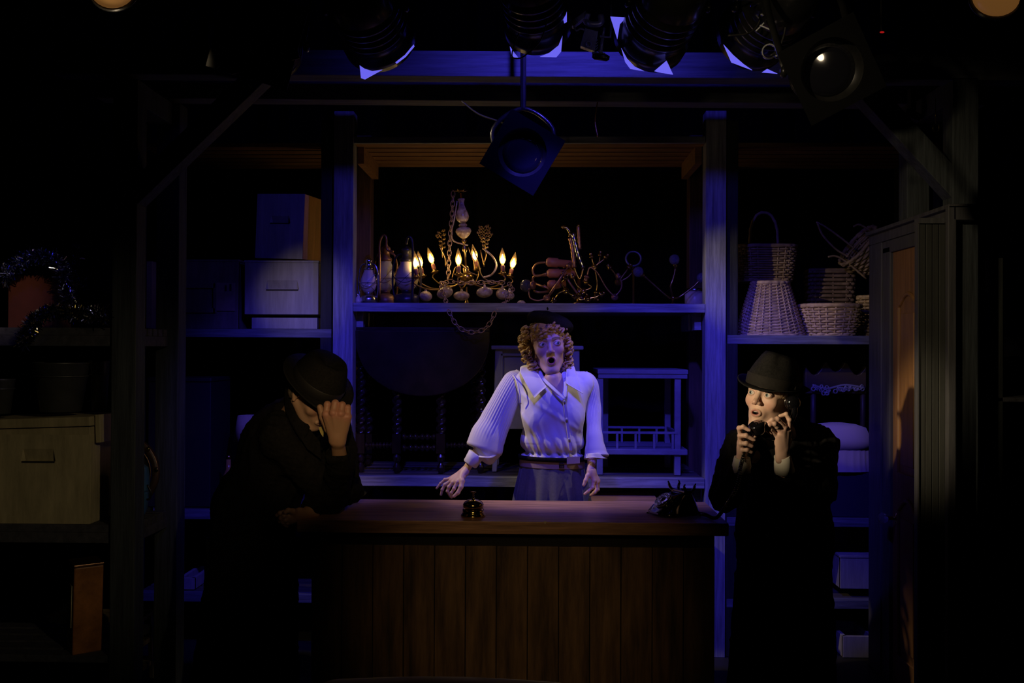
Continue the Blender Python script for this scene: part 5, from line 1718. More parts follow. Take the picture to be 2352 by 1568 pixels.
def head_sdf(H, h=.0017, mouth=(.012, .010, 0.0), jaw=.0, wide=1.0, neck_to=None, ear=True, male=False, lid=.0062, brow_up=0.0, neck_r=.05):
    c = H.o
    e = .17 * H.s
    lo = [c[i] - e for i in range(3)]
    hi = [c[i] + e for i in range(3)]
    if neck_to is not None:
        for i in range(3):
            lo[i] = min(lo[i], neck_to[i] - .07)
            hi[i] = max(hi[i], neck_to[i] + .07)
    S = Sdf(lo, hi, h)
    q = H.s
    Rm = np.array(H.R)

    def ell(x, y, z, a, b, c_, k=.01, sub=False):
        S.ell(H.w(x, y, z), (a * q, b * q, c_ * q), Rm, k * q, sub)

    def cap(p0, p1, r0, r1, k=.01, sub=False):
        S.cap(H.w(*p0), H.w(*p1), r0 * q, r1 * q, k * q, sub)
    ell(0, .014, .035, .074 * wide, .092, .084)
    ell(0, -.030, .018, .063 * wide, .058, .052, .03)
    ell(0, -.030, -.035 - jaw * .3, .056 * wide, .056, .070 + jaw * .4, .03)
    ell(0, -.074, -.100 - jaw, .020, .017, .015, .022)
    for s_ in (-1, 1):
        cap((s_ * .054 * wide, .004, -.045), (s_ * .018, -.066, -.102 - jaw), .016, .013, .024)
        ell(s_ * .040 * wide, -.066, -.024, .018, .014, .017, .022)
        cap((s_ * .008, -.0935, .0215 + brow_up * .3), (s_ * .042 * wide, -.080, .022 + brow_up), .0065, .0055, .012)
    cap((0, -.086, .018), (0, -.1045, -.022), .0075, .0085, .010)
    ell(0, -.1085, -.0265, .0095, .0105, .009, .008)
    for s_ in (-1, 1):
        ell(s_ * .0115, -.099, -.0305, .0068, .0090, .0066, .005)
    # eye sockets then lids
    for s_ in (-1, 1):
        ell(s_ * .031, -.096, .004, .0165, .010, .0105, .010, True)
        ell(s_ * .031, -.0785, .003, .0165, .0145, .0145, .003)
    for s_ in (-1, 1):
        ell(s_ * .031, -.096, .0025, .0125, .0125, lid, .0018, True)
        ell(s_ * .006, -.108, -.0365, .0032, .006, .0036, .0025, True)
    # mouth: muzzle, lips ring, opening
    mw, mh, mz = mouth
    z0 = -.0635 - jaw * .45 + mz
    ell(0, -.078, z0, .024, .014, .020 + mh * .3, .020)
    ring = []
    n = 20
    for i in range(n):
        a = 2 * PI * i / n
        x = (mw + .0028) * math.cos(a)
        z = z0 + (mh + .0028) * math.sin(a) - (.0012 if i == 5 else 0)
        y = -.0932 + 7.5 * x * x
        ring.append((x, y, z))
    for i in range(n):
        a, b = ring[i], ring[(i + 1) % n]
        low = 1.2 if i > n / 2 else 1.0
        cap(a, b, .0024 * low, .0024 * low, .006)
    ell(0, -.098, z0, mw, .026, mh, .0025, True)
    ell(0, -.083, z0, mw * .9, .010, mh * .95, .002, True)
    if ear:
        for s_ in (-1, 1):
            x = .073 * wide
            ell(s_ * x, .010, -.004, .0075, .017, .029, .005)
            ell(s_ * (x + .007), .006, .0, .0045, .010, .019, .004, True)
            ell(s_ * (x + .002), .004, -.028, .006, .008, .009, .004)
    if neck_to is not None:
        nr = neck_r
        S.cap(H.w(0, .022, -.045), neck_to, nr * q, nr * 1.12, .03, flat=None)
        if male:
            S.ell(H.w(0, -.035, -.13), (.01, .012, .014), Rm, .01)
    return S, ring, z0


def skin_paint(H, z0, mw, mh, base=(.66, .43, .32), lip=(.50, .17, .14), brow=(.10, .06, .035), extra=None, browth=.0048, brow_up=0.0, wide=1.0):
    def f(V):
        L = H.loc(V)
        x, y, z = L[:, 0], L[:, 1], L[:, 2]
        C = np.tile(np.array(base), (len(V), 1))

        def mixc(w, col):
            w = np.clip(w, 0, 1)[:, None]
            C[:] = C * (1 - w) + np.array(col) * w
        near = (np.abs(L) < .16).all(1)
        mixc(near * .45 * np.exp(-(((np.abs(x) - .038) / .018) ** 2 + ((z + .03) / .018) ** 2)) * (y < -.03), (.62, .27, .20))
        mixc(near * .35 * np.exp(-((x / .014) ** 2 + ((z + .027) / .012) ** 2)) * (y < -.09), (.62, .28, .20))
        d = np.sqrt((x / (mw + .0058)) ** 2 + ((z - z0) / (mh + .0062)) ** 2)
        mixc(near * (y < -.078) * np.clip((1.0 - d) * 9, 0, 1), lip)
        inner = near * (y < -.02) * (y > -.0908 + 6 * x * x) * np.clip((1.0 - np.sqrt((x / (mw + .001)) ** 2 + ((z - z0) / (mh + .001)) ** 2)) * 9, 0, 1)
        mixc(inner, (.045, .012, .010))
        bz = .0235 + brow_up + .006 * np.cos((np.abs(x) - .028) / .02 * 1.2) - .004
        bw = np.exp(-((z - bz) / browth) ** 2) * (np.abs(x) > .010) * (np.abs(x) < .047)
        mixc(near * (y < -.055) * bw * 1.1, brow)
        lash = np.abs(np.sqrt(((np.abs(x) - .031) / .0138) ** 2 + ((z - .0025) / .0075) ** 2) - 1)
        mixc(near * (y < -.07) * np.clip(1 - lash * 6, 0, 1) * .75, (.06, .03, .025))
        if extra:
            extra(V, L, C, mixc)
        return C
    return f


SKIN = mat('skin', (.6, .4, .3), 0.48, attr='skin_colour', sss=.12, bump=.06, scale=220)
EYEW = mat('eye white', (.75, .73, .68), .18, coat=.6)
IRIS = mat('grey green iris', (.14, .19, .17), .2, coat=.8)
PUP = mat('pupil', (.004, .004, .004), .1, coat=1)


def eyes(H, gaze, parent, fwd=.0005):
    g = H.d(*Vector(gaze).normalized())
    for s_ in (-1, 1):
        c = H.w(s_ * .031, -.0795 - fwd, .0025)
        r = .0122 * H.s
        m = MB()
        pr = [(0.00001, -1), (.5, -.87), (.87, -.5), (1, 0), (.94, .34), (.80, .60), (.62, .785), (.50, .866)]
        m.lathe([(a * r, b * r) for a, b in pr], c, g, 24, mi=0)
        m.lathe([(a * r, b * r) for a, b in [(.50, .866), (.40, .93), (.24, .975)]], c, g, 24, mi=1)
        m.lathe([(a * r, b * r) for a, b in [(.24, .975), (.12, .995), (.0001, 1.0)]], c, g, 24, mi=2)
        m.build('eye', [EYEW, IRIS, PUP], parent, smooth=True)


def hand_sdf(wrist, mcps, fingers, thumb, r=.0085, pr=.0125, wr=.021, h=.0014, arm=None, back=None, k=.005, flatd=None, taper=.78):
    """wrist point, four knuckles, four finger chains (joints after the knuckle), thumb chain, optional forearm end"""
    allp = [wrist] + list(mcps) + [p for f in fingers for p in f] + list(thumb) + ([arm] if arm is not None else [])
    A = np.array([list(p) for p in allp])
    S = Sdf(A.min(0) - .04, A.max(0) + .04, h)
    W_ = Vector(wrist)
    ms = [Vector(p) for p in mcps]
    across = (ms[3] - ms[0])
    cen = sum(ms, Vector()) / 4
    ax_ = (cen - W_)
    nrm = across.cross(ax_).normalized()
    wd = across.normalized()
    for i, m in enumerate(ms):
        w0 = W_ + wd * ((i - 1.5) * .009)
        S.cap(w0, m, pr * 1.02, pr * .92, .012)
    for i in range(3):
        m = ms[i].lerp(ms[i + 1], .5)
        S.cap(W_ + wd * ((i - 1) * .009) + ax_ * .15, m - ax_ * .10, pr * .95, pr * .8, .010)
    for i, f in enumerate(fingers):
        pts = [ms[i]] + [Vector(p) for p in f]
        rr = r * (1.0, 1.04, 1.0, .88)[i]
        rs = [rr * (1.10 - (1.10 - taper) * j / (len(pts) - 1)) for j in range(len(pts))]
        S.chain(pts, rs, .0035)
        for j in range(0, len(pts) - 1):   # knuckle swellings
            S.ell(pts[j], (rs[j] * 1.06,) * 3, None, .004)
    tp = [Vector(p) for p in thumb]
    rt = [r * 1.5, r * 1.30, r * 1.12, r * .92][-len(tp):]
    S.cap(W_ + ax_ * .2, tp[0], pr * 1.15, rt[0], .012)
    S.chain(tp, rt, .005)
    if arm is not None:
        S.cap(W_ - (W_ - Vector(arm)).normalized() * 0.0, arm, wr, wr * 1.22, .018, flat=(nrm, .78))
    return S


def nails(fingers, nrm, parent, r=.0072, name='fingernail'):
    m_ = mat('fingernail', (.72, .48, .40), .25, coat=.4)
    for f in fingers:
        a, b = Vector(f[-2]), Vector(f[-1])
        d = (b - a).normalized()
        n = Vector(nrm) - d * Vector(nrm).dot(d)
        n.normalize()
        s_ = d.cross(n)
        c = b + d * r * .15 + n * r * .72
        mb = MB()
        vs, fs = [], []
        for i in range(5):
            for j in range(5):
                u, v = (i - 2) / 2, (j - 2) / 2
                vs.append(c + d * (u * r * .85) + s_ * (v * r * .72 * (1 - .12 * u * u)) + n * (r * (.20 - .32 * v * v - .22 * max(0, u) ** 2)))
        for i in range(4):
            for j in range(4):
                q = i * 5 + j
                fs.append((q, q + 1, q + 6, q + 5))
        mb._add(vs, fs)
        mb.build(name, m_, parent, smooth=True)


def simple_paint(base, red=(.60, .30, .24), pts=(), rad=.012, amt=.5):
    def f(V):
        C = np.tile(np.array(base, float), (len(V), 1))
        for p in pts:
            w = amt * np.exp(-((V - np.array(p)) ** 2).sum(1) / rad ** 2)
            C[:] = C * (1 - w[:, None]) + np.array(red) * w[:, None]
        return C
    return f


def fedora(parent, H, mats, crown_h=.115, brim=.058, snap=.012, a=.088, b=.104, z=.045, tilt=4, back_up=.02, side_up=.018, pinch=.016, push=(0, .008), left_right_flip=1, taper=0.0, roll=0.0):
    """felt hat: pinched crown, ribbon band with a bow, snapped brim (head frame, face towards -y)"""
    hm, band = mats
    n = 64
    T = Matrix.Rotation(R(roll), 3, 'Y') @ Matrix.Rotation(R(tilt), 3, 'X')

    def W_(v):
        v = T @ Vector(v)
        return H.w(v.x + push[0], v.y + push[1], v.z + z)
    rows = []
    prof = [(0.0, 1.0), (.12, 1.01), (.3, 1.0), (.55, .955), (.78, .89), (.90, .83), (.97, .74), (1.0, .60), (.985, .42), (.955, .22), (.945, .02)]
    for t, q in prof:
        row = []
        q *= (1 - taper * max(0, t - .25)) * (1 - .16 * max(0, (t - .6) / .4) ** 2)
        for i in range(n):
            an = 2 * PI * i / n
            x, y = a * q * math.cos(an), b * q * math.sin(an)
            zz = crown_h * t
            # front pinches and centre dent
            fr = max(0, -math.sin(an))
            pf = math.exp(-((abs(math.cos(an)) - .62) / .28) ** 2) * fr * max(0, t - .35) * 1.4
            x *= 1 - pf * pinch / a * 2.0
            y *= 1 - pf * pinch / b * .6
            zz -= max(0, 1 - q) ** 1.5 * .045 * (1 if t > .9 else 0) * (.7 + .5 * fr)
            zz += (.012 * max(0, math.sin(an)) - .004 * fr) * t * 0 + (.010 * math.sin(-an)) * t
            row.append(W_((x, y, zz)))
        rows.append(row)
    mb = MB()
    vs = [p for r_ in rows for p in r_]
    fs = []
    for j in range(len(rows) - 1):
        for i in range(n):
            fs.append((j * n + i, j * n + (i + 1) % n, (j + 1) * n + (i + 1) % n, (j + 1) * n + i))
    fs.append(tuple((len(rows) - 1) * n + i for i in range(n)))
    mb._add(vs, fs)
    hob = mb.build('hat', hm, parent, smooth=True)
    br = MB()
    vs, fs = [], []
    for side in (0, 1):
        for j in range(6):
            u = j / 5
            for i in range(n):
                an = 2 * PI * i / n
                w = brim * (1 + .06 * math.cos(2 * an))
                x, y = (a + w * u - .004) * math.cos(an), (b + w * u - .004) * math.sin(an)
                s2, f2 = abs(math.cos(an)) ** 2, max(0, -math.sin(an))
                bk = max(0, math.sin(an))
                zz = u ** 1.6 * (side_up * s2 + back_up * bk * bk - snap * f2 * f2) - .001
                vs.append(W_((x, y, zz - side * .0032)))
    for side in (0, 1):
        for j in range(5):
            for i in range(n):
                o = side * 6 * n
                q = (o + j * n + i, o + j * n + (i + 1) % n, o + (j + 1) * n + (i + 1) % n, o + (j + 1) * n + i)
                fs.append(q if side == 0 else q[::-1])
    for i in range(n):
        fs.append((5 * n + i, 5 * n + (i + 1) % n, 11 * n + (i + 1) % n, 11 * n + i))
    br._add(vs, fs)
    br.build('hat_brim', hm, hob, smooth=True)
    bd = MB()
    vs, fs = [], []
    for t, q in ((.0, 1.02), (.02, 1.035), (.27, 1.028), (.29, 1.01)):
        for i in range(n):
            an = 2 * PI * i / n
            vs.append(W_((a * q * math.cos(an), b * q * math.sin(an), crown_h * t + (.010 * math.sin(-an)) * t)))
    for j in range(3):
        for i in range(n):
            fs.append((j * n + i, j * n + (i + 1) % n, (j + 1) * n + (i + 1) % n, (j + 1) * n + i))
    bd._add(vs, fs)
    bd.build('hat_band', band, hob, smooth=True)
    bw = MB()
    for sgn in (1,):
        x = a * 1.035 * left_right_flip
        for yy, w in ((.012, .012), (.0, .006), (-.012, .012)):
            c = W_((x, yy, .017))
            bw.ball(c, (.004, w * .8, .013), 10, 8, rot=(H.R @ T).to_euler())
    bw.build('band_bow', band, hob, smooth=True)
    return hob
# ================================================================== the three people
COATM = mat('black wool coat', (0.010, 0.0095, 0.009), 0.85, var=0.35, scale=90, bump=0.12, spec=0.08)
FELT = mat('black felt', (0.017, 0.0165, 0.015), 0.9, var=0.3, scale=120, bump=0.1, spec=0.04)
RIBBON = mat('dark grosgrain ribbon', (0.022, 0.020, 0.017), 0.75, spec=.1, var=0.15, scale=90)
SHIRTC = mat('cream shirt cotton', (0.70, 0.66, 0.54), 0.75)
TROU = mat('black trouser cloth', (0.012, 0.012, 0.013), 0.85)
SHOE = mat('black shoe leather', (0.01, 0.01, 0.01), 0.25, coat=.5)


def folds(seed, amp, freq, aniso=(1, 1, .35), sharp=1.5):
    rs = random.Random(seed)
    ks = [(rs.uniform(.5, 1.6) * freq, Vector((rs.gauss(0, 1) * aniso[0], rs.gauss(0, 1) * aniso[1], rs.gauss(0, 1) * aniso[2])), rs.uniform(0, 6.3)) for _ in range(6)]

    def fn(X, Y, Z):
        v = 0
        for f, d, p in ks:
            u = np.sin((X * d.x + Y * d.y + Z * d.z) * f + p + .7 * np.sin((X * d.y - Z * d.x) * f * .6 + p * 2))
            v = v + (1 - np.abs(u)) ** sharp - .45
        return -v * (amp / 3)
    return fn


def legs_and_shoes(person, hip, feet, m, top_r=.085, cuff_r=.055, shoes=True):
    """two trouser or stocking legs and shoes"""
    for sx, f in zip((-1, 1), feet):
        a = Vector(hip) + Vector((sx * .08, 0, 0))
        f = Vector(f)
        kn_ = a.lerp(f, .5) + Vector((0, -.02, 0))
        MB().tube(curve([a, kn_, Vector((f.x, f.y, .07))], 5), [top_r + (cuff_r - top_r) * i / 10 for i in range(11)], 14).build('trouser_leg' if m is TROU else 'stocking', m, person, smooth=True)
        if shoes:
            loft([(f.x, f.y - .05, .001, .042, .13), (f.x, f.y - .05, .025, .044, .132), (f.x, f.y - .04, .05, .040, .115), (f.x, f.y + .02, .075, .034, .055), (f.x, f.y + .03, .09, .032, .045)], pw=2.4).build('shoe', SHOE, person, smooth=True)


def core(neck, chest, hips, rsh, lsh, relb, lelb, rwr, lwr, feet, h=.008, r=.11):
    """hidden body under the clothes that joins head, hands and legs"""
    A = np.array([list(p) for p in (neck, chest, hips, rsh, lsh, relb, lelb, rwr, lwr)])
    S = Sdf(np.minimum(A.min(0) - .15, [9, 9, .05]), A.max(0) + .1, h)
    S.cap(neck, chest, .045, r * .8, .05)
    S.cap(chest, hips, r, r * 1.05, .05)
    for a, b, c in ((rsh, relb, rwr), (lsh, lelb, lwr)):
        S.cap(chest, a, r * .5, .032, .04)
        S.cap(a, b, .030, .024, .015)
        S.cap(b, c, .024, .018, .01)
    for sx, f in zip((-1, 1), feet):
        f = Vector(f)
        S.cap(Vector(hips) + Vector((sx * .07, 0, 0)), Vector((f.x, f.y, .5)), .075, .05, .04)
        S.cap(Vector((f.x, f.y, .5)), Vector((f.x, f.y, .08)), .045, .03, .03)
    return S.mesh()


# ------------------------------------------------------------------ 1. person on the telephone
PA = thing('person', 'person in black fedora and black coat holding a telephone handset to the ear', 'person', (at(1800, 0, 4.0).x, 4.02, 0))
HA = HeadFrame(at(1746, 904, 3.84), -41, -5, 7, 1.15)
neckA = at(1806, 1010, 3.99)
S, ring, z0 = head_sdf(HA, .0017, (.0125, .0058, .002), jaw=.006, neck_to=neckA, lid=.0074, brow_up=.004, neck_r=.044)
pieces = [S.mesh()]
# right hand (left in the picture) gripping the mouthpiece
Y0 = 3.765
wA = at(1703, 1058, Y0 + .03)
mc = [at(1702, 1004, Y0 + .012), at(1700, 1018, Y0 + .006), at(1702, 1031, Y0 + .008), at(1706, 1042, Y0 + .014)]
fa = [[at(1698, 983, Y0 - .008), at(1707, 980, Y0 - .030), at(1719, 987, Y0 - .036)],
      [at(1700, 1000, Y0 - .022), at(1714, 1000, Y0 - .040), at(1730, 1009, Y0 - .040)],
      [at(1702, 1018, Y0 - .020), at(1714, 1018, Y0 - .034), at(1727, 1024, Y0 - .032)],
      [at(1706, 1033, Y0 - .012), at(1716, 1033, Y0 - .024), at(1726, 1038, Y0 - .020)]]
th = [at(1712, 1034, Y0 + .032), at(1724, 1014, Y0 + .040), at(1734, 1000, Y0 + .034)]
Sh = hand_sdf(wA, mc, fa, th, r=.0093, pr=.0125, wr=.0215, arm=at(1705, 1092, Y0 + .05))
pieces.append(Sh.mesh())
nails([fa[0], fa[1]], (0.25, -1, .35), PA, .0080)
# left hand (right in the picture) round the earpiece end
Y1 = 3.77
wB = at(1797, 1052, Y1 + .02)
mcb = [at(1812, 988, Y1 + .008), at(1802, 982, Y1 - .004), at(1793, 990, Y1 - .006), at(1784, 1002, Y1 + .0)]
fb = [[at(1813, 964, Y1 - .008), at(1806, 951, Y1 - .008), at(1792, 955, Y1 - .004)],
      [at(1786, 962, Y1 - .022), at(1774, 964, Y1 - .024), at(1763, 970, Y1 - .018)],
      [at(1779, 973, Y1 - .026), at(1768, 975, Y1 - .026), at(1757, 980, Y1 - .020)],
      [at(1770, 986, Y1 - .016), at(1759, 984, Y1 - .016), at(1749, 984, Y1 - .012)]]
tb2 = [at(1812, 1012, Y1 + .03), at(1806, 992, Y1 + .045), at(1800, 975, Y1 + .045)]
Sh = hand_sdf(wB, mcb, fb, tb2, r=.0092, pr=.0125, wr=.0215, arm=at(1804, 1090, Y1 + .075))
pieces.append(Sh.mesh())
nails([fb[3]], (-.3, -1, .4), PA, .0072)
shA = (at(1700, 1020, 3.93), at(1885, 1020, 4.08))
elA = (at(1668, 1130, 3.83), at(1870, 1140, 3.86))
feetA = [(at(1760, 0, 4.0).x, 4.0, 0), (at(1860, 0, 4.05).x, 4.06, 0)]
pieces.append(core(at(1808, 1030, 4.05), at(1800, 1090, 4.10), at(1800, 1240, 4.04), shA[0], shA[1], elA[0], at(1880, 1132, 3.94), at(1704, 1090, Y0 + .045), at(1806, 1092, Y1 + .075), feetA))
tips = [f[-1] for f in fa + fb] + mc + mcb
hands_p = simple_paint((.66, .43, .32), pts=tips, rad=.011, amt=.45)


def head_extra(V, L, C, mixc):
    pass


hp_ = skin_paint(HA, z0, .0125, .0058, base=(.70, .47, .34), brow=(.16, .10, .06), brow_up=.003, lip=(.46, .18, .14))


def paintA(V):
    near = (np.abs(HA.loc(V)) < .155).all(1) & (V[:, 2] > at(0, 1000, 3.8).z - .02)
    a = hands_p(V)
    b = hp_(V)
    near &= (np.abs(V - np.array(HA.o)).sum(1) < .30)
    hand_zone = (V[:, 1] < 3.80) & (V[:, 2] < at(0, 945, 3.77).z) & (((V - np.array(at(1740, 950, 3.78))) ** 2).sum(1) ** .5 > .03)
    use = near & ~(hand_zone & (V[:, 0] > at(1748, 0, 3.77).x))
    a[use] = b[use]
    return a


bodyA = mesh_obj('body', pieces, SKIN, PA, paintA)
eyes(HA, (-.16, -1, .02), PA)
T_ = MB()
for i in range(5):
    T_.ball(HA.w((i - 2) * .0042, -.0925 + .0012 * (i - 2) ** 2 * .4, z0 + .0048), (.0024, .002, .0034), 8, 6)
T_.build('teeth', mat('teeth', (.75, .70, .60), .3), PA, smooth=True)
hatA = fedora(PA, HA, (FELT, RIBBON), crown_h=.128, brim=.036, snap=.006, a=.088, b=.108, z=.033, tilt=3, push=(0, .001), taper=.34, roll=6, left_right_flip=1, pinch=.024)
# short dark hair under the hat
Sx = Sdf([HA.o[i] - .16 for i in range(3)], [HA.o[i] + .16 for i in range(3)], .003)
q = HA.s
Rm = np.array(HA.R)
Sx.ell(HA.w(0, .018, .035), (.083 * q, .098 * q, .090 * q), Rm, .01)
Sx.ell(HA.w(0, .055, -.03), (.070 * q, .050 * q, .060 * q), Rm, .02)
Sx.ell(HA.w(0, -.078, -.01), (.066 * q, .05 * q, .075 * q), Rm, .008, True)
Sx.ell(HA.w(0, -.045, -.10), (.09 * q, .07 * q, .075 * q), Rm, .008, True)
fn_ = folds(3, .006, 330, (1, 1, .25))
Sx.disp(fn_)
HAIRD = mat('dark brown hair', (.06, .038, .022), .45, var=.4, scale=60, stretch=(3, 3, .4), bump=.4)
mesh_obj('hair', [Sx.mesh()], HAIRD, PA)
wisps = MB()
rs = random.Random(5)
for i in range(26):
    x = rs.uniform(.050, .072)
    p = HA.w(x, -.045 + rs.uniform(-.02, .03), .035)
    wisps.tube(curve([p, HA.w(x + .004, -.05 + rs.uniform(-.015, .02), .018), HA.w(x + .002 + rs.uniform(-.004, .006), -.046 + rs.uniform(-.02, .02), -.002)], 4), .0012, 5)
wisps.build('hair_wisps', mat('light brown hair', (.22, .15, .08), .4), PA)
# coat
lo = (at(1600, 0, 3.9).x - .02, 3.62, .14)
hi = (at(1960, 0, 4.1).x + .06, 4.36, 1.36)
Sc = Sdf(lo, hi, .0055)
fy = ((0, 1, 0), .72)
Sc.cap(at(1795, 1055, 4.06), at(1802, 1230, 4.06), .185, .200, .05, flat=fy)
Sc.cap(at(1802, 1230, 4.06), Vector((at(1800, 0, 4.06).x, 4.06, .16)), .200, .235, .05, flat=fy)
Sc.cap(at(1715, 1010, 3.97), at(1870, 1000, 4.08), .058, .062, .05)
Sc.cap(at(1800, 985, 4.05), at(1800, 1040, 4.05), .085, .13, .04)
Sc.cap(at(1697, 1022, 3.93), elA[0] + Vector((0, 0, 0)), .070, .072, .03)
Sc.cap(elA[0], at(1703, 1078, Y0 + .045), .066, .052, .022)
Sc.cap(elA[0] + Vector((0, 0, -.02)), at(1664, 1150, 3.84), .06, .055, .03)
Sc.cap(at(1884, 1022, 4.06), at(1880, 1125, 3.93), .078, .074, .03)
Sc.cap(at(1880, 1130, 3.93), at(1806, 1088, Y1 + .07), .070, .052, .025)
Sc.disp(folds(11, .014, 26, (1, 1, .5)))
Sc.disp(folds(12, .006, 60, (1, 1, .8)))
# sleeve mouths
Sc.cap(at(1703, 1066, Y0 + .035), at(1704, 1030, Y0 + .02), .036, .05, .004, True)
Sc.cap(at(1800, 1076, Y1 + .055), at(1796, 1040, Y1 + .03), .037, .05, .004, True)
# neck opening
Sc.cap(at(1788, 985, 3.97), at(1772, 1035, 3.90), .045, .02, .01, True)
coatA = mesh_obj('coat', [Sc.mesh()], COATM, PA, smooth_it=1)


def flap(name, pts, th, m, parent, bulge=0.0, sub=0, smooth=False):
    """thick cloth panel through 3D outline points"""
    P_ = [Vector(p) for p in pts]
    c = sum(P_, Vector()) / len(P_)
    nn = Vector()
    for i in range(len(P_)):
        nn += (P_[i] - c).cross(P_[(i + 1) % len(P_)] - c)
    nn.normalize()
    if nn.y > 0:
        nn = -nn
    n = len(P_)
    vs = P_ + [p - nn * th for p in P_] + [c + nn * bulge, c - nn * th]
    fs = []
    for i in range(n):
        j = (i + 1) % n
        fs += [(i, j, 2 * n), (j + n, i + n, 2 * n + 1), (i, i + n, j + n, j)]
    return MB()._add(vs, fs).build(name, m, parent, smooth=smooth, bevel=.0012)


flap('collar', [at(1826, 958, 3.98), at(1850, 968, 4.0), at(1880, 985, 4.02), at(1868, 1012, 3.98), at(1812, 1012, 3.94), at(1806, 985, 3.95)], .008, COATM, coatA, .01)
flap('collar', [at(1710, 978, 3.93), at(1690, 990, 3.92), at(1672, 1012, 3.90), at(1690, 1030, 3.87), at(1720, 1010, 3.86)], .008, COATM, coatA, .01)
flap('lapel', [at(1768, 1080, 3.86), at(1792, 1074, 3.86), at(1830, 1090, 3.875), at(1822, 1110, 3.87), at(1838, 1118, 3.88), at(1812, 1190, 3.89), at(1800, 1215, 3.89), at(1782, 1150, 3.87)], .007, COATM, coatA, .004)
flap('lapel', [at(1760, 1080, 3.87), at(1742, 1092, 3.88), at(1734, 1120, 3.89), at(1758, 1200, 3.89), at(1776, 1150, 3.87)], .007, COATM, coatA, .004)
flap('shirt_collar', [at(1826, 960, 3.955), at(1832, 974, 3.95), at(1818, 986, 3.945), at(1812, 972, 3.95)], .004, mat('charcoal shirt', (.09, .08, .07), .8), coatA)
for (x, y) in ((1827, 1147), (1806, 1232)):
    MB().lathe([(.009, 0), (.010, .002), (.008, .004), (.0, .003)], at(x, y, 3.865 if y < 1200 else 3.88), (0, -1, 0), 14).build('coat_button', BRASS if y < 1200 else SHOE, coatA, smooth=True)
for (a, b, hm_) in ((at(1704, 1050, Y0 + .03), at(1702, 1082, Y0 + .04), 0), (at(1797, 1046, Y1 + .025), at(1803, 1082, Y1 + .05), 1)):
    d_ = (b - a)
    MB().lathe([(.029, .0), (.031, 0), (.036, d_.length * .5), (.040, d_.length), (.036, d_.length), (.030, d_.length * .4)], a, d_, 32, rf=lambda an, h: 1 + .05 * math.sin(3 * an + 1)).build('shirt_cuff', SHIRTC, PA, smooth=True)
MB().torus(fb[2][0].lerp(mcb[2], .45), .0098, .0022, fb[2][0] - mcb[2], 20, 6).build('finger_ring', SHOE, PA, smooth=True)
legs_and_shoes(PA, at(1805, 1240, 4.06), feetA, TROU)

# handset: thing of its own
hsA, hsB = at(1821, 925, 3.80), at(1741, 985, 3.755)
hs = thing('telephone_handset', 'black telephone handset held in both hands, earpiece at the ear', 'telephone handset', hsB)
ea = (at(1800, 920, 3.93) - hsA).normalized()
MB().lathe([(.003, -.024), (.018, -.022), (.027, -.012), (.030, 0), (.029, .010), (.024, .018), (.024, .022), (.0, .022)], hsA, ea, 28).build('earpiece', BAKE, hs, smooth=True)
mb_ = (at(1733, 960, 3.74) - hsB).normalized()
MB().lathe([(.003, -.026), (.020, -.022), (.029, -.010), (.031, .004), (.033, .016), (.033, .022), (.026, .027), (.0, .024)], hsB, mb_, 28).build('mouthpiece', BAKE, hs, smooth=True)
MB().torus(hsA + ea * .012, .0285, .0018, ea, 28, 6).build('chrome_ring', CHROME, hs, smooth=True)
MB().tube(curve([hsA + Vector((.006, -.004, -.012)), at(1822, 955, 3.775), at(1802, 990, 3.775), at(1775, 1005, 3.775), hsB + Vector((.012, .01, -.012))], 6), [.014, .0135, .013, .0125, .012, .012, .012, .012, .012, .012, .012, .012, .012, .012, .0125, .013, .013, .013, .013, .0135, .0135, .014, .014, .014, .015], 14).build('handle', BAKE, hs, smooth=True)
# coiled cord
pc = curve([at(1716, 1006, 3.775), at(1706, 1052, 3.755), at(1701, 1072, 3.715), at(1698, 1100, 3.69), at(1688, 1128, 3.69), at(1668, 1160, 3.74), Vector((at(1648, 0, 3.84).x, 3.84, CZ + .014)), Vector((at(1622, 0, 3.93).x, 3.93, CZ + .011)), Vector((at(1600, 0, 3.97).x, 3.975, CZ + .011))], 40)
hel = []
L_ = 0
for i in range(len(pc) - 1):
    t = (pc[i + 1] - pc[i])
    L_ += t.length
    t = t.normalized()
    u = t.cross(Vector((0, 1, 0))).normalized()
    v = t.cross(u)
    ph_ = L_ * 2 * PI / .0085
    hel.append((pc[i], u, v, ph_))
fine = []
for (c, u, v, p), (c2, u2, v2, p2) in zip(hel, hel[1:]):
    n_ = max(2, int((p2 - p) / .75))
    for k in range(n_):
        w = k / n_
        a = p + (p2 - p) * w
        fine.append(c.lerp(c2, w) + u.lerp(u2, w) * (.0062 * math.cos(a)) + v.lerp(v2, w) * (.0062 * math.sin(a)))
tag(MB().tube(fine, .0020, 5).build('coiled_cord', BAKE, smooth=True), 'black coiled cord running from the handset down to the telephone on the counter', 'cord')

# ------------------------------------------------------------------ 2. person in the white blouse
PB = thing('person', 'person with blonde curls, black beret and white blouse behind the counter, mouth open', 'person', (at(1268, 0, 4.5).x, 4.5, 0))
HB = HeadFrame(at(1262, 789, 4.385), 4, 2, -6, 1.12)
neckB = at(1272, 885, 4.47)
S, ring, z0b = head_sdf(HB, .0018, (.0120, .0110, -.001), jaw=.005, neck_to=neckB, lid=.0066, neck_r=.039, wide=.97, ear=True, brow_up=.001)
pieces = [S.mesh()]
# bare upper chest
Sb = Sdf([at(1180, 960, 4.3).x, 4.28, at(0, 960, 4.4).z], [at(1360, 820, 4.3).x, 4.62, at(0, 830, 4.4).z], .004)
Sb.cap(at(1271, 872, 4.428), at(1288, 925, 4.430), .046, .060, .03)
pieces.append(Sb.mesh())
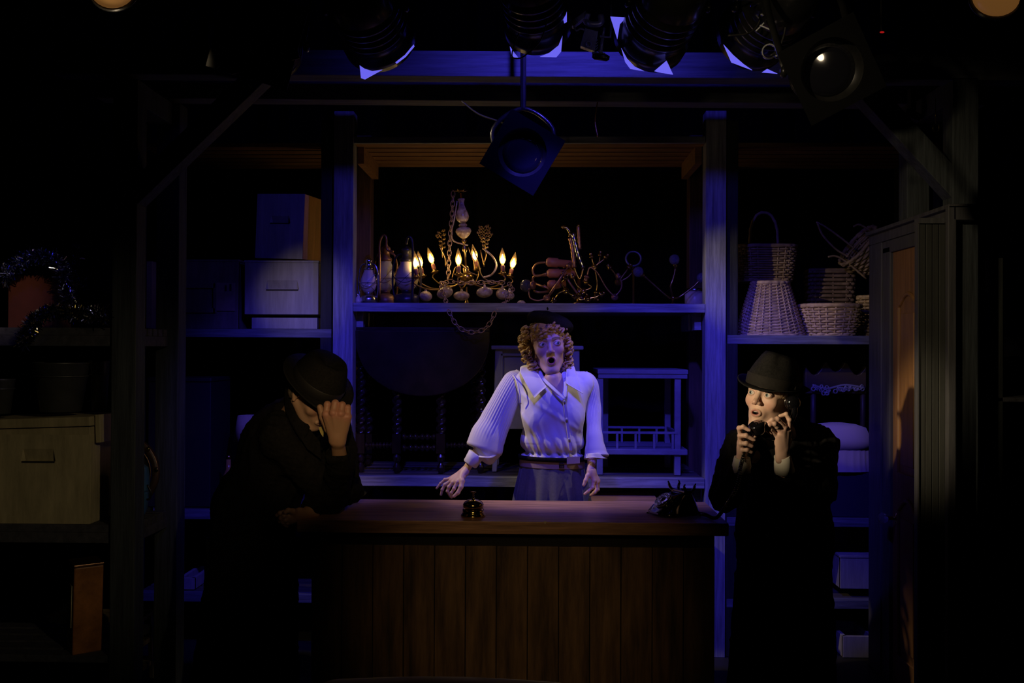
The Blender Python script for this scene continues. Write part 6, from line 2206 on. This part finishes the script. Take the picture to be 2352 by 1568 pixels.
# her right hand above the counter (left in the picture)
Yh = 4.37
wr1 = at(1067, 1083, Yh + .01)
m1 = [at(1050, 1107, Yh - .03), at(1040, 1108, Yh - .016), at(1036, 1104, Yh + .002), at(1036, 1098, Yh + .016)]
f1_ = [[at(1043, 1122, Yh - .040), at(1037, 1131, Yh - .038), at(1037, 1142, Yh - .030)],
       [at(1031, 1118, Yh - .020), at(1028, 1128, Yh - .018), at(1034, 1140, Yh - .010)],
       [at(1022, 1113, Yh + .002), at(1016, 1124, Yh + .002), at(1013, 1136, Yh + .004)],
       [at(1022, 1101, Yh + .020), at(1012, 1110, Yh + .022), at(1003, 1121, Yh + .022)]]
t1_ = [at(1062, 1104, Yh - .035), at(1059, 1118, Yh - .048), at(1052, 1131, Yh - .050), at(1043, 1139, Yh - .048)]
pieces.append(hand_sdf(wr1, m1, f1_, t1_, r=.0078, pr=.0105, wr=.0195, arm=at(1096, 1038, Yh + .022), taper=.72).mesh())
# her left hand by her skirt
Yl = 4.36
wr2 = at(1358, 1082, Yl)
m2 = [at(1364, 1104, Yl - .018), at(1370, 1107, Yl - .004), at(1373, 1106, Yl + .010), at(1374, 1103, Yl + .022)]
f2_ = [[at(1361, 1119, Yl - .026), at(1352, 1127, Yl - .030), at(1343, 1134, Yl - .030)],
       [at(1371, 1124, Yl - .006), at(1365, 1131, Yl - .012), at(1357, 1137, Yl - .014)],
       [at(1373, 1124, Yl + .010), at(1367, 1131, Yl + .008), at(1360, 1134, Yl + .004)],
       [at(1372, 1118, Yl + .024), at(1367, 1126, Yl + .024), at(1361, 1130, Yl + .020)]]
t2_ = [at(1350, 1092, Yl - .020), at(1345, 1103, Yl - .030), at(1341, 1113, Yl - .034)]
pieces.append(hand_sdf(wr2, m2, f2_, t2_, r=.0078, pr=.0100, wr=.0205, arm=at(1360, 1035, Yl + .055), taper=.72).mesh())
feetB = [(at(1230, 0, 4.5).x, 4.5, 0), (at(1300, 0, 4.5).x, 4.52, 0)]
pieces.append(core(neckB, at(1270, 930, 4.52), at(1270, 1110, 4.50), at(1192, 888, 4.50), at(1346, 888, 4.53), at(1140, 970, 4.46), at(1364, 975, 4.50), at(1085, 1050, Yh + .01), at(1358, 1050, Yl + .02), feetB, r=.085))
hB_ = skin_paint(HB, z0b, .0125, .0115, base=(.66, .42, .33), brow=(.16, .10, .06), lip=(.42, .12, .11), browth=.0034)
handsB = simple_paint((.66, .43, .33), pts=[f[-1] for f in f1_ + f2_] + m1 + m2, rad=.012, amt=.4)


def paintB(V):
    a = handsB(V)
    b = hB_(V)
    near = ((V - np.array(HB.o)) ** 2).sum(1) ** .5 < .165
    a[near] = b[near]
    w = np.exp(-((V - np.array(at(1372, 1112, Yl - .01))) ** 2).sum(1) / .0035 ** 2)[:, None]
    return a * (1 - .8 * w) + np.array((.08, .05, .08)) * .8 * w


mesh_obj('body', pieces, SKIN, PB, paintB)
eyes(HB, (.38, -1, -.02), PB)
# blouse
BLOU = mat('white crepe blouse', (0.74, 0.72, 0.70), 0.75, bump=.05, scale=260, sheen=.15)
BLS = mat('sheer pleated sleeve', (0.66, 0.62, 0.60), 0.7, sheen=.2)
Sw = Sdf([at(1165, 0, 4.6).x, 4.26, at(0, 1056, 4.5).z], [at(1385, 0, 4.6).x, 4.68, at(0, 826, 4.5).z], .0036)
Sw.cap(at(1198, 878, 4.48), at(1342, 880, 4.50), .050, .050, .04)
Sw.cap(at(1204, 884, 4.47), at(1240, 920, 4.45), .048, .09, .04)
Sw.cap(at(1338, 882, 4.49), at(1300, 920, 4.46), .048, .09, .04)
Sw.cap(at(1245, 868, 4.49), at(1298, 866, 4.49), .045, .045, .03)
Sw.ell(at(1269, 940, 4.465), (.148, .105, .185), None, .05)
Sw.ell(at(1232, 962, 4.405), (.066, .058, .072), None, .03)
Sw.ell(at(1311, 958, 4.41), (.064, .058, .072), None, .03)
Sw.ell(at(1268, 1016, 4.47), (.150, .108, .070), None, .07)
Sw.ell(at(1268, 1046, 4.47), (.146, .100, .03), None, .015)
zw = at(0, 1045, 4.45).z
zb_ = at(0, 965, 4.45).z


def blouse_fold(X, Y, Z):
    t = np.clip((zb_ + .03 - Z) / (zb_ + .03 - zw), 0, 1)
    ph_ = (X * 1.0 + (Z - zw) * .42) * 165 + 1.3 * np.sin(X * 40)
    f = np.clip(-(Y - 4.47) * 12, 0, 1)
    a = -(np.abs(np.sin(ph_ * .5)) ** 1.4 - .5) * .0125 * t ** 1.3 * (.35 + .65 * f)
    u = (X - at(1225, 0, 4.4).x) * .8 + (Z - zb_) * .6
    a = a - .0045 * np.exp(-((u + .01) / .010) ** 2) * (1 - t) * f
    sh_ = (Z - at(0, 905, 4.45).z) * .9 + (X - at(1215, 0, 4.4).x) * .55
    a = a - .004 * np.exp(-(sh_ / .012) ** 2) * f
    return a


Sw.disp(blouse_fold)
Sw.disp(folds(21, .004, 40, (1, 1, .4)))
Sw.cap(at(1262, 846, 4.38), at(1291, 914, 4.335), .064, .030, .006, True)
Sw.cap(at(1285, 846, 4.38), at(1294, 914, 4.335), .052, .026, .006, True)
Sw.cap(at(1268, 830, 4.47), at(1270, 862, 4.46), .060, .050, .006, True)
bl = mesh_obj('blouse', [Sw.mesh()], BLOU, PB, smooth_it=1)


def sheet(name, rows, m, parent, th=.003, ribs=0.0, mul=4):
    """grid of points -> thick cloth"""
    g = [curve(r_, mul) for r_ in rows]
    g2 = []
    for c in range(len(g[0])):
        g2.append(curve([r_[c] for r_ in g], mul))
    nu, nv = len(g2), len(g2[0])
    vs = [g2[i][j] for i in range(nu) for j in range(nv)]
    o = len(vs)
    nor = []
    for i in range(nu):
        for j in range(nv):
            a = g2[min(i + 1, nu - 1)][j] - g2[max(i - 1, 0)][j]
            b = g2[i][min(j + 1, nv - 1)] - g2[i][max(j - 1, 0)]
            n_ = a.cross(b)
            n_ = n_.normalized() if n_.length > 1e-9 else Vector((0, -1, 0))
            if n_.y > 0:
                n_ = -n_
            nor.append(n_)
    vs += [v - n_ * th for v, n_ in zip(vs, nor)]
    fs = []
    for i in range(nu - 1):
        for j in range(nv - 1):
            a = i * nv + j
            q = (a, a + 1, a + nv + 1, a + nv)
            fs += [q, tuple(o + k for k in q[::-1])]
    for i in range(nu - 1):
        for j in (0, nv - 1):
            a = i * nv + j
            fs.append((a, a + nv, a + nv + o, a + o))
    for j in range(nv - 1):
        for i in (0, nu - 1):
            a = i * nv + j
            fs.append((a, a + 1, a + 1 + o, a + o))
    return MB()._add(vs, fs).build(name, m, parent, smooth=True)


sheet('collar', [[at(1224, 838, 4.50), at(1208, 838, 4.475), at(1196, 842, 4.44), at(1194, 852, 4.41)],
                 [at(1232, 852, 4.43), at(1220, 856, 4.40), at(1208, 864, 4.38), at(1204, 872, 4.365)],
                 [at(1246, 874, 4.375), at(1236, 878, 4.355), at(1226, 886, 4.345), at(1216, 895, 4.34)],
                 [at(1256, 888, 4.345), at(1247, 895, 4.335), at(1238, 903, 4.33), at(1227, 914, 4.33)]], BLOU, bl)
sheet('collar', [[at(1300, 836, 4.50), at(1310, 836, 4.475), at(1318, 840, 4.45), at(1322, 850, 4.43)],
                 [at(1301, 850, 4.42), at(1308, 854, 4.40), at(1318, 860, 4.39), at(1326, 866, 4.38)],
                 [at(1300, 868, 4.375), at(1308, 873, 4.36), at(1318, 880, 4.355), at(1332, 884, 4.355)],
                 [at(1300, 880, 4.35), at(1308, 885, 4.345), at(1320, 892, 4.34), at(1340, 904, 4.345)]], BLOU, bl)
sheet('placket_edge', [[at(1240, 868, 4.40), at(1262, 888, 4.355), at(1280, 904, 4.335), at(1296, 918, 4.325)], [at(1247, 864, 4.405), at(1268, 884, 4.36), at(1285, 900, 4.34), at(1300, 914, 4.33)]], BLOU, bl)
sheet('placket_edge', [[at(1300, 866, 4.40), at(1302, 882, 4.36), at(1302, 898, 4.34), at(1300, 914, 4.33)], [at(1294, 868, 4.41), at(1295, 884, 4.375), at(1294, 900, 4.35), at(1292, 912, 4.34)]], BLOU, bl)
zs1 = [918, 950, 985, 1015, 1038]
dep = [4.337, 4.342, 4.352, 4.356, 4.362]
sheet('placket', [[at(1296 + .13 * (z - 918) - 4, z, d_ - .004) for z, d_ in zip(zs1, dep)], [at(1296 + .13 * (z - 918) + 4, z, d_ - .004) for z, d_ in zip(zs1, dep)]], BLOU, bl)
for z, d_ in ((921, 4.328), (962, 4.336), (1008, 4.346)):
    MB().lathe([(.005, 0), (.0055, .001), (.0045, .0025), (.0, .002)], at(1296 + .13 * (z - 918), z, d_), (0, -1, 0), 12).build('blouse_button', mat('pearl button', (.6, .58, .6), .2, coat=.6), bl, smooth=True)


def sleeve(pts, radii, flat, ribs, amp, name, m, seg=144, flatdir=(0, 1, 0), n=8):
    c = curve(pts, n)
    k = len(radii) - 1
    rr = []
    for i in range(len(c)):
        u = i / (len(c) - 1) * k
        j = min(int(u), k - 1)
        f = u - j
        f = f * f * (3 - 2 * f)
        rr.append(radii[j] * (1 - f) + radii[j + 1] * f)
    return MB().tube(c, rr, seg, flat=flat, up=flatdir, rf=lambda t, a: 1 + amp * math.sin(PI * min(1, t * 1.4 + .1)) * math.cos(ribs * a + 1.4 * math.sin(3 * t) + .5 * math.sin(2 * a))).build(name, m, bl, smooth=True)


sleeve([at(1200, 862, 4.485), at(1184, 880, 4.47), at(1160, 922, 4.45), at(1137, 970, 4.43), at(1120, 1005, 4.40), at(1113, 1028, 4.39), at(1108, 1040, 4.385), at(1100, 1046, 4.38)],
       [.040, .062, .064, .072, .082, .086, .070, .034], .62, 34, .030, 'sleeve', BLS)
sleeve([at(1334, 866, 4.50), at(1350, 884, 4.50), at(1362, 930, 4.50), at(1364, 975, 4.47), at(1366, 1010, 4.43), at(1368, 1036, 4.41), at(1370, 1050, 4.40)],
       [.040, .048, .036, .033, .040, .050, .058], .75, 30, .028, 'sleeve', BLS)
MB().lathe([(.031, 0), (.034, .004), (.036, .03), (.038, .055), (.033, .058)], at(1079, 1066, Yh + .01), at(1096, 1040, Yh + .01) - at(1079, 1066, Yh + .01), 40, rf=lambda a, h: 1 + .05 * math.sin(7 * a + h * 80)).build('inner_cuff', BLOU, bl, smooth=True)
MB().tube(curve([at(1100, 1048, 4.36), at(1112, 1050, 4.33), at(1126, 1050, 4.34), at(1138, 1044, 4.37)], 5), .009, 8, flat=.5).build('cuff_gather', BLS, bl, smooth=True)
flapc = sheet('cuff_flare', [[at(1346, 1042, 4.36), at(1362, 1040, 4.33), at(1378, 1042, 4.36), at(1386, 1046, 4.40)], [at(1345, 1052, 4.35), at(1362, 1050, 4.32), at(1382, 1052, 4.345), at(1395, 1052, 4.40)]], BLS, bl)
# shoulder seams
MB().tube(curve([at(1176, 858, 4.46), at(1186, 874, 4.405), at(1193, 900, 4.372), at(1196, 928, 4.375)], 6), .0035, 6).build('armhole_seam', BLOU, bl, smooth=True)

# belt, sash, skirt
SKC = mat('charcoal wool skirt', (0.085, 0.085, 0.10), 0.85, var=.15, scale=120, sheen=.2)
cxw = at(1268, 1055, 4.47)


def ering(mb, z, rx, ry, w, th, c=cxw):
    n = 64
    vs = []
    for (dz, dr) in ((-w, 0), (-w, th), (w, th), (w, 0)):
        for i in range(n):
            a = 2 * PI * i / n
            vs.append((c.x + (rx + dr) * math.cos(a), c.y + (ry + dr) * math.sin(a), z + dz + .004 * math.cos(a) * -1))
    fs = []
    for j in range(4):
        for i in range(n):
            k2 = (j + 1) % 4
            fs.append((j * n + i, j * n + (i + 1) % n, k2 * n + (i + 1) % n, k2 * n + i))
    return mb._add(vs, fs)


zbt = at(0, 1058, 4.38).z
ering(MB(), zbt, .146, .098, .017, .006).build('belt', mat('taupe leather belt', (.30, .22, .19), .5), PB, smooth=False)
ering(MB(), at(0, 1046, 4.38).z, .151, .104, .010, .007).build('sash', COATM, PB, smooth=True)
bkx, bky = at(1290, 1057, 4.37), 4.365
mk = MB()
mk.torus((bkx.x, bky, zbt), .014, .003, (0, 1, 0), 4, 6, spin=PI / 4).tube([(bkx.x - .012, bky, zbt), (bkx.x + .012, bky, zbt)], .002, 6)
mk.build('belt_buckle', SHOE, PB)
flap('belt_tab', [at(1302, 1049, 4.365), at(1332, 1048, 4.372), at(1332, 1064, 4.372), at(1302, 1066, 4.365)], .004, mat('pale taupe leather', (.40, .32, .30), .5), PB)
rows = []
n = 120
for z, rx, ry, amp in ((zbt + .004, .143, .095, .0), (zbt - .06, .158, .112, .004), (zbt - .13, .172, .128, .007), (zbt - .22, .185, .14, .010), (zbt - .4, .205, .16, .016), (.42, .25, .21, .03)):
    rows.append([(cxw.x + (rx + amp * math.sin(i * 2 * PI * 16 / n + .6 * math.sin(i * .3))) * math.cos(2 * PI * i / n), cxw.y + (ry + amp * math.sin(i * 2 * PI * 16 / n)) * math.sin(2 * PI * i / n), z) for i in range(n)])
vs = [p for r_ in rows for p in r_]
fs = []
for j in range(len(rows) - 1):
    for i in range(n):
        fs.append((j * n + i, j * n + (i + 1) % n, (j + 1) * n + (i + 1) % n, (j + 1) * n + i))
MB()._add(vs, fs).build('skirt', SKC, PB, smooth=True, subsurf=1)
legs_and_shoes(PB, (cxw.x, cxw.y + .02, .8), feetB, mat('nude stocking', (.4, .26, .19), .5), .06, .032)
# hair: curls over a soft base, beret
BLND = mat('golden blonde hair', (.50, .32, .12), .36, var=.45, scale=40, stretch=(1, 1, 1), bump=.3)
Sx = Sdf([HB.o[i] - .17 for i in range(3)], [HB.o[i] + .17 for i in range(3)], .0035)
q = HB.s
Rm = np.array(HB.R)
Sx.ell(HB.w(0, .022, .036), (.080 * q, .090 * q, .088 * q), Rm, .01)
Sx.ell(HB.w(-.070, .03, -.035), (.030 * q, .045 * q, .065 * q), Rm, .02)
Sx.ell(HB.w(.066, .035, -.030), (.022 * q, .040 * q, .060 * q), Rm, .02)
Sx.ell(HB.w(0, .070, -.04), (.075 * q, .035 * q, .065 * q), Rm, .02)
Sx.ell(HB.w(0, -.075, -.014), (.058 * q, .055 * q, .062 * q), Rm, .008, True)
Sx.ell(HB.w(0, -.03, -.10), (.060 * q, .07 * q, .065 * q), Rm, .008, True)
Sx.disp(folds(8, .008, 160, (1, 1, .6)))
hr = mesh_obj('hair', [Sx.mesh()], mat('shadowed blonde hair', (.20, .125, .05), .5, var=.4, scale=50), PB)
rs = random.Random(42)
cm = MB()


def ringlet(p, axis, Lr, rad, wr_, turns, ph0):
    axis = Vector(axis).normalized()
    u = axis.orthogonal().normalized()
    v = axis.cross(u)
    pts, rr = [], []
    n_ = int(turns * 18)
    for i in range(n_ + 1):
        t = i / n_
        a = ph0 + 2 * PI * turns * t
        r_ = rad * (1 - .45 * t)
        pts.append(p + axis * (Lr * t) + u * (r_ * math.cos(a)) + v * (r_ * math.sin(a)))
        rr.append(wr_ * (1 - .35 * t) * (.6 if i == 0 else 1))
    cm.tube(pts, rr, 12, flat=.78, up=axis, rf=lambda t, a: 1 + .10 * math.cos(5 * a + 3 * t))


spots = []
for i in range(84):   # left side of the picture: big mass
    t = rs.random()
    z = .085 - .185 * t
    x = -(.064 + .036 * math.sin(PI * min(1, t * .95 + .12)) + rs.uniform(-.010, .014))
    y = rs.uniform(-.058, .035) + .012
    spots.append((x, y, z))
for i in range(48):   # right side: slimmer
    t = rs.random()
    z = .060 - .160 * t
    x = (.066 + .016 * math.sin(PI * t) + rs.uniform(-.008, .010))
    spots.append((x, rs.uniform(-.045, .04), z))
for (x, y, z) in ((-.050, -.078, .068), (-.038, -.088, .060), (-.022, -.094, .066), (-.012, -.098, .070), (-.030, -.092, .050), (-.058, -.068, .050), (-.006, -.098, .080), (-.046, -.080, .085), (.060, -.060, .062), (.068, -.048, .070), (-.014, -.098, .056), (-.062, -.060, .080), (.006, -.096, .082), (.020, -.094, .078), (.034, -.088, .072), (.046, -.080, .066), (.054, -.070, .056), (.028, -.090, .086), (-.058, -.066, .066), (-.064, -.056, .044), (.060, -.064, .046)):
    spots.append((x, y, z))
for i, (x, y, z) in enumerate(spots):
    p = HB.w(x, y, z)
    ax_ = HB.d(rs.uniform(-.5, .5), rs.uniform(-.4, .4), -1)
    ringlet(p, ax_, rs.uniform(.018, .040), rs.uniform(.008, .0145), rs.uniform(.0050, .0080), rs.uniform(.9, 1.9), rs.uniform(0, 6.3))
cm.build('curls', BLND, hr, smooth=True)
Sx = Sdf([HB.o[i] - .19 for i in range(3)], [HB.o[i] + .20 for i in range(3)], .004)
Rb = (HB.R @ Matrix.Rotation(R(22), 3, 'Y') @ Matrix.Rotation(R(-8), 3, 'X'))
Sx.ell(HB.w(.018, .024, .088), (.112, .118, .048), np.array(Rb), .01)
Sx.ell(HB.w(.050, .014, .070), (.070, .092, .040), np.array(Rb), .02)
Sx.ell(HB.w(.015, .03, .146), (.006, .006, .012), None, .006)
Sx.disp(folds(9, .007, 45, (1, 1, 1)))
mesh_obj('beret', [Sx.mesh()], FELT, PB, smooth_it=1)

# ------------------------------------------------------------------ 3. leaning person, face in the fist
PC = thing('person', 'person in black fedora and overcoat leaning on the counter, face hidden in a fist', 'person', (at(570, 0, 4.0).x, 4.05, 0))
HC = HeadFrame((0, 0, 0), 52, 38, 0, 1.08)
HC.o = at(722, 903, 3.82)
neckC = at(672, 960, 3.93)
S, ring, z0c = head_sdf(HC, .002, (.014, .002, 0), neck_to=neckC, male=True, lid=.003, neck_r=.052, wide=1.04)
pieces = [S.mesh()]
Yf = 3.63
wC = at(775, 1012, Yf + .03)
mC = [at(749, 951, Yf + .005), at(766, 948, Yf - .006), at(783, 950, Yf - .004), at(799, 957, Yf + .008)]
fC = [[at(752, 929, Yf + .012), at(756, 932, Yf + .042), at(760, 946, Yf + .050)],
      [at(770, 926, Yf + .004), at(773, 929, Yf + .036), at(776, 944, Yf + .046)],
      [at(786, 930, Yf + .006), at(788, 933, Yf + .036), at(789, 946, Yf + .045)],
      [at(799, 936, Yf + .014), at(800, 938, Yf + .038), at(800, 950, Yf + .045)]]
tC = [at(755, 985, Yf + .045), at(742, 958, Yf + .050), at(735, 935, Yf + .046)]
Sh = hand_sdf(wC, mC, fC, tC, r=.0128, pr=.0172, wr=.0255, h=.0017, arm=at(782, 1060, Yf + .125))
for m_ in mC:
    Sh.ell(m_ + Vector((0, -.004, .0)), (.0118,) * 3, None, .006)
for i in range(4):
    Sh.cap(mC[i].lerp(wC, .15) + Vector((0, -.0135, 0)), mC[i].lerp(wC, .75) + Vector((0, -.013, 0)), .0042, .003, .005)
pieces.append(Sh.mesh())
# other hand poking out at the counter end
Yg = 3.76
wD = at(688, 1182, Yg + .06)
mD = [at(664, 1180, Yg + .02), at(662, 1187, Yg + .01), at(663, 1193, Yg + .012), at(666, 1198, Yg + .022)]
fD = [[at(652, 1176, Yg + .005), at(643, 1178, Yg), at(636, 1183, Yg + .004)],
      [at(652, 1185, Yg - .008), at(645, 1190, Yg - .008), at(642, 1197, Yg)],
      [at(655, 1194, Yg - .004), at(650, 1199, Yg - .002), at(650, 1204, Yg + .006)],
      [at(660, 1201, Yg + .01), at(657, 1206, Yg + .014), at(659, 1209, Yg + .02)]]
tD = [at(672, 1174, Yg + .01), at(662, 1172, Yg - .008), at(655, 1176, Yg - .014)]
pieces.append(hand_sdf(wD, mD, fD, tD, r=.0092, pr=.013, wr=.024, arm=at(720, 1178, Yg + .12)).mesh())
hipC = at(562, 1235, 4.06)
feetC = [(at(520, 0, 4.05).x, 4.0, 0), (at(600, 0, 4.05).x, 4.12, 0)]
elbC = Vector((at(768, 1145, 3.93).x, 3.93, CZ + .062))
elb2 = Vector((at(798, 1120, 4.10).x, 4.10, CZ + .075))
pieces.append(core(neckC, at(655, 1030, 4.0), hipC, at(650, 1000, 3.86), at(745, 1000, 4.16), elbC, elb2, at(780, 1060, Yf + .08), wD, feetC))
hC_ = skin_paint(HC, z0c, .010, .001, base=(.56, .36, .25), lip=(.45, .25, .18), brow=(.20, .17, .14))
kp = [m_ + Vector((0, -.012, 0)) for m_ in mC]
handsC = simple_paint((.46, .27, .17), red=(.55, .22, .17), pts=kp + [f[0] for f in fC], rad=.017, amt=.65)


def paintC(V):
    a = handsC(V)
    b = hC_(V)
    near = (((V - np.array(HC.o)) ** 2).sum(1) ** .5 < .16) & (V[:, 1] > Yf + .062)
    a[near] = b[near]
    return a


mesh_obj('body', pieces, SKIN, PC, paintC)
eyes(HC, (0, -1, -.2), PC)
fedora(PC, HC, (FELT, mat('black hat ribbon', (.014, .014, .014), .6)), crown_h=.125, brim=.050, snap=.012, a=.090, b=.108, z=.040, tilt=2, left_right_flip=1, taper=.12)
Sx = Sdf([HC.o[i] - .16 for i in range(3)], [HC.o[i] + .16 for i in range(3)], .003)
q = HC.s
Rm = np.array(HC.R)
Sx.ell(HC.w(0, .020, .030), (.081 * q, .094 * q, .086 * q), Rm, .01)
Sx.ell(HC.w(0, .045, -.03), (.070 * q, .055 * q, .050 * q), Rm, .02)
Sx.ell(HC.w(0, -.07, -.01), (.072 * q, .07 * q, .09 * q), Rm, .006, True)
Sx.ell(HC.w(0, -.01, -.10), (.1 * q, .09 * q, .07 * q), Rm, .006, True)
for s_ in (-1, 1):
    Sx.ell(HC.w(s_ * .082, .006, -.006), (.026 * q, .026 * q, .038 * q), Rm, .004, True)
Sx.disp(folds(4, .003, 420, (1, 1, .3)))
mesh_obj('hair', [Sx.mesh()], mat('grey brown hair', (.16, .13, .10), .6, var=.4, scale=70), PC)
lo = (at(405, 0, 4.1).x, 3.60, .14)
hi = (at(850, 0, 3.9).x, 4.45, 1.50)
Sc = Sdf(lo, hi, .006)
flC = ((0, 1, 0), .85)
Sc.cap(at(652, 1010, 4.0), at(585, 1170, 4.05), .170, .165, .06, flat=flC)
Sc.cap(at(585, 1170, 4.05), Vector((at(575, 0, 4.06).x, 4.06, .18)), .175, .235, .07, flat=flC)
Sc.cap(at(672, 952, 3.98), at(645, 1020, 4.0), .085, .15, .05)
Sc.cap(at(645, 985, 3.88), at(745, 1000, 4.14), .075, .07, .05)
Sc.cap(at(643, 1000, 3.86), elbC + Vector((-.02, -.02, .03)), .094, .080, .03)
Sc.cap(elbC + Vector((0, 0, .012)), at(780, 1062, Yf + .10), .072, .058, .03)
Sc.cap(at(780, 1065, Yf + .10), at(777, 1045, Yf + .07), .058, .056, .02)
Sc.cap(at(755, 1000, 4.14), elb2, .075, .072, .03)
Sc.cap(elb2, at(715, 1172, Yg + .14) + Vector((0, 0, .01)), .066, .052, .03)
Sc.cap(at(800, 965, 3.98), at(806, 1080, 3.96), .022, .042, .02)
Sc.cap(at(806, 1080, 3.95), at(820, 1096, 3.93), .03, .012, .015)
Sc.disp(folds(31, .016, 24, (1, 1, .6)))
Sc.disp(folds(32, .007, 55, (1, 1, .8)))
Sc.cap(at(777, 1050, Yf + .075), at(772, 1010, Yf + .03), .035, .050, .006, True)
Sc.cap(at(700, 930, 3.86), at(742, 1010, 3.84), .050, .030, .012, True)
Sc.cap(Vector((-.98, 3.9, CZ - .40)), Vector((.2, 3.9, CZ - .40)), .40, .40, .002, True) if False else None
Xg, Yg_, Zg = Sc._grid((slice(None),) * 3)
ctr = np.maximum(np.maximum(-.95 - Xg, Zg - (CZ + .002)), np.maximum(3.785 - Yg_, Yg_ - 4.33))
Sc.d = np.maximum(Sc.d, (-ctr).astype(np.float32))
coatC = mesh_obj('overcoat', [Sc.mesh()], COATM, PC, smooth_it=1)
sheet('collar', [[at(664, 872, 3.93), at(656, 885, 3.90), at(652, 905, 3.88)], [at(672, 905, 3.84), at(664, 925, 3.83), at(655, 945, 3.83)],
                 [at(690, 945, 3.80), at(682, 962, 3.79), at(672, 980, 3.79)], [at(712, 980, 3.79), at(705, 1000, 3.78), at(690, 1010, 3.78)]], COATM, coatC, .006)
flap('lapel', [at(712, 985, 3.79), at(690, 1005, 3.775), at(705, 1030, 3.78), at(738, 1055, 3.80), at(735, 1015, 3.80)], .006, COATM, coatC, .004)
flap('shirt_collar', [at(731, 981, 3.755), at(739, 979, 3.75), at(743, 990, 3.75), at(742, 1004, 3.755), at(736, 995, 3.755)], .004, mat('mustard neckerchief', (.60, .50, .16), .7), PC)
for (x, y) in ((757, 1128),):
    MB().lathe([(.009, 0), (.010, .002), (.008, .004), (.0, .003)], at(x, y, 3.835), (0, -1, 0), 14).build('sleeve_button', SHOE, coatC, smooth=True)
legs_and_shoes(PC, hipC, feetC, TROU)
